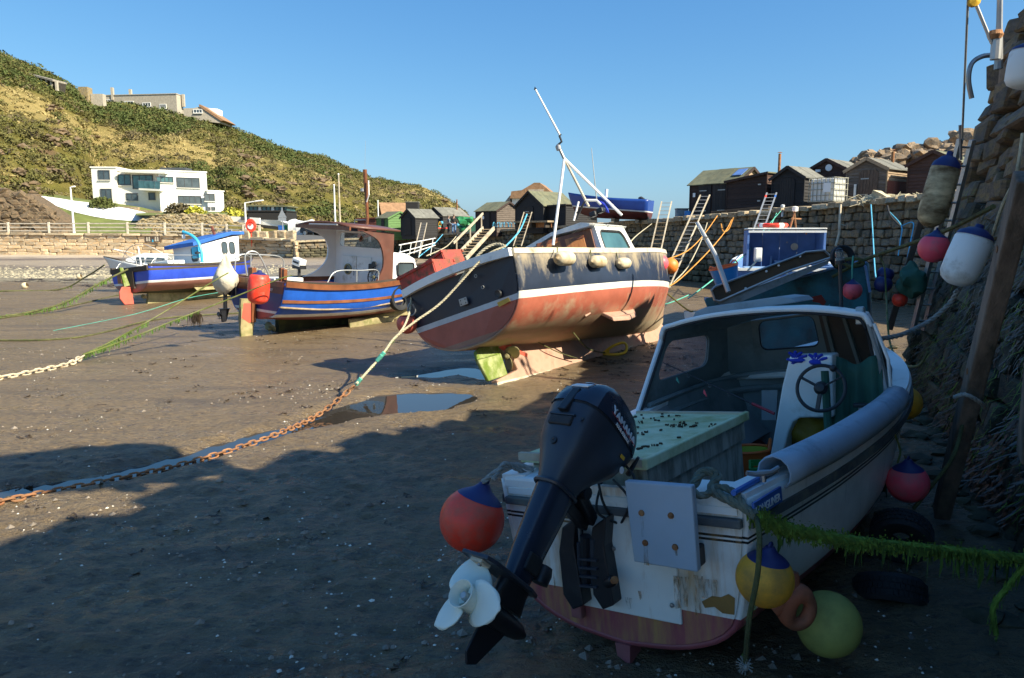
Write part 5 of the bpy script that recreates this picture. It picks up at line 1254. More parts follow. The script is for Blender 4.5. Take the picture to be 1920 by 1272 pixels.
# ochre chipped paint at the quarter
bq = MB(); P = [(1316, 1128), (1335, 1118), (1352, 1120), (1366, 1114), (1378, 1122), (1377, 1153), (1355, 1150), (1340, 1138), (1322, 1140)]; pp = [hit(near, x, y, 'y', -.009) for x, y in P]; bq.prism(pp, (0, 0, 0), (0, -.002, 0)); mat('ochre', (.36, .19, .05), .8, var=.25, bump=.2); bq.build('bare_patch', 'ochre', near)
# square auxiliary bracket board with four rusty bolts
bd = thing('bracket_board', 'blue grey square board with four rusty bolts standing off the boat stern', 'board', mat=near.matrix_basis.copy())
q = [hit(near, x, y, 'y', -.20) for x, y in ((1170, 902), (1297, 912), (1308, 1074), (1188, 1054))]
PR(q, (0, 0, 0), (0, .045, 0)).build('plate', 'plate_grey', bd, bevel=.008)
m, nt, bb_s, out = new_mat('rust_stain'); bb_s.inputs['Base Color'].default_value = (.34, .16, .03, 1); bb_s.inputs['Roughness'].default_value = .9
tr_ = nt.nodes.new('ShaderNodeBsdfTransparent'); mx_ = nt.nodes.new('ShaderNodeMixShader'); nt.links.new(ramp(nt, noi(nt, coords(nt, (9, 9, 1.6)), 4, 5, .7), .47, .80), mx_.inputs[0]); nt.links.new(tr_.outputs[0], mx_.inputs[1]); nt.links.new(bb_s.outputs[0], mx_.inputs[2]); nt.links.new(mx_.outputs[0], out.inputs[0])
for x0_, y0_, x1_, y1_ in ((1262, 1080, 1292, 1138), (1300, 1078, 1318, 1150), (1306, 1085, 1346, 1120), (1036, 1075, 1046, 1100), (1196, 1108, 1206, 1122), (1172, 1120, 1190, 1140)):
    PR([hit(near, a, c_, 'y', -.0325) for a, c_ in ((x0_, y0_), (x1_, y0_ + 3), (x1_ - 3, y1_), (x0_ + 4, y1_ + 4))], (0, 0, 0), (0, .001, 0)).build('rust_stain', 'rust_stain', near)
for x, y, dy, w in ((1203, 962, 45, .5), (1210, 1018, 42, 1.2), (1258, 967, 6, .4), (1266, 1026, 16, .4)):
    c = hit(near, x, y, 'y', -.20); LT([(.016, 0), (.014, .008), (0, .012)], 12, MT(c) @ MR(R_(90), 4, 'X')).build('bolt', 'rust', bd, smooth=1)
    e = hit(near, x + 3, y + dy, 'y', -.20); PR([c + V((-.009, 0, 0)), c + V((.009, 0, 0)), e + V((.010 * w, 0, 0)), e + V((-.013 * w, 0, 0))], (0, -.0012, 0), (0, .001, 0)).build('rust_streak', 'rust_stain', bd)
c = (q[2] + q[3]) / 2
BX(c + V((.02, .10, .02)), (.20, .18, .05)).build('bracket_arm', 'engine_black', bd, bevel=.01); BX(c + V((.12, .11, .03)), (.03, .13, .10)).build('bracket_arm', 'engine_black', bd, bevel=.01); BX(c + V((-.1, .11, .03)), (.03, .13, .10)).build('bracket_arm', 'engine_black', bd, bevel=.01)
# timber box with pale lid
bxz = .90
tb = thing('engine_box', 'pale green topped timber box at the stern of the nearest boat, strewn with dry weed', 'box', mat=near.matrix_basis.copy())
BX((-.29, .92, bxz), (.84, 1.52, .045)).build('lid', 'box_lid', tb, bevel=.006)
for d_ in ((-.29, .17, .86, .04), (-.29, 1.67, .86, .04)): BX((d_[0], d_[1], bxz + .015), (d_[2], .035, .045)).build('lid_edging', 'timber_pale', tb)
BX((.125, .92, bxz + .012), (.035, 1.54, .06)).build('lid_edging', 'box_lid', tb, bevel=.008)
BX((.08, .95, .56), (.03, 1.35, .66)).build('side', 'box_side', tb); BX((.10, .92, bxz - .085), (.03, 1.46, .12)).build('side_batten', 'box_side', tb)
BX((-.3, .26, .56), (.76, .03, .66)).build('end', 'box_side', tb); BX((-.3, 1.6, .56), (.76, .03, .66)).build('end', 'box_side', tb)
b = MB(); r = random.Random(14)
for _ in range(60):
    x, y = r.uniform(-.65, .1), r.uniform(.2, 1.6)
    if r.random() < .6: x, y = r.choice([(-.05, .5), (-.3, .9), (-.12, 1.2), (-.5, 1.4)]); x += r.gauss(0, .07); y += r.gauss(0, .09)
    a = r.random() * 6.3
    for _ in range(4):
        l = r.uniform(.004, .018); a += r.gauss(0, 1.6); x += r.gauss(0, .008); y += r.gauss(0, .008); b.prism([V((x, y, 0)), V((x + l * math.cos(a), y + l * math.sin(a), 0)), V((x + l * .7 * math.cos(a + .4), y + l * .7 * math.sin(a + .4), 0)), V((x + .004, y + .004, 0))], (0, 0, bxz + .0235), (0, 0, bxz + .034))
tag(b.build('dry_weed', 'weed_brown', tb), kind='stuff')

# wheel shelter (cuddy)
PB, PF, PFt, PT = V((-.90, 2.02, .86)), V((-.70, 3.50, .98)), V((-.60, 3.30, 1.44)), V((-.82, 2.42, 1.44))
panel_with_window(near, [PB, PF, PFt, PT], (.10, .36, .72, .93), 'interior_grey', 'black_rubber', 'glass_misty', -.03, 'cuddy_side', r=.17)
SBp, SF, SFt, ST_ = [mir(p) for p in (PB, PF, PFt, PT)]; SBp = V((.86, 2.5, .88)); ST_ = V((.80, 2.46, 1.44))
panel_with_window(near, [SBp, SF, SFt, ST_], (.2, .36, .82, .92), 'interior_grey', 'black_rubber', 'glass_misty', .03, 'cuddy_side', r=.17)
def fr(x, t):  # front panel point
    a = PF.lerp(SF, (x + .70) / 1.4); c = PFt.lerp(SFt, (x + .70) / 1.4); p = a.lerp(c, t); p.y += .16 * (1 - (x / .7) ** 2); p.z += .09 * t * (1 - (x / .7) ** 2); return p
mat('interior_brown', (.10, .08, .065), .6, var=.2, bump=.05)
for xa, xb, w_ in ((-.70, -.47, None), (-.47, .20, (.10, .42, .93, .97)), (.20, .70, None)):
    q = [fr(xa, 0), fr(xb, 0), fr(xb, 1), fr(xa, 1)]
    if w_: panel_with_window(near, q, w_, 'interior_grey', 'black_rubber', 'glass_blue', -.03, 'windscreen_panel', r=.15, rim=.004)
    else: PR(q, (0, 0, 0), (0, .03, 0)).build('windscreen_panel', 'interior_grey' if xa < 0 else 'interior_brown', near)
for x in (.27, .47, .68): BM(fr(x, 0) - V((0, .03, 0)), fr(x, .98) - V((0, .03, 0)), .03, .03).build('pillar', 'interior_grey', near)
def roof_sec(y, hw, z, rise, tt):
    out = [V((-hw, y, 1.44))]; 
    for x in (-.96, -.86, -.7, -.4, 0, .4, .7, .86, .96): out.append(V((x * hw, y - .03 * (1 - x * x), z + rise * (1 - abs(x) ** 2.4))))
    out.append(V((hw, y, 1.44))); return out
rows = [roof_sec(2.38, .81, 1.50, .10, 0), roof_sec(2.7, .75, 1.50, .11, 0), roof_sec(3.1, .66, 1.48, .11, 0), roof_sec(3.30, .60, 1.44, .09, 0)]
for p in rows[3]: p.y += .16 * (1 - (p.x / .6) ** 2)
rf = MB().ring(rows, False, False).build('cuddy_roof', 'interior_grey', near, smooth=1, ang=180)
rf2 = MB().ring([[p + V((0, -.01, .022)) + V((p.x * .03, 0, 0)) for p in rw] for rw in rows], False, False).build('roof_skin', 'white_paint', near, smooth=1, ang=180)
edge = [PB, PB.lerp(PT, .5), PT.lerp(PB, .08)] + rows[0] + [ST_.lerp(SBp, .08), SBp.lerp(ST_, .4), SBp]
TB(cr([p + V((0, -.012, .012)) for p in edge], 3), .020, 8).build('cuddy_edge_trim', 'white_clean', near, smooth=1)
TB(cr([p + V((-p.x * .035, -.02, -.012 if p.z > 1.3 else 0)) for p in edge], 3), .011, 6).build('edge_seal', 'black_rubber', near, smooth=1)
# outer side skins
for q in ([PB, PF, PFt, PT],): pass
TB([V((.83, 2.52, .92)), V((.85, 2.40, 1.2)), V((.80, 2.36, 1.46))], .014, 8).build('grab_rail', 'alu', near); TB([V((.90, 2.45, .92)), V((.91, 2.38, 1.2)), V((.84, 2.36, 1.46))], .012, 8).build('grab_rail', 'white_clean', near)
# shelf mouldings inside
for z0, dz in ((.93, .0), (.80, -.0)):
    pth = [V((-.84, 2.1, z0 - .02)), V((-.74, 2.8, z0 + .03)), V((-.62, 3.3, z0 + .05)), V((-.3, 3.5, z0 + .06)), V((.3, 3.5, z0 + .06)), V((.6, 3.3, z0 + .05))]
    TB(cr(pth, 4), .022 if z0 > .9 else .03, 6).build('moulding', 'interior_grey', near, smooth=1)
b = MB(); b.ring([[V((-.86, 2.1, .9)), V((-.72, 2.9, .97)), V((-.60, 3.45, 1.0)), V((0, 3.62, 1.0)), V((.6, 3.45, 1.0)), V((.8, 2.6, .95))], [V((-.70, 2.0, .22)), V((-.60, 2.9, .22)), V((-.45, 3.5, .22)), V((0, 3.6, .22)), V((.45, 3.5, .22)), V((.7, 2.6, .22))]], False, False); b.build('cuddy_liner', 'interior_grey', near, smooth=1)
q = [hit(near, x, y, 'y', 2.95) for x, y in ((1428, 732), (1458, 732), (1455, 788), (1428, 788))]; PR(q, (0, 0, 0), (0, .02, 0)).build('locker_door', 'grp_grey', near)
BX((-.25, 2.75, .30), (.9, .3, .16)).build('bench', 'grp_grey', near, bevel=.02)
# foredeck, roof hatch, horn, mast
deck(near, sheer, 'foredeck', 'white_paint', -.005, .02, i0=18)
PR([V((x, 2.85, z)) for x, z in ((-.74, 1.56), (.18, 1.64), (.14, 1.68), (.02, 1.70), (-.6, 1.66), (-.7, 1.63))], (0, 0, 0), (0, .5, 0)).build('roof_hatch', 'grp_grey', near, bevel=.012)
hq = hit(near, 1614, 592, 'y', 2.5); BX(hq, (.07, .07, .13), taper=.8).build('horn', 'alu', near, bevel=.01)
m0, m1 = hit(near, 1578, 583, 'y', 2.8), hit(near, 1575, 492, 'y', 2.8)
TB([m0, m1], .014, 8).build('mast', 'black_plastic', near); LT([(.03, 0), (.036, .01), (.034, .03), (.026, .035), (.03, .05), (.03, .085), (.012, .10), (0, .10)], 14, MT(m1)).build('mast_lamp', 'glass_window', near, smooth=1); LT([(.037, -.012), (.037, .012), (0, .012)], 14, MT(m1)).build('lamp_base', 'black_plastic', near)
LT([(.02, .08), (.026, .10), (0, .115)], 12, MT(m1)).build('lamp_cap', 'black_plastic', near)
# helm console, wheel
cy_ = 2.3; CP_ = [(1480, 668), (1560, 666), (1562, 783), (1500, 784), (1487, 792), (1478, 812), (1459, 888), (1437, 888), (1447, 838), (1466, 725)]
cp = [hit(near, x, y, 'y', cy_) for x, y in CP_]; PR(cp[::-1], (0, 0, 0), (0, .20, 0)).build('console', 'white_paint', near, bevel=.015)
wc = hit(near, 1539, 728, 'y', 2.16); wm4 = MT(wc) @ MR(R_(72), 4, 'X')
wr = .165
whl = TB([wm4 @ v for v in arc((0, 0, 0), wr, 0, 360 - 360 / 36, 35, 'xy')], .013, 8, loop=True).build('steering_wheel', 'black_plastic', near, smooth=1)
LT([(0, -.03), (.045, -.02), (.05, 0), (.03, .03), (0, .035)], 16, wm4).build('wheel_hub', 'black_plastic', whl, smooth=1)
for a in (150, 30, 262): BM(wm4 @ V((.03 * math.cos(R_(a)), .03 * math.sin(R_(a)), 0)), wm4 @ V((wr * math.cos(R_(a)), wr * math.sin(R_(a)), 0)), .034, .012).build('spoke', 'black_plastic', whl, bevel=.004)
TB([wc, wc + V((0, .16, -.03))], .022, 8).build('wheel_shaft', 'black_plastic', near)
kb = hit(near, 1562, 691, 'y', 2.12); q = MB(); blob(q, kb, .026, random.Random(1), 2, (1, 1, 1), .03); q.build('wheel_knob', 'black_plastic', whl, smooth=1)
th_ = hit(near, 1613, 760, 'y', 2.2); BX(th_, (.09, .05, .03)).build('throttle_handle', 'black_plastic', near, bevel=.008); TB([th_, th_ + V((.0, .02, -.28))], .016, 6).build('throttle_stalk', 'alu', near)
# green tarpaulin, oilskin, gloves
tg = thing('green_tarpaulin', 'dark green sheet hanging beside the steering wheel of the nearest boat', 'tarpaulin', mat=near.matrix_basis.copy())
b = MB(); rows = []
for i in range(15):
    v = i / 14; row = []
    for j in range(19):
        u = j / 18; x = .50 + .36 * u - .02 * v; z = 1.20 - 1.0 * v + .03 * math.sin(u * 9); y = 2.42 + .20 * v * (1 - u) * -.6 + (.035 * math.sin(u * 21 + v * 1.5) + .02 * math.sin(u * 43)) * (.4 + v); row.append(V((x, y, z)))
    rows.append(row)
b.ring(rows, False, False).build('sheet', 'tarp_green', tg, smooth=1, ang=180, solid=.006)
TB([V((.50, 2.30, 1.14)), V((.50, 2.24, .25))], .028, 8).build('rolled_edge', 'tarp_green', tg, smooth=1)
oil = thing('oilskin_jacket', 'crumpled yellow oilskin jacket stuffed under the steering console', 'jacket', mat=near.matrix_basis.copy())
q = MB(); oc = hit(near, 1512, 812, 'y', 2.5); blob(q, oc, .17, random.Random(4), 3, (.95, .6, .85), .30); blob(q, oc + V((.12, 0, -.08)), .12, random.Random(6), 3, (1, .6, .8), .35); q.build('cloth', 'oilskin', oil, smooth=1, ang=60)
gl = thing('blue_gloves', 'pair of crumpled bright blue rubber gloves on top of the steering console', 'gloves', mat=near.matrix_basis.copy())
for k, (px, py) in enumerate(((1492, 676), (1530, 680))):
    c = hit(near, px, py, 'y', 2.32); q = MB(); blob(q, c, .052, random.Random(k + 3), 3, (1.3, .7, .5), .3)
    for f_ in range(4): a = .5 + f_ * .5; q.tube([c, c + V((.05 * math.cos(a), -.01, .05 * math.sin(a))), c + V((.10 * math.cos(a), -.02, .07 * math.sin(a)))], [.018, .016, .010], 6)
    q.build('glove', 'cloth_blue', gl, smooth=1, ang=60)
# tub, crate, rod, oar
def tub(label, root_m, c, r0, r1, h, outer, inner, group=None, rim=None):
    t = thing('rubber_tub', label, 'tub', mat=root_m @ MT(c), group=group)
    LT([(0, 0), (r0, 0), (r1, h)], 24, caps=False).build('bucket_wall', outer, t, smooth=1, ang=40)
    LT([(0, .01), (r0 * .95, .01), (r1 * .97, h)], 24, caps=False).build('bucket_lining', inner, t, smooth=1, ang=40)
    TB(arc((0, 0, h), r1, 0, 345, 23, 'xy'), .012, 6, loop=True).build('rim', rim or inner, t)
    for a in (20, 200): TB([V((r1 * math.cos(R_(a + d)), r1 * math.sin(R_(a + d)), h + .07 * math.sin(math.pi * (d + 26) / 52))) for d in range(-26, 27, 4)], .013, 6).build('handle', rim or inner, t)
    return t
tub('orange tub with a lime lining on the floor of the nearest boat', near.matrix_basis, V((-.14, 2.38, .24)), .13, .165, .28, 'tub_orange', 'tub_lime', rim='tub_orange')
cg = thing('green_crate', 'small bright green plastic crate beside the timber box in the nearest boat', 'crate', mat=near.matrix_basis @ MT((.21, 1.98, .24)) @ MR(R_(20), 4, 'Z'))
for z in (.02, .09, .16, .23): 
    for sx, sy, d_ in ((0, -.14, (.38, .015, .045)), (0, .14, (.38, .015, .045)), (-.19, 0, (.015, .28, .045)), (.19, 0, (.015, .28, .045))): BX((sx, sy, z + .02), d_).build('side_slat', 'crate_green', cg)
BX((0, 0, .02), (.36, .26, .02)).build('base', 'crate_green', cg); BX((0, 0, .21), (.34, .24, .02)).build('tray', 'crate_green', cg)
for sx in (-1, 1):
    for sy in (-1, 1): BX((sx * .18, sy * .135, .13), (.03, .03, .25)).build('corner_post', 'crate_green', cg)
rod = thing('fishing_rod', 'black fishing rod with pale lures leaning across the wheel shelter', 'fishing rod', mat=near.matrix_basis.copy()); A, B_ = hit(near, 1243, 680, 'y', 2.25), hit(near, 1452, 776, 'y', 2.05)
TB([A, A.lerp(B_, .5), B_], [.003, .005, .009], 6).build('shaft', 'black_plastic', rod); TB([A.lerp(B_, .82), B_], .011, 6).build('grip', 'red_print', rod)
for t_ in (.25, .45, .62, .8): TB(arc(A.lerp(B_, t_) + V((0, 0, -.015)), .012, 0, 330, 8), .0018, 4, loop=True).build('line_guide', 'steel', rod)
for t_ in (.14, .40): q = A.lerp(B_, t_) + V((0, -.02, -.06)); PR([q, q + V((.012, 0, -.02)), q + V((.02, 0, -.06)), q + V((-.008, 0, -.03))], (0, 0, 0), (0, .004, 0)).build('lure', 'rope_teal' if t_ < .2 else 'buoy_pink', rod)
oar = thing('blue_oar', 'blue handled oar lying along the inside of the near gunwale', 'oar', mat=near.matrix_basis.copy()); A, B_ = hit(near, 1375, 925, 'z', .86), hit(near, 1432, 893, 'z', .86); TB([A, B_], .014, 8).build('shaft', 'blue_paint', oar); TB([B_, B_ + (B_ - A) * .4], .018, 8).build('handle', 'black_plastic', oar)
cl = thing('deck_cleat', 'pale metal horned cleat on the near gunwale beside the blue pipe', 'cleat', mat=near.matrix_basis.copy()); c = hit(near, 1430, 888, 'z', .90); TB([c + V((-.06, -.05, .01)), c + V((-.03, -.02, .0)), c, c + V((.03, .03, .0)), c + V((.06, .06, .02))], [.012, .014, .018, .014, .012], 8).build('horn', 'steel', cl, smooth=1); TB([c, c + V((0, 0, -.04))], .015, 8).build('stem', 'steel', cl)
# blue grey split pipe guarding the gunwale
pp = thing('gunwale_pipe', 'blue grey plastic pipe split over the starboard gunwale of the nearest boat', 'pipe guard', mat=near.matrix_basis.copy())
path = [p for p in sheer if .28 < p.y < 2.45]; path = [p + V((.0, 0, .045)) for p in path]
b = MB(); rings = []
for i, p in enumerate(path):
    d = (path[min(i + 1, len(path) - 1)] - path[max(i - 1, 0)]).normalized(); a = d.cross(V((0, 0, 1))).normalized(); u = a.cross(d)
    rings.append([p + (a * math.cos(t) + u * math.sin(t)) * .082 for t in [R_(-55 + 29 * k) for k in range(11)]])
b.ring(rings, False, False).build('pipe', 'pipe_blue', pp, smooth=1, ang=180, solid=.008)
b = MB(); r = random.Random(3)
for _ in range(34):
    i = r.randrange(1, len(rings) - 1); j = r.randrange(2, 8); p = rings[i][j] + V((r.gauss(0, .03), r.gauss(0, .05), 0)); c0 = path[i]; n_ = (rings[i][j] - c0).normalized(); p = rings[i][j].lerp(rings[i + 1][j], r.random()) + n_ * .003
    a = V((r.gauss(0, 1), r.gauss(0, 1), r.gauss(0, 1))).cross(n_).normalized(); e = n_.cross(a); l = r.uniform(.008, .028); b.add([p - a * l, p + e * .003, p + a * l, p - e * .003], [(0, 1, 2, 3)])
tag(b.build('weed_scrap', 'weed_brown', pp), kind='stuff')
# blue name plate with the boat's builder lettering
q0, q1, q2, q3 = [hit(near, x, y, 'x', .775) for x, y in ((1404, 967), (1450, 962), (1450, 926), (1400, 934))]
a0 = V((.765, .20, .745)); sp_ = thing('name_plate', 'blue plate lettered in white on the gunwale end under the split pipe', 'name plate', mat=near.matrix_basis.copy())
a0 = (q0 + q1) / 2; ex = V((.07, 1, .0)).normalized(); ez = V((0, 0, 1)); cc_ = (q0 + q1 + q2 + q3) / 4; 
PR([cc_ - ex * .10 - ez * .038, cc_ + ex * .22 - ez * .038, cc_ + ex * .22 + ez * .035, cc_ - ex * .10 + ez * .035], (0, 0, 0), (.012, 0, 0)).build('plate', 'sign_blue', sp_)
text_mb('LONGLINER', .052, 'white_print', sp_, 'lettering', basis(cc_ + ex * .05 + V((.0145, 0, -.008)), ex, ez), .001)

# ---------------------------------------------------------------- outboard motor
EM = pose(.275, 3.80, 1.13, 47.0, -6.5, -42.5, 1.0)
eng = thing('outboard_motor', 'big dark blue outboard motor with a white propeller, tilted up on the nearest boat', 'outboard motor', mat=EM)
def esec(z, hw, y0, y1, n=24, p=3.2, tilt=0):
    out = []; e_ = 1 + .12 * max(0, min(1, (z + .05) * 6)); hw *= e_; y0 *= e_; y1 *= e_; z = z * (1.08 if z > 0 else 1); cy, hy = (y0 + y1) / 2, (y1 - y0) / 2
    for i in range(n):
        a = 2 * math.pi * i / n; c, s = math.cos(a), math.sin(a); k = (abs(c) ** p + abs(s) ** p) ** (-1 / p); x, y = hw * c * k, hy * s * k; out.append(V((x, cy + y, z + tilt * y)))
    return out
lower = [esec(-.10, .080, -.125, .10), esec(-.05, .092, -.135, .12), esec(.03, .115, -.15, .16), esec(.12, .148, -.172, .24), esec(.21, .166, -.182, .29), esec(.285, .172, -.185, .31, tilt=-.10)]
MB().ring(lower, True, True).build('lower_cowling', 'engine_dark', eng, smooth=1, ang=40)
MB().ring([esec(.285, .168, -.18, .305, tilt=-.10), esec(.302, .168, -.18, .305, tilt=-.10)], True, True).build('seam', 'black_rubber', eng, smooth=1)
upper = [esec(.300, .176, -.188, .313, tilt=-.10), esec(.33, .175, -.182, .312, tilt=-.12), esec(.39, .160, -.150, .305, p=3.6, tilt=-.16), esec(.445, .140, -.10, .29, p=3.8, tilt=-.16), esec(.475, .122, -.06, .27, p=3.8, tilt=-.16), esec(.482, .09, -.02, .24, tilt=-.16)]
MB().ring(upper, True, True).build('top_cowling', 'engine_cowl', eng, smooth=1, ang=28)
PR([V((-.03, -.213, .27)), V((.03, -.213, .27)), V((.028, -.165, .437)), V((-.028, -.165, .437))], (0, -.028, 0), (0, .03, 0)).build('latch', 'black_plastic', eng, bevel=.008)
BX((0, -.200, .221), (.15, .03, .055)).build('grip_recess', 'black_rubber', eng, bevel=.01); BX((0, -.206, .255), (.17, .02, .012)).build('grip_lip', 'engine_dark', eng, bevel=.004)
LT([(.022, 0), (.02, .008), (.008, .010), (0, .004)], 16, MT((0, -.184, .108)) @ MR(R_(97), 4, 'X')).build('flush_port', 'black_plastic', eng, smooth=1)
LT([(.011, 0), (.010, .006), (0, .002)], 12, MT((.13, -.193, .243)) @ MR(R_(90), 4, 'X')).build('plug', 'black_plastic', eng)
# lettering: number on the slope of the top cowl, maker and type on the starboard side
def on_up(f, row, frac):  # point on upper cowl
    return None
n_a = V((0, -.80, .60)).normalized()
text_mb('8', .10, 'white_print', eng, 'number', basis((0.0, -.088, .527), (1, 0, 0), (0, .93, .32)), .0015, sx=1.5)
BX((0, -.128, .500), (.12, .004, .004)).build('red_stripe', 'red_print', eng)
PR([V((-.055, -.175, .453)), V((.06, -.175, .453)), V((.06, -.138, .488)), V((-.055, -.138, .488))], (0, -.004, .0045), (0, .001, -.001)).build('rating_sticker', 'white_print', eng)
text_mb('YAMAHA', .066, 'white_print', eng, 'lettering', basis((.193, .072, .373), (0, 1, -.15), (-.25, .1, 1)), .003, sx=1.05)
text_mb('FOUR STROKE', .025, 'white_print', eng, 'lettering', basis((.2005, .072, .328), (0, 1, -.13), (-.05, .1, 1)), .002)
BX((.2015, .07, .351), (.002, .30, .004), MR(R_(-7), 3, 'X')).build('red_stripe', 'red_print', eng)
LT([(0, 0), (.02, 0), (.02, .002), (0, .002)], 16, MT((.190, .20, .172)) @ MR(R_(90), 4, 'Y')).build('round_sticker', 'white_print', eng)
BX((.190, .165, .232), (.003, .04, .02)).build('warning_sticker', 'yellow_paint', eng)
leg = [esec(-.62, .050, -.10, .07, p=2.6), esec(-.45, .060, -.115, .085, p=3), esec(-.25, .070, -.125, .10, p=3.2), esec(-.09, .076, -.13, .105, p=3.2)]
MB().ring(leg, True, True).build('leg', 'engine_cowl', eng, smooth=1, ang=35)
TB([V(p) * 1 + V((0, 0, 0)) for p in esec(-.095, .086, -.138, .115, p=3.2)], .012, 6, loop=True).build('collar', 'engine_dark', eng, smooth=1)
BX((.066, -.02, -.50), (.02, .11, .09)).build('exhaust_grille', 'black_rubber', eng, bevel=.006)
LT([(.05, -.05), (.052, 0), (.04, .04), (0, .05)], 14, MT((.03, .12, -.50))).build('lower_mount', 'engine_black', eng, smooth=1)
MB().ring([esec(-.60, .055, -.12, .10, p=2.4), esec(-.66, .050, -.13, .10, p=2.2), esec(-.74, .030, -.13, .13, p=2)], True, True).build('gearcase_neck', 'engine_black', eng, smooth=1, ang=60)
PR([V((x, y, 0)) for x, y in ((-.085, -.36), (.085, -.36), (.105, -.30), (.095, .02), (.05, .13), (-.05, .13), (-.095, .02), (-.105, -.30))], (0, 0, -.625), (0, 0, -.605)).build('cavitation_plate', 'engine_dark', eng, bevel=.004)
BX((0, -.30, -.632), (.075, .075, .02)).build('anode', 'cover_cream', eng, bevel=.004); LT([(.012, 0), (.01, .008), (0, .01)], 8, MT((0, -.30, -.642)) @ MR(R_(180), 4, 'X')).build('anode_bolt', 'steel', eng)
LT([(0, -.21), (.052, -.20), (.056, -.1), (.055, .05), (.042, .15), (.018, .21), (0, .22)], 18, MT((0, 0, -.80)) @ MR(R_(-90), 4, 'X')).build('gearcase', 'engine_black', eng, smooth=1)
PR([V((0, .08, -.83)), V((0, -.13, -.83)), V((0, -.14, -1.0)), V((0, -.10, -1.05)), V((0, -.04, -1.03))], (-.008, 0, 0), (.008, 0, 0)).build('skeg', 'engine_black', eng, bevel=.004)
# propeller
pr = MB(); ax4 = MT((0, -.26, -.80)) @ MR(R_(90), 4, 'X')
hb_o = LT([(.058, -.055), (.060, .04), (.068, .075), (.064, .078), (.054, .06), (.050, -.03), (.0, -.03)], 28, ax4, caps=False).build('propeller_hub', 'prop_white', eng, smooth=1, ang=50)
LT([(.022, -.03), (.022, .04), (.016, .055), (0, .055)], 12, ax4).build('propeller_nut', 'alu', eng, smooth=1)
for a in (90, 210, 330): BM(ax4 @ V((.018 * math.cos(R_(a)), .018 * math.sin(R_(a)), .01)), ax4 @ V((.054 * math.cos(R_(a)), .054 * math.sin(R_(a)), .01)), .012, .03).build('hub_web', 'prop_white', eng)
for k in range(3):
    a0 = R_([108, 228, 355][k]); rows = []
    for i in range(11):
        t = i / 10; rr = .056 + (.205 - .056) * t; w = .042 + .088 * math.sin(math.pi * min(1, .10 + t * .86)) ** .8
        if t > .93: w *= .45
        row = []
        for j in range(9):
            s = (j / 8 - .5) * 2 * w; pt_ = R_(20) * (1.15 - .6 * t); al = a0 + s * math.cos(pt_) / max(rr, .075) + .10 * t; r2 = rr * (1 - .16 * (abs(s) / w) ** 2.5 * t)
            row.append(ax4 @ V((r2 * math.cos(al), r2 * math.sin(al), s * math.sin(pt_) + .01)))
        rows.append(row)
    MB().ring(rows, False, False).build('propeller_blade', 'prop_white', eng, smooth=1, ang=180, solid=.006)
# clamp bracket on the transom, ram, cables
eb = near
for px0, px1, px2 in ((1062, 1066, 1094), (1118, 1122, 1150)):
    q = [hit(near, px0, 985, 'y', -.07), hit(near, px0 + 26, 965, 'y', -.07), hit(near, px0 + 22, 1020, 'y', -.07), hit(near, px0 + 34, 1090, 'y', -.07), hit(near, px0 + 40, 1130, 'y', -.07), hit(near, px0 + 20, 1138, 'y', -.07), hit(near, px0 + 2, 1110, 'y', -.07), hit(near, px0 - 6, 1030, 'y', -.07)]
    o = PR(q, (0, -.045, 0), (0, .05, 0)).build('clamp_plate', 'engine_black', eng, bevel=.008, world=False); 
    o.data.transform(EM.inverted() @ near.matrix_basis)
def efix(o): o.data.transform(EM.inverted() @ near.matrix_basis); return o
for (xa, ya, xb, yb, rr, mm) in ((1098, 1005, 1100, 1092, .030, 'engine_black'), (1086, 1018, 1088, 1110, .014, 'engine_dark'), (1086, 975, 1088, 1020, .010, 'steel'), (1112, 1010, 1114, 1100, .018, 'engine_dark')):
    efix(TB([hit(near, xa, ya, 'y', -.11), hit(near, xb, yb, 'y', -.08)], rr, 10).build('trim_ram', mm, eng, smooth=1))
for y_ in (1048, 1064, 1080, 1098): efix(BM(hit(near, 1088, y_, 'y', -.12), hit(near, 1120, y_ + 3, 'y', -.12), .02, .012).build('ram_rib', 'engine_dark', eng))
c = hit(near, 1140, 1093, 'y', -.12); efix(LT([(.028, 0), (.028, .07), (.022, .08), (0, .08)], 14, MT(c) @ MR(R_(60), 4, 'Y') @ MR(R_(30), 4, 'X')).build('pivot_tube', 'engine_black', eng, smooth=1)); efix(LT([(.02, .08), (.02, .1), (0, .1)], 6, MT(c) @ MR(R_(60), 4, 'Y') @ MR(R_(30), 4, 'X')).build('pivot_nut', 'rust', eng))
iv = EM.inverted() @ near.matrix_basis
pa, pb = V((0.0, .14, -.02)), iv @ hit(near, 1105, 975, 'y', -.08)
BM(pa, pb, .09, .07).build('swivel_bracket', 'engine_black', eng, bevel=.012); TB([pa + V((-.09, 0, .0)), pa + V((.09, 0, 0))], .035, 10).build('tilt_shaft', 'engine_black', eng)
BM(V((.0, .10, -.12)), iv @ hit(near, 1095, 985, 'y', -.10), .06, .06).build('steering_arm', 'engine_black', eng, bevel=.01)
for k, (a, c1, d) in enumerate((((1128, 905), (1120, 960), (1168, 985)), ((1150, 900), (1180, 940), (1160, 990)), ((1120, 890), (1130, 940), (1150, 975)), ((1170, 870), (1190, 900), (1180, 950)))):
    P = [hit(near, a[0], a[1], 'y', .05), hit(near, c1[0], c1[1], 'y', -.12), hit(near, d[0], d[1], 'y', .02)]; efix(TB(cr(P, 8), .007, 6).build('cable', 'black_rubber', eng, smooth=1))
for px, py, s_ in ((1135, 965, .05), (1160, 950, .04), (1150, 985, .035), (1125, 945, .045), (1175, 965, .035)): q = MB(); c = hit(near, px, py, 'y', .02); q.box(c, (s_ * 1.6, s_, s_)); efix(q.build('linkage', 'engine_black', eng, bevel=.006))
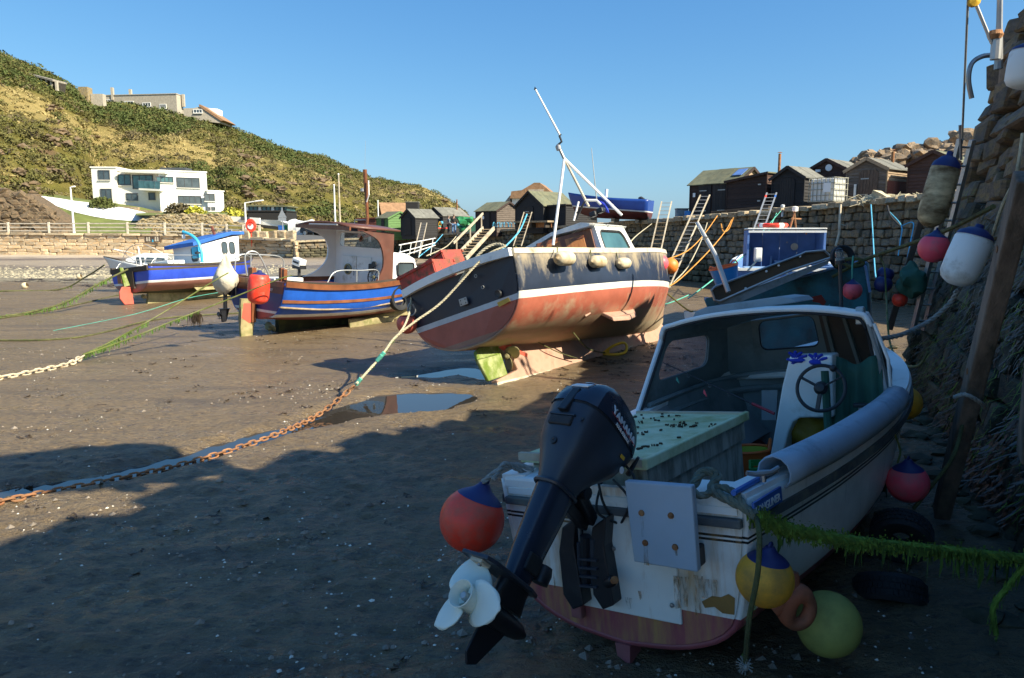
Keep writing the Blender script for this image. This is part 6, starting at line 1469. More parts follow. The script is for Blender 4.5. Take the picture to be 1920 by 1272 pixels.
A, B_ = hit(near, 1178, 890, 'y', .02), hit(near, 1197, 858, 'y', .0); efix(TB([A, A.lerp(B_, .5), B_], [.016, .012, .008], 8).build('tilt_lever', 'black_plastic', eng))
# ---------------------------------------------------------------- B: black hulled motor cruiser lying on her side
bk_ = thing('black_boat', 'large navy and red boat heeled over on its keel, middle of the harbour', 'boat', mat=pose(-.46, 11.53, 0.0, 36.1, -18.5, -1.6, .98))
sta = [[(0, -.05, .70), (.42, -.03, .74), (.86, 0, .93), (1.12, 0, 1.28), (1.20, 0, 1.88)],
       [(0, 1.5, .60), (.55, 1.5, .68), (1.08, 1.5, .92), (1.30, 1.5, 1.28), (1.34, 1.5, 1.86)],
       [(0, 3.2, .52), (.60, 3.2, .64), (1.14, 3.2, .92), (1.36, 3.2, 1.30), (1.38, 3.2, 1.86)],
       [(0, 5.0, .45), (.46, 5.0, .62), (.90, 5.0, .95), (1.14, 5.0, 1.36), (1.22, 5.05, 1.94)],
       [(0, 6.5, .42), (.20, 6.55, .62), (.42, 6.6, 1.0), (.62, 6.7, 1.45), (.72, 6.7, 2.06)],
       [(0, 7.1, .55), (.03, 7.25, .85), (.05, 7.42, 1.2), (.06, 7.4, 1.6), (.09, 7.5, 2.16)]]
G = hull_grid(sta, 6, 5)
hull_mat('hull_black', [(-9, (.42, .30, .20)), (.55, (.40, .19, .12)), (.80, (.44, .13, .08)), (1.18, (.74, .72, .64)), (1.29, (.020, .030, .055))], curve=(0, -.008, .0035), dirt=(.40, .32, .20), damt=.41, mud=(1.58, .98, .50), patch=True)
hull_mat('transom_black', [(-9, (.30, .15, .10)), (.80, (.38, .09, .06)), (1.18, (.52, .54, .55)), (1.27, (.016, .020, .035))], dirt=(.20, .13, .09), damt=.22)  # hull bands again, greyer and darker: the transom's shade put into the colour
hull_mesh(bk_, G, 'hull_black', ang=70, tm='transom_black', solid=.04)
sheer = [g[-1] for g in G]
rail_along(bk_, sheer, .10, .09, 'capping_rail', 'cream_dirty', (.0, 0, .03))
TC = cr([(-1.2, -.03, 1.9), (-.7, -.07, 1.94), (0, -.09, 1.96), (.7, -.07, 1.94), (1.2, -.03, 1.9)], 4)
b = MB(); rings = [[p + V((0, -.05, .07)), p + V((0, .06, .07)), p + V((0, .06, -.06)), p + V((0, -.05, -.06))] for p in TC]; b.ring(rings, True, True).build('transom_capping', 'white_paint', bk_, smooth=1, ang=50)
strip_along(bk_, G, .86, .90, .03, .03, 'rubbing_strake', 'hull_black')
deck(bk_, sheer, 'deck', 'grp_grey', -.30, .02, i0=0)
b = MB(); b.prism([V((0, .75, .75)), V((0, 6.9, .6)), V((0, 7.05, .50)), V((0, 6.7, .06)), V((0, .35, -.02)), V((0, .30, .06)), V((0, .95, .16))], (-.07, 0, 0), (.07, 0, 0)); b.build('keel', 'keel_pink' if 'keel_pink' in M else mat('keel_pink', (.44, .27, .19), .7, var=.2, bump=.2, dirt=(.36, .12, .08), damt=.36, dscale=3) and 'keel_pink', bk_, bevel=.02)
BM((0, .28, -.01), (0, 6.7, .05), .17, .06).build('keel_shoe', 'cream_dirty', bk_)
b = MB(); b.ring([[V((-.10, y, z + .1)), V((-.05, y, z)), V((.05, y, z)), V((.10, y, z + .1))] for y, z in ((.7, .62), (1.0, .42), (1.3, .3))], False, False).build('stern_post', 'red_pale', bk_)
# rudder
mat('algae_paint', (.36, .37, .18), .7, var=.35, scale=5, bump=.2, dirt=(.13, .19, .02), damt=.55, dscale=3.5)
q = [hit(bk_, x, y, 'x', 0) for x, y in ((890, 660), (897, 653), (930, 643), (950, 704), (914, 716), (893, 676))]
rd = PR(q, (-.035, 0, 0), (.035, 0, 0)).build('rudder', 'algae_paint', bk_, bevel=.02)
q = hit(bk_, 922, 645, 'x', 0); rs = TB([q + V((0, -.02, -.05)), q + V((0, .0, .28))], .045, 10).build('rudder_stock', 'algae_paint', rd, smooth=1); LT([(.10, 0), (.11, .04), (.08, .09), (0, .10)], 12, MT(q + V((0, 0, .04)))).build('rudder_gland', 'rust', rd)
BM(hit(bk_, 893, 674, 'x', .04), hit(bk_, 932, 664, 'x', .04), .03, .02).build('rudder_strap', 'algae_paint', rd)
prop(bk_, hit(bk_, 952, 668, 'x', 0), (0, 1, .08), .27, 'prop_bronze', 3, .055)
TB([hit(bk_, 952, 668, 'x', 0), hit(bk_, 985, 652, 'x', 0)], .035, 8).build('propeller_shaft', 'steel', bk_)
# bilge fins, plates, portholes, hull fittings
strip = [hit(bk_, x, y, 'x', xx) for x, y, xx in ((1125, 588, 1.0), (1150, 600, 1.25), (1180, 598, 1.3), (1193, 592, 1.1), (1190, 583, 1.0))]
PR(strip, (0, 0, -.03), (0, 0, .05)).build('bilge_fin', 'keel_pink', bk_, bevel=.02)
BM(hit(bk_, 1095, 592, 'x', 1.0), hit(bk_, 1104, 586, 'x', 1.05), .08, .06).build('hull_fitting', 'keel_pink', bk_)
BX(hit(bk_, 988, 631, 'x', .15), (.10, .22, .10)).build('anode', 'cream_dirty', bk_, bevel=.02)
c = hit(bk_, 869, 566, 'y', -.06); BX(c, (.17, .02, .12)).build('hinge_plate', 'steel', bk_, bevel=.005)
for dx in (-.05, .05):
    for dz in (-.03, .03): LT([(.012, 0), (0, .008)], 8, MT(c + V((dx, -.011, dz))) @ MR(R_(90), 4, 'X')).build('bolt', 'black_plastic', bk_)
c = hit(bk_, 935, 551, 'y', -.05); LT([(.04, .03), (.055, .035), (.062, 0), (.04, 0)], 18, MT(c) @ MR(R_(90), 4, 'X')).build('exhaust_pipe', 'black_plastic', bk_, smooth=1)
for x, y in ((905, 539), (892, 518)): TB(arc(hit(bk_, x, y, 'y', -.07), .025, 0, 330, 8), .007, 5, loop=True).build('eye_bolt', 'steel', bk_)
P = [hit(bk_, x, y, 'y', -.055) for x, y in ((932, 568), (953, 558), (957, 565), (936, 576))]; mat('ochre_patch', (.60, .36, .06), .7, var=.15, bump=.05); PR(P, (0, 0, 0), (0, -.004, 0)).build('ochre_patch', 'ochre_patch', bk_)
# wheelhouse
x0, x1, y0, y1, zb, zt = -1.0, .90, 3.45, 5.1, 1.5, 2.62
def bq(pts, name, m, off, root=bk_, bev=.0): return PR([V(p) for p in pts], (0, 0, 0), off, ).build(name, m, root, bevel=bev)
# aft bulkhead with wooden door, heeled with the boat
bq([(x0 - .05, y0, zb), (x1, y0, zb), (x1 - .08, y0, zt), (x0 + .14, y0, zt - .06)], 'aft_bulkhead', 'white_paint', (0, .05, 0))
BX((.22, y0 - .02, 2.10), (1.12, .03, .94)).build('door_frame', 'varnish', bk_, bevel=.01)
dr_ = BX((.0, 0, 0), (1.06, .04, .90)).build('door', 'varnish', bk_, bevel=.01); dr_.matrix_basis = MT((.20, y0 - .2, 2.12)) @ MR(R_(24), 4, 'Z')
for i in range(2): BX((-.24 + i * .48, -.025, 0), (.38, .02, .74)).build('door_panel', 'door_wood', dr_, bevel=.01)
BX((.3, -.04, .32), (.26, .02, .04)).build('door_rail', 'varnish', dr_); BX((-.48, -.03, 0), (.03, .02, .06)).build('door_latch', 'steel', dr_)
panel_with_window(bk_, [V((x1, y0, zb)), V((x1 + .02, y1, zb)), V((x1 - .08, y1 - .45, zt)), V((x1 - .08, y0, zt))], (.10, .28, .86, .88), 'white_paint', 'black_rubber', 'window_teal', .04, 'side_panel')
panel_with_window(bk_, [V((x0, y1, zb)), V((x0 - .05, y0, zb)), V((x0 + .14, y0, zt - .06)), V((x0 + .14, y1 - .45, zt))], (.12, .28, .86, .88), 'white_paint', 'black_rubber', 'window_teal', .04, 'side_panel')
bq([(x0, y1, zb), (x1, y1, zb), (x1 - .08, y1 - .45, zt), (x0 + .14, y1 - .45, zt)], 'windscreen', 'window_teal', (0, .03, 0))
b = MB(); rows = [[V((x0 - .02, y, zt - .10)), V((x0 + .2, y, zt + .0)), V((0, y, zt + .10)), V((x1 - .2, y, zt + .07)), V((x1, y, zt - .02)), V((x1 - .05, y, zt - .06)), V((0, y, zt + .03)), V((x0 + .05, y, zt - .12))] for y in (y0 - .22, y0 + .6, y1 - .35)]
b.ring(rows, True, True).build('wheelhouse_roof', 'white_paint', bk_, smooth=1, ang=50)
TB([(x0 - .1, y0 - .2, zb + .2), (x0 + .1, y0 - .22, zt - .08)], .02, 6).build('roof_post', 'white_clean', bk_)
b = MB(); bq([(x0 - .3, y0 - .3, 1.85), (x0 + .1, y0 - .3, 2.35), (x0 + .4, y0 - .3, 2.42), (x0 + .35, y0 - .3, 1.85)], 'side_locker', 'grp_grey', (0, .4, 0))
TB(arc((-.35, y0 - .35, 2.0), .2, 0, 180, 10), .02, 6).build('hoop_rail', 'alu', bk_)
# foredeck coaming
bq([(-.6, 5.2, 1.85), (.6, 5.2, 1.85), (.4, 5.2, 2.2), (-.4, 5.2, 2.2)], 'coach_roof', 'white_paint', (0, 1.0, 0))
# A-frame mast (poles placed where they rise from the wheelhouse roof)
mp = lambda x, y, Y: bk_.matrix_basis.inverted() @ W(x, y, Y)
YM = 14.6
ap = mp(1058, 298, YM)
for a, rr, m_, nm in (((1166, 404), .028, 'white_clean', 'mast_leg'), ((1104, 388), .026, 'cream_dirty', 'mast_leg'), ((1037, 460), .028, 'white_clean', 'mast_stay')): TB([mp(a[0], a[1], YM - (.3 if a[0] < 1050 else 0)), ap], rr, 8).build(nm, m_, bk_)
TB([ap, mp(1046, 272, YM)], .03, 8).build('mast_head', 'steel', bk_); TB([mp(1044, 274, YM), mp(1053, 266, YM), mp(1049, 255, YM), mp(1052, 252, YM)], .022, 8).build('mast_bracket', 'black_plastic', bk_)
c = mp(1047, 277, YM); LT([(.05, -.05), (.055, .03), (.03, .06), (0, .06)], 12, MT(c)).build('mast_lamp', 'steel', bk_)
TB([mp(1050, 254, YM), mp(1004, 168, YM)], [.020, .016], 8).build('aerial', 'white_clean', bk_)
LT([(.03, 0), (0, .06)], 8, MT(mp(1004, 168, YM))).build('aerial_tip', 'black_plastic', bk_)
TB([mp(1119, 378, YM + .3), mp(1109, 278, YM + .3)], [.012, .006], 6).build('whip_aerial', 'alu', bk_)
TB(arc(mp(1082, 400, YM - .4), .0, 0, 10, 1) + [mp(1096, 378, YM - .4), mp(1080, 412, YM - .4)], .02, 6).build('rail_hoop', 'black_plastic', bk_)
TB([mp(1099, 376, YM - .4), mp(1118, 376, YM - .4), mp(1126, 384, YM - .4)], .025, 6).build('gantry_bar', 'white_paint', bk_)
TB([mp(1085, 378, YM), mp(1076, 414, YM)], .02, 6).build('gantry_leg', 'white_clean', bk_)
for px, py in ((1113, 402), (1126, 395)): q = MB(); q.box(mp(px, py, YM - .5), (.14, .12, .1)); q.build('deck_light', 'black_plastic', bk_, bevel=.02)
q = MB(); q.ring([[mp(1120, 376, YM), mp(1132, 380, YM)], [mp(1134, 386, YM - .1), mp(1140, 392, YM)], [mp(1136, 398, YM), mp(1142, 400, YM)]], False, False).build('blue_flag', 'cloth_blue', bk_, solid=.01)
# red fish boxes along the low port quarter
BR = bk_.matrix_basis.to_3x3().normalized().to_4x4()
fbx = [thing('fish_box', 'nearer of two battered red fish boxes wedged against the low side of the black boat', 'fish box', mat=MT(W(806, 532, 12.5)) @ BR @ MR(R_(90), 4, 'Z') @ MR(R_(-4), 4, 'X'))]
def fishbox(t, L=.82, w=.5, h=.28, m='crate_red'):
    for sx in (-1, 1): BX((sx * w / 2, 0, h / 2), (.03, L, h)).build('side', m, t, bevel=.008)
    for sy in (-1, 1): BX((0, sy * L / 2, h / 2), (w, .03, h)).build('end', m, t, bevel=.008)
    BX((0, 0, .02), (w, L, .03)).build('base', m, t)
    for sx in (-1, 1): BX((sx * (w / 2 + .02), 0, h - .03), (.04, L + .06, .05)).build('rim', m, t, bevel=.008)
    for i in range(5): BX((w / 2 + .02, -L * .4 + i * L * .2, h / 2 - .04), (.025, .03, h * .7)).build('rib', m, t)
fishbox(fbx[0])
f2 = thing('fish_box', 'further of the two battered red fish boxes, tilted on top by the wooden gangways', 'fish box', mat=MT(W(836, 511, 12.8)) @ BR @ MR(R_(84), 4, 'Z') @ MR(R_(-10), 4, 'X')); fishbox(f2, .6, .45, .28)
MB_ = bk_.matrix_basis
for i, (px, py, r_, L, lab) in enumerate(((1059, 485, .115, .46, 'nearest of three cream fenders hung on the high side of the black boat'), (1121, 491, .105, .42, 'middle one of three cream fenders hung on the black boat'), (1169, 494, .10, .38, 'furthest of three cream fenders, closest to the bow of the black boat'))):
    p = MB_ @ (hit(bk_, px, py, 'x', 1.50)); ax = MB_.to_3x3() @ V((0, 1, .0)); fender(lab, p, r_, L, 'fender_cream', ax, ends='fender_cream', group='cream fenders on the black boat')
    ln = thing('fender_lanyard', ['lanyard of the nearest cream fender on the black boat', 'lanyard of the middle cream fender on the black boat', 'lanyard of the furthest cream fender on the black boat'][i], 'rope', group='fender lanyards'); TB([p - ax.normalized() * L * .5, MB_ @ (hit(bk_, px - 14, py - 22, 'x', 1.42))], .009, 6).build('line', 'rope_dark', ln)
bow = MB_ @ V((.1, 7.8, 2.2))
buoy('red buoy at the bow of the black boat, left of the orange one', W(1237, 494, 16.0), .19, 'buoy_pink', (.5, .2, -.2), cone=False); buoy('orange and red buoy at the bow of the black boat, right of the red one', W(1257, 499, 16.4), .18, 'buoy_orange', (1, .2, -.3), cone=False)

# ---------------------------------------------------------------- C: blue clinker boat
bl = thing('clinker_boat', 'bright blue clinker boat with varnished rails, white wheel shelter and brown canopy roof', 'boat', mat=pose(-6.17, 17.6, 0, 36, 2.4, -2, 1))
sta = [[(0, 0, .44), (.34, 0, .47), (.74, 0, .58), (.98, 0, .90), (1.10, 0, 1.34)],
       [(0, 1.2, .36), (.42, 1.2, .40), (.90, 1.2, .54), (1.10, 1.2, .80), (1.16, 1.2, 1.25)],
       [(0, 2.6, .32), (.45, 2.6, .38), (.95, 2.6, .54), (1.14, 2.6, .80), (1.18, 2.6, 1.26)],
       [(0, 4.2, .34), (.32, 4.2, .42), (.70, 4.2, .62), (.92, 4.2, .92), (1.02, 4.2, 1.38)],
       [(0, 5.4, .42), (.14, 5.42, .54), (.30, 5.48, .78), (.46, 5.54, 1.08), (.58, 5.6, 1.56)],
       [(0, 5.95, .5), (.02, 6.02, .7), (.03, 6.1, .95), (.04, 6.2, 1.3), (.06, 6.3, 1.74)]]
G = hull_grid(sta, 6, 5); BG = G
hull_mat('hull_blue', [(-9, (.045, .045, .022)), (.34, (.24, .07, .065)), (.50, (.66, .66, .64)), (.585, (.012, .095, .46))], curve=(0, -.02, .0085), dirt=(.10, .09, .07), damt=.20, weed=(.22, (.12, .13, .03)))
hull_mat('transom_blue', [(-9, (.25, .07, .07)), (.60, (.62, .62, .6)), (.66, (.020, .030, .17)), (1.08, (.10, .03, .025))], dirt=(.10, .03, .03), damt=.15)
hull_mesh(bl, G, 'hull_blue', ang=60, tm='transom_blue')
def at_z(g, z):
    for a, b_ in zip(g, g[1:]):
        if b_.z >= z: return a.lerp(b_, max(0, (z - a.z) / max(1e-6, b_.z - a.z)))
    return g[-1].copy()
def zline(y): return -.02 * y + .0085 * y * y
mat('strake_blue', (.012, .095, .46), .4, var=.15, bump=.08, dirt=(.05, .13, .42), damt=.35, dscale=4)
n_s = 7
for sg in (1, -1):
    for k in range(n_s):
        rings = []
        for g in G[:-2]:
            za, zb_ = .60 + zline(g[-1].y), g[-1].z - .06; a = at_z(g, za + (zb_ - za) * k / n_s); c_ = at_z(g, za + (zb_ - za) * (k + 1) / n_s + .012)
            n_ = V((c_.z - a.z, 0, a.x - c_.x)).normalized(); bump_ = .02 if k == 3 else 0
            rings.append([V((sg * q.x, q.y, q.z)) for q in (a + n_ * (.034 + bump_), c_ + n_ * (.008 + bump_ * (c_.z > 0)), c_ - n_ * .01, a - n_ * .01)])
        MB().ring(rings, True, True).build('strake', 'varnish' if k == 3 else 'strake_blue', bl, smooth=1, ang=50)
sheer = [g[-1] for g in G]
rail_along(bl, sheer, .10, .13, 'rubbing_rail', 'varnish', (.03, 0, -.02)); rail_along(bl, sheer, .13, .035, 'gunwale_cap', 'timber_dark', (0, 0, .06))
deck(bl, sheer, 'cockpit_floor', 'timber', -.55, .05, i0=0, i1=20); deck(bl, sheer, 'foredeck', 'grp_grey', .02, .02, i0=18)
for i in range(9): BX((0, .35 + i * .28, .72 + .01 * (i % 2)), (1.9, .26, .03)).build('floor_board', 'timber', bl)
BX((0, .04, 1.30), (2.15, .10, .12)).build('transom_cap', 'varnish', bl); BX((0, .55, 1.22), (2.1, .42, .05)).build('aft_seat', 'varnish', bl); BX((-.1, 2.1, 1.08), (.9, .75, .30)).build('engine_cover', 'brown_paint', bl, bevel=.02); BX((-.75, 1.35, 1.15), (.5, .9, .35)).build('side_locker', 'white_paint', bl, bevel=.02)
for x, y in ((-.35, 1.0), (.1, .75)): BX((x, y, 1.42), (.10, .10, .35)).build('bollard_post', 'varnish', bl, bevel=.01)
# shelter: bulkhead, side wings, canopy
bhy = 3.25
q = [(-1.0, bhy, 1.0), (1.02, bhy, 1.0), (1.0, bhy, 1.75), (.92, bhy, 2.58), (-.92, bhy, 2.58), (-1.0, bhy, 1.75)]
panel_with_window(bl, [V((-1.0, bhy, 1.95)), V((1.0, bhy, 1.95)), V((.92, bhy, 2.6)), V((-.92, bhy, 2.6))], (.08, .35, .93, .92), 'white_clean', 'black_rubber', 'glass_window', -.03, 'windscreen_panel')
PR([V(p) for p in ((-1.0, bhy, .8), (1.02, bhy, .8), (1.0, bhy, 1.95), (-1.0, bhy, 1.95))], (0, 0, 0), (0, .04, 0)).build('bulkhead', 'white_clean', bl)
for xa, xb in ((-.62, -.08), (-.05, .50)):
    d_ = BX(((xa + xb) / 2, bhy - .02, 1.45), (xb - xa, .03, .95)).build('door', 'white_paint', bl, bevel=.006)
    TB([(xb - .06 if xa < -.3 else xa + .06, bhy - .06, 1.40), (xb - .06 if xa < -.3 else xa + .06, bhy - .06, 1.58)], .012, 6).build('handle', 'steel', d_)
LT([(.10, 0), (.15, .01), (.15, .03), (.11, .035), (.11, .0)], 20, MT((-.38, bhy - .035, 1.56)) @ MR(R_(90), 4, 'X')).build('porthole_rim', 'prop_bronze', bl, smooth=1); LT([(.11, 0), (.11, .01), (0, .01)], 16, MT((-.38, bhy - .035, 1.56)) @ MR(R_(90), 4, 'X')).build('porthole_glass', 'window_dark', bl)
BX((.55, bhy - .06, 1.66), (.17, .08, .20)).build('instrument', 'black_plastic', bl, bevel=.02)
wc = V((.78, bhy - .18, 1.42)); wm = MT(wc) @ MR(R_(85), 4, 'X'); w_o = TB([wm @ v for v in arc((0, 0, 0), .22, 0, 348, 29, 'xy')], .018, 6, loop=True).build('steering_wheel', 'black_plastic', bl, smooth=1)
for a in range(0, 360, 60): TB([wm @ V((0, 0, 0)), wm @ V((.22 * math.cos(R_(a)), .22 * math.sin(R_(a)), 0))], .010, 5).build('spoke', 'black_plastic', w_o)
LT([(.05, -.02), (.05, .03), (0, .04)], 12, wm).build('wheel_hub', 'prop_bronze', w_o); LT([(.08, 0), (.08, .05), (0, .05)], 14, MT((.74, bhy - .12, 1.76)) @ MR(R_(90), 4, 'X')).build('compass', 'black_plastic', bl, smooth=1)
def wing(sg, m, nm):
    out = [(sg * .95, 2.35 if sg < 0 else 2.55, 2.62), (sg * 1.0, 3.55, 2.62), (sg * 1.04, 3.6, 1.38)]
    inner = [(sg * 1.03, 3.0 if sg > 0 else 2.55, 1.32)] + [tuple(v) for v in cr([(sg * 1.03, 2.98 if sg > 0 else 2.6, 1.40), (sg * 1.01, 3.12 if sg > 0 else 2.98, 1.72), (sg * .99, 3.10 if sg > 0 else 3.0, 2.1), (sg * .97, 2.90 if sg > 0 else 2.85, 2.42), (sg * .95, 2.55 if sg > 0 else 2.45, 2.60)], 4)]
    poly = [V(p) for p in out + [(sg * 1.04, 3.55, 1.32)] + inner]
    c = sum(poly, V()) / len(poly)
    b = MB()
    # triangulated side wing
    top = [V((sg * 1.0, 3.55, z)) for z in (1.32, 1.45, 1.72, 2.1, 2.42, 2.62)]; inn = [V((sg * 1.03, y, z)) for y, z in ((2.92, 1.32), (3.02, 1.45), (3.16, 1.72), (3.13, 2.1), (2.92, 2.42), (2.40, 2.62))]
    if sg < 0: inn = [V((-1.0, y, z)) for y, z in ((2.15, 1.32), (2.55, 1.45), (2.9, 1.72), (2.98, 2.1), (2.78, 2.42), (2.15, 2.62))]
    rows = [[a, i_] for a, i_ in zip(cr(top, 4), cr(inn, 4))]
    b.ring([[r_[0], r_[1], r_[1] - V((sg * .05, 0, 0)), r_[0] - V((sg * .05, 0, 0))] for r_ in rows], True, True); b.build(nm, m, bl, smooth=1, ang=40)
wing(1, 'brown_paint', 'side_wing'); wing(-1, 'white_clean', 'side_wing')
rows = [[V((x * (1.08 if y > 2 else 1), y, 2.64 + .10 * (1 - x * x) + .02 * (3.7 - y))) for x in (-1, -.6, -.2, .2, .6, 1)] for y in (2.0, 2.8, 3.7)]
MB().ring(rows, False, False).build('canopy_roof', 'brown_paint', bl, smooth=1, ang=180, solid=-.05); BM((-1.05, 1.97, 2.66), (1.05, 1.97, 2.66), .05, .09).build('roof_fascia', 'varnish', bl)
TB([(-.5, 1.96, 2.72), (.6, 1.94, 2.74)], .022, 8).build('roof_handrail', 'alu', bl)
# fore cabin
cs = [[(-.92, bhy, 1.35), (-.84, bhy, 1.95), (-.5, bhy, 2.12), (.5, bhy, 2.12), (.84, bhy, 1.95), (.92, bhy, 1.35)], [(-.80, 4.8, 1.42), (-.72, 4.65, 1.92), (-.4, 4.6, 2.05), (.4, 4.6, 2.05), (.72, 4.65, 1.92), (.80, 4.8, 1.42)], [(-.6, 5.0, 1.45), (-.5, 4.85, 1.7), (-.3, 4.8, 1.75), (.3, 4.8, 1.75), (.5, 4.85, 1.7), (.6, 5.0, 1.45)]]
MB().ring([[V(p) for p in c_] for c_ in cs], False, False).build('fore_cabin', 'white_clean', bl, smooth=1, ang=30)
w_o = TB([V((.905 - .03 * (z - 1.5), y, z)) for y, z in [(4.15 + a_ * 1, 1.64 + b_) for a_, b_ in rrect(.62, .34, .06, 3)]], .02, 6, loop=True).build('cabin_window', 'black_rubber', bl); MB().add([V((.90 - .03 * (z - 1.5), y, z)) for y, z in [(4.15 + a_, 1.64 + b_) for a_, b_ in rrect(.62, .34, .06, 3)]], [list(range(16))]).build('pane', 'window_dark', w_o)
# mast, lamps, rails
m0, m1 = hit(bl, 688, 452, 'x', .05), hit(bl, 684, 318, 'x', .05); mm_ = m0.lerp(m1, .5) + V((0, .02, 0)); 
TB([m0 + V((0, -.25, 0)), m0 + V((0, -.02, .3)), m0 + V((0, 0, .6)), m1], [.05, .045, .04, .055], 8).build('mast', 'varnish', bl, smooth=1)
LT([(0, 0), (.06, .03), (.06, .10), (0, .12)], 12, MT(m0.lerp(m1, .68) + V((-.08, -.03, 0)))).build('mast_lamp', 'alu', bl, smooth=1)
TB([m0.lerp(m1, .55) + V((.03, 0, 0)), m0.lerp(m1, .65) + V((.13, 0, 0)), m0.lerp(m1, .85) + V((.13, 0, 0))], .018, 6).build('aerial_arm', 'white_clean', bl)
TB([m1, m1 + V((0, 0, .75))], .004, 4).build('whip_aerial', 'alu', bl)
TB([m0 + V((.16, -.05, -.02)), m0 + V((.16, -.05, .12))], .035, 8).build('vent', 'white_clean', bl)
for P in ([(.98, 1.35, 1.33), (1.0, 1.6, 1.60), (1.02, 2.4, 1.62), (1.02, 2.95, 1.62), (1.02, 3.0, 1.36)], [(-.98, .1, 1.4), (-.98, .2, 1.85), (-.98, .9, 1.88), (-1.0, 1.5, 1.8), (-1.0, 1.55, 1.35)]): TB(cr([V(p) for p in P], 5), .016, 8).build('grab_rail', 'alu', bl, smooth=1)
TB([(1.02, 2.25, 1.33), (1.02, 2.25, 1.62)], .018, 6).build('rail_stanchion', 'alu', bl); TB([(-.98, .55, 1.36), (-.98, .55, 1.87)], .018, 6).build('rail_stanchion', 'alu', bl)
TB(cr([V((-.4, .05, 1.4)), V((-.4, -.0, 1.9)), V((-.35, .3, 1.95)), V((-.3, .6, 1.4))], 5), .02, 8).build('stern_hoop', 'alu', bl, smooth=1)
TB([(-.5, 3.5, 2.75), (-.5, 3.5, 2.9), (.0, 3.5, 2.92), (.0, 3.5, 2.76)], .015, 6).build('roof_loop', 'alu', bl)
# keel, rudder, prop, bilge keel
mat('keel_weed', (.035, .040, .015), .85, var=.4, bump=.4, dirt=(.10, .11, .02), damt=.36, dscale=3, dst=(1, 1, 1))
mat('keel_green', (.34, .28, .14), .85, var=.3, bump=.4, dirt=(.12, .14, .03), damt=.40, dscale=4)
PR([V((0, .62, .46)), V((0, 3.0, .36)), V((0, 3.0, -.12)), V((0, .35, -.16)), V((0, .62, -.05))], (-.08, 0, 0), (.08, 0, 0)).build('keel', 'keel_weed', bl, bevel=.015)
PR([V((0, 2.9, .38)), V((0, 5.4, .46)), V((0, 5.2, .05)), V((0, 4.9, -.10)), V((0, 2.95, -.12))], (-.07, 0, 0), (.07, 0, 0)).build('fore_keel', 'keel_green', bl, bevel=.015)
PR([V((.62, 2.35, .34)), V((.62, 4.0, .32)), V((.62, 3.9, .08)), V((.62, 2.4, .02))], (0, 0, 0), (.06, 0, -.03)).build('bilge_keel', 'keel_green', bl, bevel=.01)
rq = [hit(bl, x, y, 'x', -.0) for x, y in ((455, 560), (478, 560), (480, 600), (476, 636), (455, 634), (452, 595))]
rd2 = PR(rq, (-.04, -.06, 0), (.04, -.06, 0)).build('rudder', 'keel_green', bl, bevel=.015)
PR([hit(bl, x, y, 'x', 0) + V((0, -.06, 0)) for x, y in ((459, 568), (478, 568), (480, 597), (470, 606), (455, 596))], (-.045, 0, 0), (.045, 0, 0)).build('rudder_cheek', 'red_pale', rd2, bevel=.01)
BX((0, -.09, .98), (.17, .12, 1.30)).build('rudder_trunk', 'varnish', bl, bevel=.01); BM((0, -.3, -.14), (0, .8, -.12), .09, .08).build('heel_bar', 'keel_green', bl)
prop(bl, (0, .42, .13), (0, 1, 0), .21, 'prop_bronze', 3, .045)
text_mb('KY', .09, 'white_print', bl, 'registration', basis((.62, -.012, 1.15), (1, 0, 0), (0, 0, 1)), .002)
# auxiliary outboard under a cream cover on the stern
ao = thing('covered_outboard', 'small outboard with its head wrapped in a pale cream cover, on the clinker boat stern', 'outboard motor', mat=bl.matrix_basis @ MT((-.86, -.24, 1.0)) @ Matrix.Scale(.86, 4))
q = MB(); rings = []
r = random.Random(2)
for z, w in ((-.06, .06), (.0, .20), (.12, .31), (.28, .35), (.42, .33), (.56, .24), (.70, .17), (.84, .11), (.96, .05), (1.0, .01)): rings.append([V((w * 1.15 * (1 + .10 * math.sin(5 * a + z * 9)) * math.cos(a), w * .9 * (1 + .12 * math.sin(4 * a + z * 14)) * math.sin(a), z + .06 * math.sin(3 * a))) for a in [i * 6.283 / 28 for i in range(28)]])
q.ring(rings, True, True).build('cover', 'cover_cream', ao, smooth=1, ang=180)
TB([(0, 0, .1), (0, 0, -.50)], .055, 10).build('leg', 'engine_black', ao); BX((0, -.03, -.50), (.14, .30, .02)).build('cavitation_plate', 'engine_black', ao); PR([V((0, .12, -.5)), V((0, -.16, -.5)), V((0, -.10, -.88)), V((0, .02, -.86))], (-.04, 0, 0), (.04, 0, 0)).build('gearcase', 'engine_black', ao, bevel=.015); prop(ao, (0, -.18, -.68), (0, 1, 0), .12, 'engine_black', 3, .035); BX((.12, .14, .02), (.18, .16, .28)).build('clamp', 'engine_black', ao, bevel=.02)
hb2 = hit(bl, 655, 495, 'x', -.6); sb = thing('small_outboard', 'little outboard head with a white lettered cowl standing in the clinker boat', 'outboard motor', mat=bl.matrix_basis @ MT((-.62, 1.75, 1.30))); BX((0, 0, .42), (.34, .22, .20), MR(R_(10), 3, 'Y')).build('cowl', 'white_paint', sb, bevel=.03); BX((0, 0, .30), (.32, .2, .10)).build('lower_cowl', 'black_plastic', sb); TB([(0, 0, .3), (0, 0, -.2)], .04, 8).build('leg', 'black_plastic', sb); BX((0, -.115, .42), (.22, .008, .05), MR(R_(10), 3, 'Y')).build('cowl_band', 'engine_black', sb)
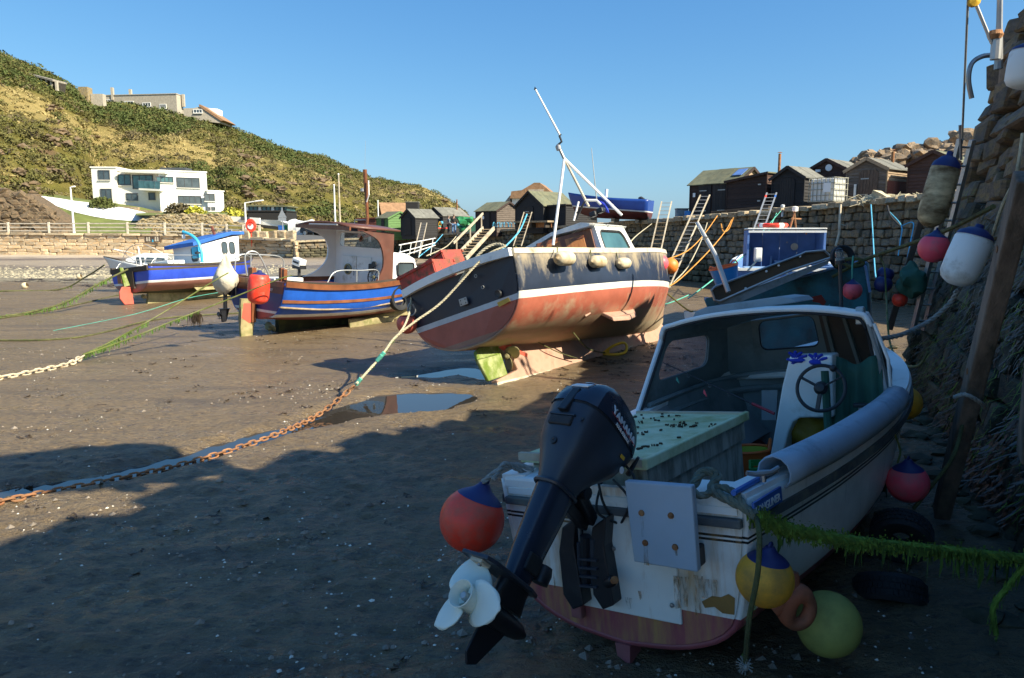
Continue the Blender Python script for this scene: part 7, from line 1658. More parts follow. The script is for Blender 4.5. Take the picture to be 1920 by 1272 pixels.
# red long buoy hanging at the stern quarter, tyre at the shoulder
fender('long bright red buoy hanging at the stern quarter of the blue clinker boat', W(485, 541, 16.6), .235, .72, 'red_orange', (.10, 0, 1), ends='buoy_blue', cap=.9)
def tyre(label, p, R0, rt, axis, m='black_rubber', group=None, tread=True):
    t = thing('tyre', label, 'tyre', p, 0, group); a = V(axis).normalized(); e = a.orthogonal().normalized(); m4 = Matrix((e, a.cross(e), a)).transposed().to_4x4()
    prof = [(R0 - rt * 1.45, -rt * .55), (R0 - rt * .9, -rt * .95), (R0 - rt * .2, -rt), (R0, -rt * .72), (R0, rt * .72), (R0 - rt * .2, rt), (R0 - rt * .9, rt * .95), (R0 - rt * 1.45, rt * .55), (R0 - rt * 1.3, rt * .45), (R0 - rt * .5, 0), (R0 - rt * 1.3, -rt * .45)]
    b = MB(); n = 36; b.ring([[m4 @ V((rr * math.cos(2 * math.pi * i / n), rr * math.sin(2 * math.pi * i / n), z)) for rr, z in prof] for i in range(n)], True, False, loop=True); b.build('carcass', m, t, smooth=1, ang=35)
    if tread:
        q = MB(); 
        for i in range(44):
            an = 2 * math.pi * i / 44
            for z0 in (-.45, 0, .45): q.box(m4 @ V(((R0 + .003) * math.cos(an + z0 * .12), (R0 + .003) * math.sin(an + z0 * .12), z0 * rt)), (.012, R0 * .11, rt * .36), (m4.to_3x3() @ MR(an, 3, 'Z')))
        tag(q.build('tread_blocks', m, t), kind='stuff')
    return t
tyre('worn tyre fender hanging on the shoulder of the blue clinker boat', W(748, 559, 20.0), .35, .085, (.8, -.58, .05), tread=False)
buoy('faded red buoy with dark marks hanging from the black boat port quarter', W(763, 607, 12.4), .175, 'red_pale', (0, 0, 1), cone=False)

# ---------------------------------------------------------------- D: far blue and white boat on the left
ba = thing('far_blue_boat', 'bright blue boat with white wheelhouse and blue roof, red rudder, furthest left on the mud', 'boat', mat=pose(-13.11, 25.55, 0, 29.8, -5.8, -.8, .98))
sta = [[(0, 0, .42), (.35, 0, .46), (.75, 0, .58), (.98, 0, .80), (1.06, 0, 1.30)], [(0, 1.5, .36), (.42, 1.5, .42), (.92, 1.5, .58), (1.14, 1.5, .84), (1.20, 1.5, 1.26)], [(0, 3.2, .30), (.42, 3.2, .40), (.90, 3.2, .60), (1.12, 3.2, .88), (1.18, 3.2, 1.30)], [(0, 4.3, .32), (.25, 4.3, .46), (.56, 4.3, .74), (.78, 4.3, 1.02), (.88, 4.3, 1.40)], [(0, 5.0, .6), (.02, 5.1, .8), (.04, 5.2, 1.0), (.06, 5.25, 1.3), (.08, 5.4, 1.6)]]
G = hull_grid(sta, 6, 5)
hull_mat('hull_far_blue', [(-9, (.035, .035, .018)), (.42, (.30, .13, .10)), (.70, (.74, .74, .72)), (.78, (.025, .07, .50)), (1.12, (.09, .065, .045)), (1.20, (.03, .06, .42))], curve=(0, 0, .006), dirt=(.10, .09, .10), damt=.2, weed=(.30, (.14, .14, .03)))
hull_mesh(ba, G, 'hull_far_blue', ang=70); sheer = [g[-1] for g in G]
rail_along(ba, sheer, .08, .08, 'gunwale', 'timber_dark', (.02, 0, .02)); deck(ba, sheer, 'deck', 'grp_grey', -.06, .02); BX((0, -.03, 1.22), (2.12, .06, .16)).build('transom_band', 'timber_dark', ba)
PR([V((0, .6, .42)), V((0, 4.6, .34)), V((0, 4.4, .02)), V((0, .5, -.02))], (-.06, 0, 0), (.06, 0, 0)).build('keel', 'keel_green', ba, bevel=.01); PR([V((.75, 1.9, .50)), V((.75, 4.6, .52)), V((.8, 4.4, .36)), V((.8, 2.0, .34))], (0, 0, 0), (.05, 0, 0)).build('bilge_keel', 'keel_green', ba)
q = [hit(ba, x, y, 'x', 0) + V((0, -.15, 0)) for x, y in ((236, 538), (253, 538), (258, 570), (241, 571), (232, 560), (231, 548))]; PR(q, (-.03, 0, 0), (.03, 0, 0)).build('rudder_blade', 'red_pale', ba, bevel=.01)
q = [hit(ba, x, y, 'x', 0) + V((0, -.15, 0)) for x, y in ((231, 502), (237, 502), (250, 535), (240, 538))]; PR(q, (-.035, 0, 0), (.035, 0, 0)).build('rudder_stock', 'algae_paint', ba); BX((0, -.04, .85), (.5, .06, .6)).build('rudder_frame', 'timber_dark', ba); BX((-.45, -.08, .95), (.25, .12, .35)).build('trim_box', 'varnish', ba, bevel=.02)
prop(ba, (0, .42, .22), (0, 1, 0), .16, 'keel_green', 3, .04)
# wheelhouse
wy0, wy1, wx, wz0 = 2.35, 4.15, .76, 1.2
PR([V((0, wy0, wz0)), V((0, wy1, wz0)), V((0, wy1 + .1, 2.42)), V((0, wy0, 2.05))], (-wx, 0, 0), (wx, 0, 0)).build('wheelhouse', 'white_clean', ba, bevel=.03)
PR([V((0, wy0 - .30, 1.98)), V((0, wy1 - .3, 2.42)), V((0, wy1 + .3, 2.44)), V((0, wy1 + .3, 2.56)), V((0, wy1 - .3, 2.56)), V((0, wy0 - .30, 2.12))], (-wx - .1, 0, 0), (wx + .1, 0, 0)).build('wheelhouse_roof', 'blue_paint', ba, bevel=.015)
for y in (3.5, 3.85): 
    P = [V((wx + .012, y + a, 1.92 + b_)) for a, b_ in rrect(.24, .46, .10, 3)]; w_o = TB(P, .02, 6, loop=True).build('window', 'window_frame', ba); MB().add(P, [list(range(16))]).build('pane', 'window_dark', w_o)
P = [V((x_, wy0 - .012, 1.7 + b_)) for x_, b_ in [(a + .5, b_) for a, b_ in rrect(.34, .5, .08, 3)]]; w_o = TB(P, .02, 6, loop=True).build('window', 'window_frame', ba); MB().add(P, [list(range(16))]).build('pane', 'window_dark', w_o)
TB([(-.3, wy1, 2.56), (-.3, wy1, 2.64), (.5, wy1, 2.64), (.5, wy1, 2.56)], .018, 6).build('roof_rail', 'alu', ba)
TB([hit(ba, 405, 449, 'y', 3.6), hit(ba, 397, 425, 'y', 3.6)], .06, 6).build('mast_stump', 'boards_red', ba); TB([hit(ba, 393, 434, 'y', 3.6), hit(ba, 404, 431, 'y', 3.6)], .02, 6).build('mast_cross', 'black_plastic', ba)
P = [hit(ba, x, y, 'y', 2.0) for x, y in ((379, 492), (377, 470), (370, 452), (358, 441), (343, 435))]; TB(cr(P, 5), .055, 8).build('davit', 'davit_blue', ba, smooth=1); BX(hit(ba, 367, 474, 'y', 2.05), (.32, .12, .42)).build('hauler', 'davit_blue', ba, bevel=.03); LT([(0, -.02), (.09, 0), (.09, .05), (0, .1)], 12, MT(hit(ba, 370, 476, 'y', 1.9))).build('hauler_wheel', 'black_plastic', ba); LT([(.02, .1), (.07, .05), (.06, -.06), (0, -.08)], 10, MT(P[-1] + V((0, 0, -.18)))).build('davit_block', 'white_clean', ba)
for x in (1, -1):
    pts = [V((x * 1.0, .15, 1.34)), V((x * 1.02, .6, 1.62)), V((x * 1.08, 2.2, 1.62)), V((x * 1.1, 3.4, 1.64)), V((x * .9, 4.3, 1.66)), V((x * .7, 4.8, 1.5))]; TB(cr(pts, 4), .013, 6).build('guard_rail', 'alu', ba, smooth=1)
    for y in (1.0, 2.2, 3.3): TB([(x * 1.07, y, 1.3), (x * 1.07, y, 1.62)], .016, 5).build('stanchion', 'alu', ba)
TB(cr([V((-.9, .2, 1.3)), V((-.4, .3, 2.0)), V((.4, .5, 2.05)), V((.95, 1.3, 1.35))], 6), .011, 6).build('stern_gantry', 'alu', ba, smooth=1); TB([(.1, .4, 1.3), (.05, .4, 2.05)], .025, 6).build('gantry_post', 'white_clean', ba); BX((.1, 1.5, 1.4), (.9, .7, .2)).build('hatch', 'white_paint', ba, bevel=.03)
# ---------------------------------------------------------------- E: white motorboat behind it, bow to the left
wb = thing('white_motorboat', 'small white cabin motorboat pointing left behind the far blue boat', 'boat', mat=pose(-12.4, 31.2, -.15, -85, 6, 3, 1.0))
sta = [[(0, 0, .25), (.3, 0, .3), (.7, 0, .42), (.85, 0, .6), (.92, 0, .95)], [(0, 2, .2), (.35, 2, .27), (.75, 2, .42), (.92, 2, .62), (1.0, 2, 1.0)], [(0, 3.6, .28), (.2, 3.6, .4), (.48, 3.6, .58), (.65, 3.6, .8), (.78, 3.6, 1.15)], [(0, 4.6, .7), (.02, 4.7, .8), (.03, 4.8, .9), (.04, 4.9, 1.1), (.06, 5.1, 1.35)]]
G = hull_grid(sta, 6, 4); hull_mesh(wb, G, 'white_paint'); sheer = [g[-1] for g in G]; deck(wb, sheer, 'deck', 'white_paint', -.02, .02); rail_along(wb, sheer, .05, .05, 'rubbing_rail', 'timber_dark')
MB().ring([[V((sx * w, y, z)) for sx, z in ((-1, .95), (-.9, zt), (.9, zt), (1, .95))] for y, w, zt in ((1.9, .75, 1.62), (3.0, .68, 1.58), (3.9, .45, 1.3))], False, True).build('cabin', 'white_clean', wb, smooth=1, ang=30)
for y in (2.2, 2.65, 3.1): BX((-.73 + (y - 1) * .02, y, 1.34 - (y - 1) * .03), (.06, .36, .22)).build('cabin_window', 'window_dark', wb, bevel=.03)
for y in (2.2, 2.65, 3.1): BX((.73 - (y - 1) * .02, y, 1.34 - (y - 1) * .03), (.06, .36, .22)).build('cabin_window', 'window_dark', wb, bevel=.03)
TB(cr([V((.6, 3.2, 1.1)), V((.5, 4, 1.55)), V((0, 4.8, 1.7)), V((-.5, 4, 1.55)), V((-.6, 3.2, 1.1))], 5), .015, 6).build('pulpit', 'alu', wb, smooth=1)
# ---------------------------------------------------------------- F: blue cabin boat behind, G: heeled teal boat
ec = thing('blue_cabin_boat', 'boat with an open backed dark blue cabin and pale deck, behind the teal boat', 'boat', mat=pose(6.25, 16.6, .35, 14, 0, 0, 1))
sta = [[(0, 0, .1), (.5, 0, .15), (.9, 0, .3), (1.05, 0, .6), (1.15, 0, 1.25)], [(0, 2, .05), (.5, 2, .15), (.95, 2, .3), (1.12, 2, .6), (1.2, 2, 1.28)], [(0, 3.8, .1), (.3, 3.8, .25), (.65, 3.8, .45), (.85, 3.8, .8), (.95, 3.8, 1.4)], [(0, 5, .5), (.02, 5.1, .7), (.04, 5.2, .9), (.05, 5.3, 1.2), (.08, 5.4, 1.65)]]
G = hull_grid(sta, 6, 4); hull_mesh(ec, G, 'blue_cabin'); sheer = [g[-1] for g in G]; rail_along(ec, sheer, .10, .05, 'gunwale', 'white_paint', (0, 0, .03)); deck(ec, sheer, 'deck', 'blue_pale', -.45, .03)
BX((0, -.0, 1.27), (2.3, .10, .06)).build('transom_cap', 'white_paint', ec); BX((-.62, .55, 1.05), (.75, .8, .5)).build('deck_box', 'blue_pale', ec, bevel=.02); BX((.1, .9, 1.3), (.9, .5, .06)).build('thwart', 'white_paint', ec)
cy0, cy1 = 1.4, 2.9
for x in (-.86, .88): BX((x, (cy0 + cy1) / 2, 1.55), (.05, cy1 - cy0, 1.2)).build('cabin_side', 'blue_cabin', ec)
for i in range(4): BX((-.64 + i * .430, cy1 - .1 + .01 * (i % 2), 1.55), (.42, .05, 1.2)).build('cabin_panel', 'blue_cabin', ec)
BX((.18, cy1 - .14, 1.85), (.04, .02, .04)).build('catch', 'steel', ec); LT([(0, 0), (.09, 0), (.09, .03), (0, .03)], 16, MT((.36, cy1 - .16, 1.74)) @ MR(R_(90), 4, 'X')).build('round_disc', 'cream_dirty', ec)
for x in (-.2, ): BX((x, cy1 - .2, 1.2), (.05, .1, .6)).build('cabin_post', 'blue_pale', ec)
BX((.4, cy1 - .4, 1.2), (1.1, .5, .4)).build('cabin_bench', 'blue_pale', ec)
BX((.01, (cy0 + cy1) / 2 - .05, 2.19), (1.80, 1.5, .035)).build('cabin_roof', 'white_paint', ec, bevel=.015); BX((.01, cy0 - .12, 2.12), (1.76, .03, .05)).build('roof_lip', 'white_paint', ec)
tor = thing('orange_lifebuoy', 'orange ring lifebuoy lying flat on the blue cabin roof', 'lifebuoy', mat=ec.matrix_basis @ MT((-.28, 1.7, 2.27))); TB(arc((0, 0, 0), .30, 0, 350, 35, 'xy'), .055, 10, loop=True).build('ring', 'red_orange', tor, smooth=1)
for a in (20, 110, 200, 290): TB(arc((0, 0, 0), .30, a, a + 22, 4, 'xy'), .058, 10).build('band', 'white_clean', tor, smooth=1)
mf = lambda x, y: ec.matrix_basis.inverted() @ W(x, y, 18.3)
for a, c_ in (((1493, 436), (1489, 396)), ((1480, 432), (1490, 398)), ((1476, 433), (1512, 434)), ((1512, 434), (1512, 440)), ((1484, 410), (1502, 411))): TB([mf(*a), mf(*c_)], .022, 6).build('mast_frame', 'rust_pale', ec)
LT([(0, -.06), (.07, -.04), (.07, .06), (0, .08)], 12, MT(mf(1491, 393))).build('mast_lamp', 'fender_white', ec, smooth=1)
te = thing('teal_boat', 'old teal hulled boat heeled over behind the nearest boat, brown board across its stern', 'boat', mat=pose(5.25, 13.2, .0, 24, -15, 0, 1))
sta = [[(0, 0, .0), (.6, 0, .05), (1.05, 0, .25), (1.22, 0, .6), (1.38, 0, 1.62)], [(0, 1.6, -.05), (.6, 1.6, .05), (1.1, 1.6, .25), (1.28, 1.6, .6), (1.42, 1.6, 1.5)], [(0, 3.0, .05), (.4, 3, .2), (.8, 3, .4), (1.0, 3, .8), (1.15, 3, 1.5)], [(0, 4.6, .5), (.02, 4.7, .7), (.04, 4.8, .9), (.05, 4.9, 1.2), (.08, 5.0, 1.6)]]
G = hull_grid(sta, 5, 4); hull_mesh(te, G, 'teal_old', ang=60); sheer = [g[-1] for g in G]; deck(te, sheer, 'deck', 'grp_grey', -.25, .03)
TB([(-.2, -.02, 1.60), (.8, -.03, 1.64), (1.3, -.02, 1.66), (1.38, -.01, 1.55), (1.36, -.01, 1.1)], .025, 6).build('stern_rim', 'blue_pale', te, smooth=1)
rail_along(te, sheer, .05, .04, 'gunwale', 'blue_pale')
YT = 12.7; tl = lambda x, y, Y=YT: te.matrix_basis.inverted() @ W(x, y, Y)
bp_ = [(1334, 545), (1340, 538), (1500, 478), (1510, 473), (1545, 470), (1554, 478), (1556, 484), (1480, 508), (1350, 565), (1340, 563)]
brd = PR([tl(*p) for p in bp_], (0, 0, 0), tl(1400, 520, YT + .08) - tl(1400, 520)).build('stern_board', 'board_brown', te)
TB([tl(x, y, YT - .02) for x, y in bp_], .022, 6, loop=True).build('steel_rim', 'alu', te, smooth=1)
PR([tl(*p) for p in ((1342, 566), (1556, 487), (1552, 496), (1490, 524), (1360, 578))], (0, 0, 0), tl(1400, 520, YT + .5) - tl(1400, 520)).build('board_ledge', 'grp_grey', te)
for x, y in ((1398, 541), (1437, 509), (1460, 498), (1476, 514), (1514, 500), (1500, 481)): LT([(.022, 0), (.018, .012), (0, .014)], 10, MT(tl(x, y, YT - .02)) @ MR(R_(90), 4, 'X')).build('bolt', 'white_clean', te)
P = [hit(te, x, y, 'y', -.012) for x, y in ((1522, 557), (1540, 553), (1549, 566), (1544, 575), (1536, 568), (1524, 566))]; PR(P, (0, 0, 0), (0, -.004, 0)).build('red_patch', 'red_patch', te)
P = [hit(te, x, y, 'y', -.012) for x, y in ((1540, 580), (1556, 571), (1558, 583), (1542, 584))]; PR(P, (0, 0, 0), (0, -.004, 0)).build('pale_patch', 'rope_blue', te)
ty1 = tyre('worn tyre wedged between the blue cabin and the brown stern board', W(1579, 483, 12.9), .21, .06, (.1, -1, .15), tread=False)
ab = thing('steadying_pole', 'silver grey pole propped from the brown stern board up towards the quay', 'pole'); TB([W(1366, 548, 12.5), W(1341, 478, 12.8), W(1307, 418, 13.2)], [.045, .04, .035], 10).build('shaft', 'alu', ab); LT([(.05, -.03), (.05, .03)], 10, MT(W(1322, 447, 13)) ).build('sleeve', 'steel', ab)
tub2 = tub('blue tub with an orange lining tipped on the deck of the blue cabin boat', Matrix.Identity(4), V((0, 0, 0)), .20, .27, .38, 'tub_blue', 'tub_orange'); tub2.matrix_basis = MT(W(1364, 537, 14.2)) @ MR(R_(-14), 4, 'Y')
bc = thing('small_console', 'small white box with a stick on a tripod beside the orange and blue tub', 'winch', (0, 0, 0)); BX(W(1421, 478, 15), (.14, .12, .28)).build('box_head', 'white_paint', bc, bevel=.02); TB([W(1419, 489, 15), W(1402, 508, 14.7)], .02, 6).build('stay', 'cream_dirty', bc)
dg_ = thing('white_dinghy', 'small white clinker dinghy on the mud left of the brown stern board', 'boat', mat=pose(4.6, 18.4, .02, 75, -4, 0, 1))
sta = [[(0, 0, .05), (.2, 0, .08), (.42, 0, .18), (.52, 0, .3), (.56, 0, .46)], [(0, 1.2, 0), (.25, 1.2, .06), (.52, 1.2, .18), (.62, 1.2, .3), (.66, 1.2, .44)], [(0, 2.2, .06), (.12, 2.2, .12), (.28, 2.2, .22), (.38, 2.2, .36), (.44, 2.2, .50)], [(0, 2.8, .25), (.01, 2.85, .3), (.02, 2.88, .38), (.03, 2.9, .46), (.04, 2.95, .58)]]
G = hull_grid(sta, 5, 4); hull_mesh(dg_, G, 'white_paint'); 
for k in range(5): strip_along(dg_, G, .3 + .13 * k, .3 + .13 * (k + 1), .012, .012, 'strake', 'white_paint')
rail_along(dg_, [g[-1] for g in G], .05, .04, 'gunwale', 'timber_pale')
# boat standing on the quay
qb = thing('quay_boat', 'bright blue boat with a white line and dark red bottom propped up on the quay', 'boat', mat=pose(7.95, 43.4, 3.1, -70, 0, 4, 1))
sta = [[(0, 0, .15), (.35, 0, .2), (.7, 0, .35), (.9, 0, .6), (1.0, 0, 1.25)], [(0, 2, .1), (.4, 2, .18), (.8, 2, .35), (1.0, 2, .6), (1.1, 2, 1.22)], [(0, 3.4, .12), (.25, 3.4, .25), (.5, 3.4, .45), (.7, 3.4, .75), (.85, 3.4, 1.28)], [(0, 4.5, .4), (.02, 4.6, .6), (.03, 4.7, .8), (.04, 4.8, 1.0), (.07, 4.95, 1.42)]]
G = hull_grid(sta, 6, 4); hull_mat('hull_quay', [(-9, (.10, .02, .018)), (.55, (.70, .70, .68)), (.62, (.015, .06, .30))], curve=(0, 0, .004), damt=.12, dirt=(.05, .08, .2)); hull_mesh(qb, G, 'hull_quay'); deck(qb, [g[-1] for g in G], 'deck', 'blue_paint', -.05, .02); rail_along(qb, [g[-1] for g in G], .05, .05, 'gunwale', 'blue_paint')
for y in (.6, 2.0, 3.4): BX((0, y, .0), (1.4, .2, .2)).build('cradle_block', 'timber', qb)
TB([(-.3, 2.6, 1.2), (-.3, 2.6, 1.75)], .09, 8).build('vent', 'white_clean', qb); q = MB(); blob(q, (.2, .6, 1.3), .22, random.Random(3), 2, (1.4, .8, .6), .3); q.build('net_bundle', 'black_rubber', qb, smooth=1)
# ================================================================ BUOYS ROUND THE NEAREST BOAT
NM = near.matrix_basis
buoy('large bright red buoy with a blue neck, left of the big outboard motor', W(885, 975, 4.35), .200, 'red_orange', (.35, .15, .95))
buoy('amber buoy with a blue neck hanging at the starboard stern corner of the nearest boat', W(1434, 1085, 3.52), .143, 'buoy_amber', (.12, .0, 1))
buoy('big olive green buoy lying on the mud under the stern quarter of the nearest boat', W(1552, 1170, 3.85), .178, 'buoy_olive', (-.4, .3, -.3), cone=False)
buoy('pink red buoy with a blue neck between the nearest boat and the pier', W(1702, 905, 5.35), .150, 'buoy_pink', (-.05, 0, 1))
buoy('amber buoy peeping out from behind the bow shoulder of the nearest boat', W(1695, 756, 6.6), .155, 'buoy_amber', (-.6, .3, .5))
# rust red holed fender between the amber and olive buoys
hf = thing('holed_buoy', 'rust red moulded fender with a round eye hole between the amber and olive buoys', 'fender', tuple(W(1487, 1135, 3.62)))
q = MB(); rings = []
hc = V((.035, 0, -.035))
for i in range(26):
    a = 2 * math.pi * i / 26; wob = 1 + .25 * math.cos(a - 2.2); ctr = hc + V((math.cos(a) * .062 * wob, 0, math.sin(a) * .085 * wob)); rr = .036 + .022 * max(0, math.cos(a - 2.3)); rings.append([ctr + (V((math.cos(a), 0, math.sin(a))) * math.cos(t) + V((0, 1, 0)) * math.sin(t)) * rr for t in [j * .5236 for j in range(12)]])
q.ring(rings, True, False, loop=True).build('eye_ring', 'buoy_rustred', hf, smooth=1, ang=180)
q = TB([(-.11, .02, -.02), (-.05, .02, .03), (-.01, .02, .10), (.0, .03, .17)], [.06, .07, .055, .03], 14).build('fender_neck', 'buoy_rustred', hf, smooth=1)
tyre('large tyre with deep tread lying against the pier foot beside the nearest boat', W(1690, 1005, 5.1), .20, .09, (.45, .85, .35))
tyre('second dark tyre half sunk at the pier foot below the mossy rope', W(1668, 1110, 4.7), .22, .09, (.2, .6, .9))
0 and tyre('tyre standing behind the nearest boat bow by the pier', W(1790, 1010, 5.5), .25, .10, (.9, -.3, .1), tread=False)

# ================================================================ PIER FURNITURE
fender('long stained brown and white fender with a blue top hanging high on the pier end', W(1760, 360, 8.6), .155, .82, 'fender_stained', (.22, 0, 1))
fender('white sausage fender with a dark blue top hanging low on the pier', W(1812, 482, 6.2), .148, .50, 'fender_white', (.35, 0, 1))
fender('white fender cut off by the right edge high on the pier', W(1925, 125, 5.9), .13, .34, 'fender_white', (.1, 0, 1))
buoy('pink red buoy hanging in front of the pier ladder', W(1751, 465, 7.6), .150, 'buoy_pink', (.1, 0, 1))
buoy('pink buoy with a dark smudge hanging in front of the teal hull', W(1598, 545, 12.3), .155, 'buoy_pink_marked', (.0, 0, 1))
buoy('upper of the two dark blue buoys right of the teal hull', W(1660, 515, 12.8), .14, 'buoy_blue', (.3, 0, 1), group='dark blue buoys beside the teal boat', cone=False); buoy('lower of the two dark blue buoys right of the teal hull', W(1656, 533, 12.2), .14, 'buoy_blue', (.3, 0, 1), group='dark blue buoys beside the teal boat', cone=False)
buoy('small red buoy low at the foot of the pier corner', W(1687, 562, 12.2), .12, 'red_orange', (0, 0, 1), cone=False)
def wall_pt(y, h): # point on the pier face at distance y and height h
    i = max(0, min(len(NB) - 2, next((k for k in range(len(NB) - 1) if NB[k + 1].y > y), len(NB) - 2))); t = (y - NB[i].y) / (NB[i + 1].y - NB[i].y)
    b_ = NB[i].lerp(NB[i + 1], t); return b_ + NOUT * (.20 * h) + V((0, 0, h))
OUT = -NOUT
def plank(label, p, q, w, th, m, name='fender_pile', cat='timber pile', group=None, bolts=0):
    t = thing(name, label, cat, group=group); p, q = V(p), V(q); d = (q - p).normalized(); a = d.cross(NOUT).normalized(); BM(p, q, w, th, up=tuple(OUT)).build('baulk', m, t, bevel=.012)
    for i in range(bolts): c = p.lerp(q, (i + .5) / bolts) + OUT * (th / 2 + .005); LT([(.025, 0), (.02, .02), (0, .022)], 6, basis(c, a, d) ).build('bolt', 'rust', t)
    return t
plank('thick pale brown timber pile leaning on the pier, nearest the right edge', W(1765, 962, 6.0) , W(1925, 330, 4.6), .165, .12, 'timber_wet', group='timber piles on the pier', bolts=3)
0 and plank('narrow grey timber pile left of the thick brown one', W(1712, 700, 9.6), W(1880, 110, 8.2), .10, .08, 'timber_wet', group='timber piles on the pier')
plank('weedy timber pile at the far corner of the pier', W(1668, 618, 12.6), W(1760, 300, 12.2), .11, .09, 'timber_dark', group='timber piles on the pier')
plank('stained baulk at the very edge of the frame', W(1935, 860, 4.4), W(1990, 300, 3.9), .16, .14, 'timber_wet', group='timber piles on the pier')
def ladder(label, p, q, w, m='timber_pale', n=None, rr=.022, group='ladders leaning on the quay', side=None, rung='alu', tips=None):
    t = thing('ladder', label, 'ladder', group=group); p, q = V(p), V(q); d = (q - p).normalized(); s = V(side).normalized() if side else d.cross(V((0, 1, 0))).normalized(); L = (q - p).length; n = n or int(L / .28)
    for sg in (-1, 1): BM(p + s * sg * w / 2, q + s * sg * w / 2, rr * 2, rr * 2.6, up=tuple(s)).build('stile', m, t)
    for i in range(n): c = p.lerp(q, (i + .6) / n); TB([c - s * w / 2, c + s * w / 2], rr * .6, 6).build('rung', rung, t)
    if tips:
        for sg, mm in ((-1, 'red_orange'), (1, 'blue_paint')): BM(p.lerp(q, .93) + s * sg * w / 2, p.lerp(q, .96) + s * sg * w / 2, rr * 2.2, rr * 2.9, up=tuple(s)).build('tape', mm, t)
    return t
ladder('grey metal ladder down the end of the pier beside the stained fender', W(1722, 620, 12.2), W(1812, 262, 11.4), .26, 'alu', group='ladders leaning on the quay', side=(.9, .35, 0), rr=.03)
ladder('wooden ladder against the quay right of the quay boat', W(1226, 486, 36), W(1250, 378, 38.5), .5, 'timber_pale', side=(.9, -.3, 0), rung='timber')
ladder('long pale ladder standing taller than the quay, left of the widest black shed', W(1245, 540, 30.5), W(1322, 366, 35), .42, 'timber_pale', side=(1, -.2, 0))
ladder('metal ladder with red and blue taped tips in front of the low brown shed', W(1398, 500, 27.5), W(1447, 362, 31.5), .38, 'alu', side=(1, -.2, 0), tips=True)
ladder('pale ladder wound with blue rope left of the big black shed', W(970, 462, 50), W(990, 398, 52), .55, 'timber_pale', side=(1, -.2, 0), rung='timber')
ladder('left one of the two pale ladders in front of the small black shed', W(782, 476, 56), W(795, 418, 61), .5, 'timber_pale', side=(1, -.2, 0))
ladder('low steep ladder below the two people', W(872, 480, 55), W(812, 470, 57), .4, 'timber_pale', side=(0, 0, 1))
def gang(label, a, b_, y0, y1, rails=True):
    t = thing('gangway', label, 'gangway', group='wooden gangways to the boats'); p, q = W(*a, y0), W(*b_, y1); s = V((1, -.1, 0)).normalized()
    for sg in (-1, 1): BM(p + s * sg * .33, q + s * sg * .33, .08, .22).build('stringer', 'timber_pale', t)
    n = 11
    for i in range(n): c = p.lerp(q, (i + .5) / n); BX(c, (.6, .24, .04)).build('tread', 'timber', t)
    if rails:
        up = V((0, 0, .85)); BM(p - s * .33 + up, q - s * .33 + up, .07, .12).build('handrail', 'timber_pale', t)
        for k in (.1, .55, .95): c = p.lerp(q, k) - s * .33; BM(c, c + up, .07, .07).build('rail_post', 'timber_pale', t)
    return t
gang('broad wooden steps with a handrail slanting down to the black boat', (862, 486), (916, 428), 40, 44)
t = thing('boat_rail', 'white tubular handrail on the quay steps behind the clinker boat', 'railing'); 
for dy in (0, 14, 22): TB([W(748, 460 + dy, 48), W(816, 447 + dy * .6, 52)], .035, 6).build('rail', 'white_paint', t)
for px in (752, 771, 790, 812): TB([W(px, 460 - (px - 750) * .2, 49), W(px - 5, 492 - (px - 750) * .2, 49)], .03, 6).build('rail_post', 'white_paint', t)
t = thing('mooring_post', 'short white mooring post on the quay edge in front of the brown shed', 'post', tuple(W(1467, 398, 32.6))); TB([(0, 0, -.2), (0, 0, .28)], .05, 8).build('shaft', 'white_paint', t); LT([(.08, .2), (.09, .3), (0, .33)], 10).build('cap', 'white_paint', t)
for i, (x, y, lab) in enumerate(((1577, 384, 'tall pole standing in front of the quay right of the white tank'), )): t = thing('quay_pole', lab, 'pole'); TB([W(x - 1, y, 28), W(x - 4, 440, 27.6), W(x - 10, 462, 27.4)], .045, 8).build('shaft', 'timber_pale', t); TB([W(x - 2, 422, 27.8), W(x + 8, 423, 27.8)], .03, 6).build('peg', 'timber_pale', t)
nh = thing('net_pile', 'heap of tan straw coloured netting on the quay edge below the weathered shed', 'net', tuple(W(1685, 384, 27.5))); q = MB(); r = random.Random(15)
for k in range(9): blob(q, (r.uniform(-1.4, 1.1), r.uniform(-.3, .3), r.uniform(-.05, .25)), r.uniform(.2, .42), r, 2, (1.5, 1, .55), .45)
q.build('netting', 'rope_pale', nh, smooth=1, ang=60)
q = MB()
for k in range(80): a = V((r.uniform(-1.6, 1.3), r.uniform(-.5, .0), r.uniform(0, .35))); q.tube([a, a + V((r.gauss(0, .25), r.gauss(0, .1), r.uniform(.0, .15))), a + V((r.gauss(0, .4), -.1, -.1))], .012, 4)
tag(q.build('loose_strands', 'rope_pale', nh), kind='stuff')
q = MB(); blob(q, (.1, -.35, .15), .16, r, 2, (1.6, .7, .9), .5); q.tube([(0, -.4, .1), (.7, -.4, .02), (1.4, -.3, .05), (1.45, -.4, -.5)], .03, 5); q.build('teal_net', 'rope_teal', nh, smooth=1)
cp_ = thing('net_bag', 'dark green net bag hanging at the pier foot beside the blue buoys', 'net', tuple(W(1712, 528, 12.0))); q = MB(); blob(q, (0, 0, 0), .22, r, 3, (1, .8, 1.15), .3); q.build('bag', 'tarp_green', cp_, smooth=1)
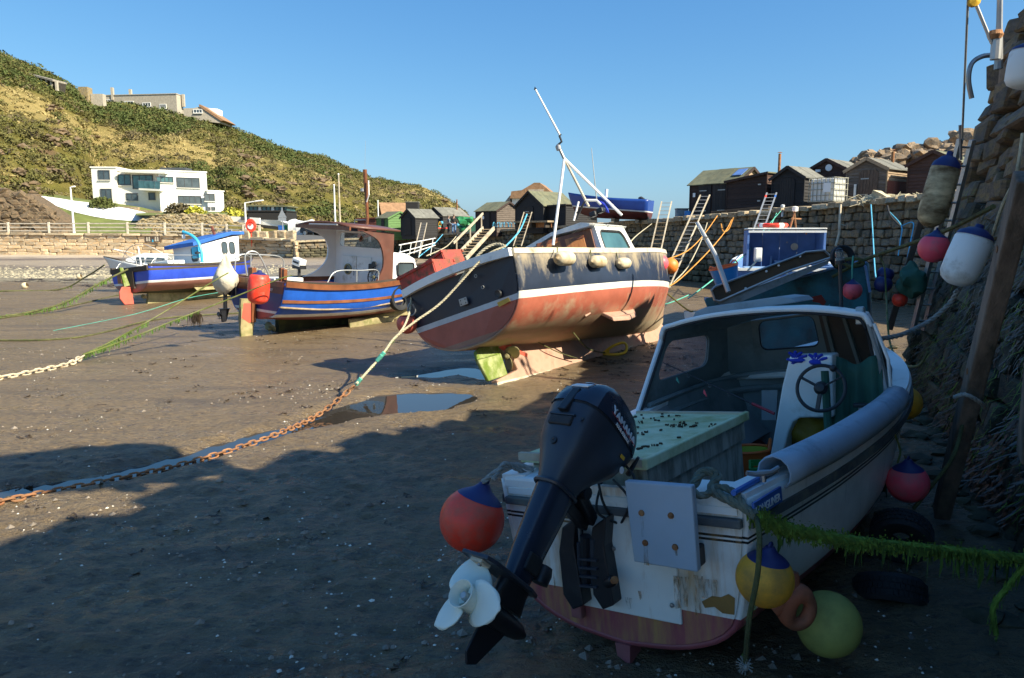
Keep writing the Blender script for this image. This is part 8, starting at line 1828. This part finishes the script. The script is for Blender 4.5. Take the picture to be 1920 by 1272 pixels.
# ladder top hoop, stays and masts of a boat beyond the pier
lh = thing('pier_davit', 'curved grey iron hoop over the top of the pier ladder', 'hoop'); TB(cr([W(1822, 185, 11.2), W(1816, 150, 11.2), W(1822, 120, 11.2), W(1842, 106, 11.2), W(1866, 104, 11.2)], 6), .035, 8).build('hoop', 'steel', lh, smooth=1)
ms = thing('pier_mast', 'steel post with stays and pulley standing on top of the pier', 'mast'); TB([W(1872, 130, 9.4), W(1874, 40, 9.4), W(1876, -60, 9.4)], [.05, .035, .03], 8).build('post', 'steel', ms); TB([W(1866, 112, 9.4), W(1870, 60, 9.4)], .06, 10).build('sleeve', 'alu', ms)
TB([W(1804, 260, 10.6), W(1815, 0, 9.4), W(1816, -60, 9.2)], .014, 6).build('stay_wire', 'alu', ms); TB([W(1828, 4, 9.4), W(1860, 82, 9.4)], .02, 6).build('stay_wire', 'alu', ms); LT([(0, -.05), (.07, -.03), (.07, .03), (0, .05)], 12, MT(W(1826, 2, 9.4)) @ MR(R_(90), 4, 'X')).build('pulley', 'yellow_paint', ms)
LT([(.07, -.05), (.09, 0), (.07, .05), (0, .06)], 12, MT(W(1866, 66, 9.4))).build('clamp', 'rust', ms); TB([W(1800, 235, 10.6), W(1802, 300, 10.7)], .02, 6).build('bottle_screw', 'steel', ms)

# unseen right of the frame, a rail and an added boat shape over the pier: they throw the outline seen on the mud
pr_ = thing('pier_guard_rail', 'two bar rail standing on the outer corner of the pier top', 'railing'); 
def shadow_src(px, py, z): g = un(px, py, 0.0); k = z / SUN.z; return g + SUN * k
A0 = shadow_src(742, 812, 5.9); A1 = shadow_src(790, 800, 6.6); B0 = shadow_src(808, 832, 5.6); B1 = shadow_src(860, 822, 5.9)
for (a, c_) in ((shadow_src(742, 809, 6.2), shadow_src(826, 834, 5.2)), (shadow_src(790, 799, 6.2), shadow_src(862, 824, 5.2)), (shadow_src(760, 817, 6.0), shadow_src(806, 808, 6.0)), (shadow_src(800, 829, 5.6), shadow_src(842, 818, 5.6))): TB([a, c_], .04, 6).build('bar', 'steel', pr_)
for a in (shadow_src(742, 809, 6.2), shadow_src(826, 834, 5.2), shadow_src(862, 824, 5.2)): TB([a, V((a.x, a.y, 4.9))], .04, 6).build('post', 'steel', pr_)
gp = thing('shadow_boat', 'unseen boat shape above the pier, added to cast a humped shadow on the mud', 'boat'); c = shadow_src(190, 885, 7.6)
q = MB(); q.ring([[c + V((u * .92 + w * .38, u * .38 - w * .92, z - .6)) for w, z in ((-hw, 1.0), (-hw * .6, 1.35), (0, 1.45), (hw * .6, 1.35), (hw, 1.0), (hw * .6, .3), (0, 0), (-hw * .6, .3))] for u, hw in ((-.8, .15), (-.6, .5), (0, .65), (.7, .6), (.9, .4))], True, True).build('hull', 'cover_cream', gp, smooth=1)
for u in (-.4, .4): BM(c + V((u, 0, -.5)), c + V((u, 0, -1.0)), .15, .15).build('cradle', 'timber_dark', gp)

# ================================================================ ROPES AND CHAINS
def rope(label, pts, r_, m, group=None, smooth=6, strands=False, hang=None, seed=1):
    t = thing('rope', label, 'rope', group=group); P = cr(pts, smooth) if smooth else [V(p) for p in pts]
    if strands:
        Q = [P[0]]; L = 0
        step = r_ * .7
        path = []
        for a, b_ in zip(P, P[1:]):
            n = max(1, int((b_ - a).length / step)); path += [a.lerp(b_, i / n) for i in range(n)]
        path.append(P[-1]); s = 0
        for k in range(3):
            pts2 = []; prev = None; s = 0
            for i, p in enumerate(path):
                d = (path[min(i + 1, len(path) - 1)] - path[max(i - 1, 0)]).normalized(); a = prev - d * prev.dot(d) if prev else d.orthogonal(); a.normalize(); prev = a; bb = d.cross(a)
                if i: s += (path[i] - path[i - 1]).length
                an = s / (r_ * 7.5) * 6.283 + k * 2.094; pts2.append(p + (a * math.cos(an) + bb * math.sin(an)) * r_ * .5)
            TB(pts2, r_ * .56, 6).build('strand', m, t, smooth=1)
    else: TB(P, r_, 6).build('cord', m, t, smooth=1)
    if hang:
        q = MB(); rr = random.Random(seed)
        n, ln, mm, t0, t1 = hang
        for _ in range(n):
            k = t0 + (t1 - t0) * rr.random(); i = min(int(k * (len(P) - 1)), len(P) - 2); p = P[i].lerp(P[i + 1], k * (len(P) - 1) - i); l = ln * (rr.random() ** 2.2 * 1.2 + .08); w = rr.uniform(.15, .4) * min(ln, r_ * 1.5)
            d = (P[i + 1] - P[i]).normalized() * w; o_ = V((rr.gauss(0, 1), rr.gauss(0, 1), rr.gauss(0, 1))) * r_ * .7
            p = p + o_; q.add([p - d, p + d, p + d * .5 + V((rr.gauss(0, .1) * l, rr.gauss(0, .1) * l, -l * .6)), p + V((rr.gauss(0, .15) * l, rr.gauss(0, .15) * l, -l)), p - d * .5 + V((0, 0, -l * .6))], [(0, 1, 2, 3, 4)])
        tag(q.build('hanging_weed', mm, t), kind='stuff')
    return t
GY = lambda px, py: (lambda p: V((p.x, p.y, ground_z(p.x, p.y))))(un(px, py, 0.))
# mossy rope from the near stern to the pier
K0 = W(1318, 905, 3.95); K1 = W(1418, 968, 3.50)
mr = rope('thick mossy rope dripping green weed from the nearest boat to the right edge', [K1, W(1480, 992, 3.6), W(1600, 1015, 3.75), W(1760, 1032, 3.95), W(1960, 1052, 4.15)], .030, 'moss', strands=True, hang=(4200, .03, 'moss', .0, 1.0))
q = MB(); rr = random.Random(9)
for _ in range(230):
    k = .12 + .88 * rr.random() ** .8; a_, b_ = (K1, W(1480, 992, 3.6)) if k < .2 else (W(1480, 992, 3.6), W(1960, 1052, 4.15)); p = a_.lerp(b_, (k if k >= .2 else k * 5)) ; p.z -= .012 * math.sin(k * 3.1); l = .05 + .13 * rr.random() ** 3 * (1.5 if k > .5 else 1)
    w = rr.uniform(.002, .006); q.add([p + V((-w, 0, 0)), p + V((w, 0, 0)), p + V((w * .5 + rr.gauss(0, .006), 0, -l * .6)), p + V((rr.gauss(0, .01), 0, -l))], [(0, 1, 2, 3)])
tag(q.build('long_weed', 'weed_green', mr), kind='stuff')
ends = [W(1920, 1060, 4.1), W(1890, 1100, 4.1), W(1862, 1140, 4.1), W(1868, 1190, 4.1)]
rope('short mossy tail hanging from the thick rope at the right edge', ends, .016, 'moss', hang=(260, .05, 'moss', 0, 1), seed=4)
rope('grey green twisted hawser knotted over the stern corner of the nearest boat', [W(1300, 912, 3.75), W(1318, 885, 3.8), W(1345, 892, 3.78), W(1335, 918, 3.7), W(1362, 935, 3.62), W(1392, 950, 3.55), K1], .026, 'rope_greygreen', strands=True)
rope('second turn of the knotted hawser on the nearest boat stern', [W(1294, 918, 3.72), W(1318, 930, 3.66), W(1350, 914, 3.7), W(1378, 925, 3.62), W(1400, 955, 3.52), W(1422, 972, 3.5)], .020, 'rope_greygreen', strands=True)
rope('weedy rope tail hanging straight down in front of the amber buoy', [K1, W(1424, 1010, 3.33), W(1420, 1080, 3.3), W(1405, 1160, 3.3), W(1397, 1250, 3.32)], .013, 'rope_dark', hang=(500, .018, 'weed_green', .0, 1), seed=6)
fk = thing('frayed_knot', 'frayed pale knot at the bottom of the weedy rope tail', 'knot', tuple(W(1397, 1248, 3.32))); q = MB(); blob(q, (0, 0, 0), .022, rr, 2, (1, 1, 1.4), .4)
for _ in range(40): d = V((rr.gauss(0, 1), rr.gauss(0, 1), rr.gauss(0, 1))).normalized(); q.tube([d * .01, d * .045], .002, 3)
q.build('strands', 'rope_grey', fk)
rope('grey lashing round the neck of the large red buoy', [W(905, 905, 4.35), W(930, 885, 4.4), W(960, 872, 4.5), W(1000, 880, 4.55)], .018, 'rope_grey', strands=True); rope('second grey lashing beside the neck of the large red buoy', [W(925, 900, 4.35), W(945, 870, 4.45), W(965, 878, 4.5), W(990, 890, 4.55)], .016, 'rope_grey', strands=True)
# mooring chain across the mud and its rope up to the black boat
def chain(label, pts, link, m, cat='chain'):
    t = thing('mooring_chain', label, cat); P = cr(pts, 14); L = [0]
    for a, b_ in zip(P, P[1:]): L.append(L[-1] + (b_ - a).length)
    src = None; s = link * .4; k = 0; j = 0
    while s < L[-1]:
        while L[j + 1] < s: j += 1
        u = (s - L[j]) / (L[j + 1] - L[j]); p = P[j].lerp(P[j + 1], u); d = (P[j + 1] - P[j]).normalized(); a = d.cross(V((0, 0, 1))).normalized(); n = a.cross(d); rot = R_(38 if k % 2 else -42) + rr.gauss(0, .15)
        m4 = Matrix((d, a * math.cos(rot) + n * math.sin(rot), n * math.cos(rot) - a * math.sin(rot))).transposed().to_4x4(); m4.translation = p
        if src is None:
            o_ = [V((link * (.5 * math.cos(q) + (.18 if math.cos(q) > 0 else -.18)), link * .36 * math.sin(q), 0)) for q in [2 * math.pi * i / 14 for i in range(14)]]; src = TB(o_, link * .13, 6, loop=True).build('link', m, t, smooth=1); src.matrix_basis = m4
        else: inst(src, 'link', t, m4)
        s += link * 1.02; k += 1
    return t
up1 = lambda p, h: p + V((0, 0, h))
chain('long rusty mooring chain lying across the mud beside the water channel', [up1(GY(-60, 962), .03), up1(GY(0, 950), .03), up1(GY(120, 918), .03), up1(GY(240, 890), .035), up1(GY(340, 864), .035), up1(GY(430, 842), .04), up1(GY(520, 814), .05), W(590, 782, 9.6), W(640, 745, 10.0), W(666, 722, 10.1)], .085, 'rust_pale')
KN = W(668, 720, 10.1); TQ = W(980, 465, 11.55)
rope('mooring rope with green marks rising from the rusty chain to the black boat stern', [KN, W(715, 668, 10.6), W(740, 634, 10.85), W(780, 602, 11.1), W(830, 565, 11.3), W(905, 485, 11.5), W(948, 462, 11.6)], .018, 'rope_pale', strands=True, hang=(120, .03, 'weed_green', 0, .35))
for i, (x, y, Y) in enumerate(((672, 716, 10.15), (711, 672, 10.5), (716, 667, 10.55))): t = thing('rope_tie', ['green twine whipping where the rope meets the rusty chain', 'lower green whipping halfway up the mooring rope', 'upper green whipping halfway up the mooring rope'][i], 'twine', tuple(W(x, y, Y)), group='green whippings on the mooring rope'); TB([(-.035, 0, -.04), (.035, .0, .045)], .03, 8).build('whipping', 'rope_teal', t)
rope('pale bridle rope from the low port corner of the black boat', [W(772, 548, 12.6), W(768, 585, 12.2), W(758, 612, 11.8), W(742, 634, 10.9)], .018, 'rope_pale', strands=True)
sk = thing('shackle', 'steel shackle on the low port corner of the black boat', 'shackle', tuple(W(771, 582, 12.3))); TB(cr([(-.02, 0, .12), (-.06, 0, .0), (0, 0, -.09), (.07, 0, -.02), (.03, 0, .10)], 4), .014, 6).build('bow', 'steel', sk, smooth=1)
rope('thin line from the high stern corner of the black boat down to the yellow handle', [W(967, 462, 11.5), W(1010, 545, 12.2), W(1060, 605, 12.9), W(1100, 652, 13.6), W(1134, 662, 14.4)], .014, 'rope_dark'); 
yh = thing('yellow_handle', 'yellow oval rope float lying on the mud beside the black boat keel', 'float', tuple(GY(1155, 667)), 0); q = MB(); q.tube(cr([(-.22, 0, .03), (-.12, .0, .15), (.12, .12, .23), (.22, .1, .19), (.19, .02, .06), (0, -.05, .02)], 5, True), .028, 8, loop=True).build('loop', 'yellow_paint', yh, smooth=1); BX((-.20, 0, .06), (.14, .06, .09), MR(R_(-35), 3, 'Y')).build('grip', 'yellow_paint', yh, bevel=.02)
rope('slack line from the keel plate of the black boat to its keel', [W(995, 634, 12.9), W(1020, 648, 12.9), W(1050, 662, 13.2), W(1082, 672, 13.6)], .010, 'rope_dark')
rope('rope hanging under the bow of the black boat to the mud', [W(1226, 590, 17), W(1218, 612, 16.6), W(1195, 640, 16), GY(1178, 655)], .014, 'rope_pale')
# weedy ropes and chains on the left
chain('pale bleached chain at the left edge leading to the weedy ropes', [up1(GY(-80, 722), .03), up1(GY(0, 713), .03), up1(GY(80, 698), .03), up1(GY(130, 688), .04), up1(GY(158, 678), .10)], .12, 'chain_bleached')
k2 = up1(GY(157, 678), .12)
rope('weedy rope from the bleached chain up to the covered outboard', [k2, W(210, 640, 14.8), W(300, 590, 15.6), W(400, 528, 16.6), W(428, 512, 17.0)], .015, 'rope_yellowgreen', hang=(500, .10, 'weed_green', 0, .45), seed=2)
rope('yellow green rope from the bleached chain to the clinker boat gunwale', [k2, W(230, 640, 14.6), W(330, 600, 15.2), W(420, 565, 15.8), W(520, 525, 16.2), W(548, 517, 16.3)], .015, 'rope_yellowgreen', hang=(500, .10, 'weed_green', 0, .5), seed=3)
rope('thin blue line from the far blue boat to the covered outboard leg', [GY(100, 620), W(250, 590, 19), W(350, 560, 20), W(428, 546, 20.5)], .009, 'rope_teal')
rope('weedy rope sagging from the far blue boat stern to the left edge', [up1(GY(-60, 600), .02), up1(GY(40, 592), .05), W(120, 568, 23), W(180, 535, 24.5), W(240, 505, 25.4)], .03, 'rope_dark', hang=(600, .14, 'weed_green', 0.1, .85), seed=5)
rope('rope from the white motorboat bow down to the beach on the left', [W(196, 497, 31), W(160, 520, 32), up1(GY(110, 545), .05), up1(GY(0, 548), .04), up1(GY(-60, 550), .04)], .03, 'rope_dark', hang=(200, .1, 'weed_green', .4, 1), seed=8)
rope('green weedy rope lying flat across the mud left of the far blue boat', [up1(GY(0, 598), .02), up1(GY(100, 582), .02), up1(GY(230, 552), .02)], .022, 'rope_dark')
rope('weedy rope lying on the mud between the two blue boats', [up1(GY(-20, 640), .02), up1(GY(150, 634), .02), up1(GY(300, 600), .02), up1(GY(470, 586), .02)], .022, 'rope_dark', hang=(160, .04, 'weed_green', 0, 1))
wk = thing('weed_clump', 'dark clump of weed caught on the rope left of the red long buoy', 'seaweed', tuple(W(366, 590, 15.5))); q = MB()
for _ in range(260): p = V((rr.gauss(0, .05), rr.gauss(0, .05), rr.gauss(0, .03))); l = rr.uniform(.05, .26); q.add([p, p + V((.015, 0, 0)), p + V((rr.gauss(0, .04), rr.gauss(0, .04), -l))], [(0, 1, 2)])
tag(q.build('fronds', 'weed_brown', wk), kind='stuff')
for i, (x, y) in enumerate(((149, 523), (47, 541))): buoy(['small pale float on the shingle left of the white motorboat', 'small pale float on the mud at the left edge'][i], GY(x, y) + V((0, 0, .12)), .15, 'fender_cream', (1, 0, .3), cone=False, group='pale floats on the beach')
# ropes on the quay walls
def qrope(label, pts, m, r_=.02): return rope(label, [W(*p) for p in pts], r_, m)
qrope('orange rope dropping from the quay to the bow of the black boat', [(1345, 405, 34), (1320, 440, 30), (1290, 470, 26), (1250, 487, 22), (1237, 490, 18)], 'rope_orange')
qrope('slack orange and yellow rope from the quay coping down to the mud by the dinghy', [(1372, 412, 31), (1360, 434, 28), (1330, 470, 24), (1290, 510, 22), (1262, 533, 21), (1240, 540, 20.5)], 'rope_orange', .018)
qrope('short loop of orange rope hung on the quay coping', [(1375, 408, 30.8), (1366, 430, 30.6), (1356, 434, 30.4), (1352, 420, 30.6)], 'rope_orange', .025)
qrope('pale rope from the quay coping to the mud right of the orange ropes', [(1326, 418, 33), (1316, 448, 30), (1290, 500, 25), (1262, 530, 23)], 'rope_pale')
qrope('teal double line from the white post to the blue cabin', [(1464, 396, 31), (1430, 435, 24), (1405, 470, 19), (1330, 530, 16), (1290, 560, 15)], 'rope_teal', .014)
qrope('shorter teal line beside the white post', [(1456, 400, 31), (1440, 436, 28)], 'rope_teal', .018)
qrope('left pale blue rope hanging straight down the quay', [(1633, 384, 25.6), (1636, 430, 24.5), (1640, 500, 22), (1642, 520, 20)], 'rope_blue', .02)
qrope('pale blue rope down the quay, right of the long straight one', [(1668, 398, 24), (1690, 424, 23.6), (1688, 452, 23.2), (1684, 480, 23)], 'rope_blue', .018)
qrope('second pale blue rope forming a hook shape on the quay', [(1690, 424, 23.6), (1712, 418, 23.4), (1708, 450, 23), (1698, 500, 22)], 'rope_blue', .018)
qrope('black hose looped over the quay edge by the net pile', [(1664, 386, 24.2), (1670, 405, 23.8), (1688, 424, 23.6)], 'black_rubber', .03)
qrope('brown warp stretching from the teal boat up to the pier ladder', [(1560, 520, 12.8), (1620, 488, 12.5), (1700, 460, 11), (1780, 430, 9.5), (1862, 388, 8)], 'rope_dark', .03)
qrope('coiled end of the brown warp by the tyre', [(1568, 500, 12.6), (1580, 488, 12.5), (1610, 486, 12.4), (1618, 496, 12.4), (1596, 500, 12.4), (1578, 492, 12.5)], 'rope_dark', .03)
qrope('teal line hanging the smudged pink buoy', [(1600, 480, 12.3), (1598, 500, 12.3), (1598, 524, 12.3)], 'rope_teal', .014)
qrope('green line from the pier warp down past the blue buoys', [(1646, 478, 12), (1658, 500, 12), (1662, 560, 11.5), (1668, 640, 9.8), (1690, 680, 8.6), (1722, 686, 8.2), (1740, 660, 8.0)], 'rope_yellowgreen', .014)
rope('thick grey twisted rope from the wheel shelter to the white sausage fender', [W(1648, 636, 6.3), W(1690, 628, 6.4), W(1740, 604, 6.5), W(1780, 570, 6.4), W(1795, 545, 6.3)], .022, 'rope_grey', strands=True)
qrope('yellow line on the mud from the bow of the black boat to the dinghy', [(1232, 535, 18), (1262, 560, 16.5), (1290, 582, 15.5), (1300, 584, 15.4)], 'rope_yellowgreen', .018)
qrope('pale line on the mud right of the black boat', [(1232, 575, 18), (1262, 566, 18), (1295, 552, 19)], 'rope_teal', .014)
qrope('blue rope coil hanging on the pale ladder by the big black shed', [(988, 402, 49), (976, 430, 48), (962, 448, 46), (940, 470, 44)], 'rope_blue', .05)
qrope('blue rope slanting up to the quay left of the wooden steps', [(785, 482, 50), (812, 460, 56), (830, 440, 64)], 'rope_blue', .035)
qrope('pale rope from the quay edge down to the clinker boat', [(858, 440, 64), (838, 462, 52), (800, 480, 42)], 'rope_pale', .035)
qrope('pale stay from the quay to the black boat mast foot', [(1222, 420, 41), (1196, 440, 30), (1180, 456, 20)], 'rope_pale', .02)
rope('hawser lying over the stern quarter of the black boat in loops', [W(948, 462, 11.6), W(930, 458, 11.7), W(905, 470, 11.7), W(880, 500, 11.7), W(862, 528, 11.7)], .024, 'rope_pale', strands=True)
qrope('dark line slung under the rail between the cream fenders', [(985, 468, 12.2), (1040, 482, 12.9), (1085, 488, 13.6), (1145, 492, 14.6), (1195, 494, 15.4)], 'rope_dark', .012)
rope('thin lanyard holding the pink buoy beside the pier', [W(1683, 868, 5.35), W(1688, 845, 5.4), W(1678, 815, 5.4)], .008, 'rope_yellowgreen')
rope('dark rope passing under the pink buoy to the timber pile', [W(1712, 955, 5.3), W(1748, 910, 5.3), W(1790, 850, 5.3), W(1812, 760, 5.6)], .014, 'rope_dark')
rope('rope tied round the thick timber pile on the pier', [W(1790, 745, 5.35), W(1810, 740, 5.2), W(1838, 755, 5.2), W(1846, 765, 5.3)], .016, 'rope_grey', strands=True)
rope('rope hanging down the pier right of the white sausage fender', [W(1918, 250, 5.6), W(1905, 330, 5.6), W(1880, 385, 5.8), W(1862, 440, 6.1)], .014, 'rope_pale')

# ================================================================ SEAWEED ON THE PIER
q = MB(); q2 = MB(); rr = random.Random(77)
def frond(q, p, l, w):
    s = V((NB[4] - NB[2])).normalized(); prev = [p - s * w, p + s * w]; d = V((0, 0, -1)) + OUT * rr.uniform(.05, .35) + s * rr.gauss(0, .3); n = 3
    base = len(q.v); q.v += prev
    for i in range(1, n + 1):
        c = p + d * (l * i / n) + OUT * .01 * i; ww = w * (1.15 - .8 * i / n); q.v += [c - s * ww, c + s * ww]; k = base + 2 * (i - 1); q.f.append((k, k + 1, k + 3, k + 2)); q.m.append(0); d += V((rr.gauss(0, .5), rr.gauss(0, .45), -.15))
for _ in range(6500):
    y = 2.4 + 10.7 * rr.random() ** 1.3; h = rr.random() ** 1.2 * 2.9
    if fbm(y * 1.4, h * 1.2, 1., 3, 4.) < -.22 + .3 * (h / 2.6): continue
    frond(q, wall_pt(y, h + .1) + OUT * rr.uniform(.08, .2), rr.uniform(.04, .14), rr.uniform(.012, .034))
tag(q.build('wall_seaweed', 'weed_brown', pier), kind='stuff')
for _ in range(1300):
    y = rr.uniform(2.4, 13.1); h = .3 + rr.random() * 2.9
    if fbm(y * 1.1, h * .5, 1., 3, 24.) < .12: continue
    frond(q2, wall_pt(y, h + .1) + OUT * rr.uniform(.1, .2), rr.uniform(.06, .26), rr.uniform(.006, .014))
tag(q2.build('green_weed', 'moss', pier), kind='stuff')
# boulders and wet stones at the pier foot
b = MB()
for _ in range(150):
    y = rr.uniform(3.3, 17); x = 2.0 + .411 * (y - .6) - abs(rr.gauss(0, .28)) - .1
    if y > 13: x = rr.uniform(6, 12)
    blob(b, (x, y, ground_z(x, y) + .0), rr.uniform(.03, .13), rr, 1, (1.3, 1, .6), .3)
tag(b.build('foot_stones', 'stone_weed', None, smooth=1, ang=40), kind='stuff')
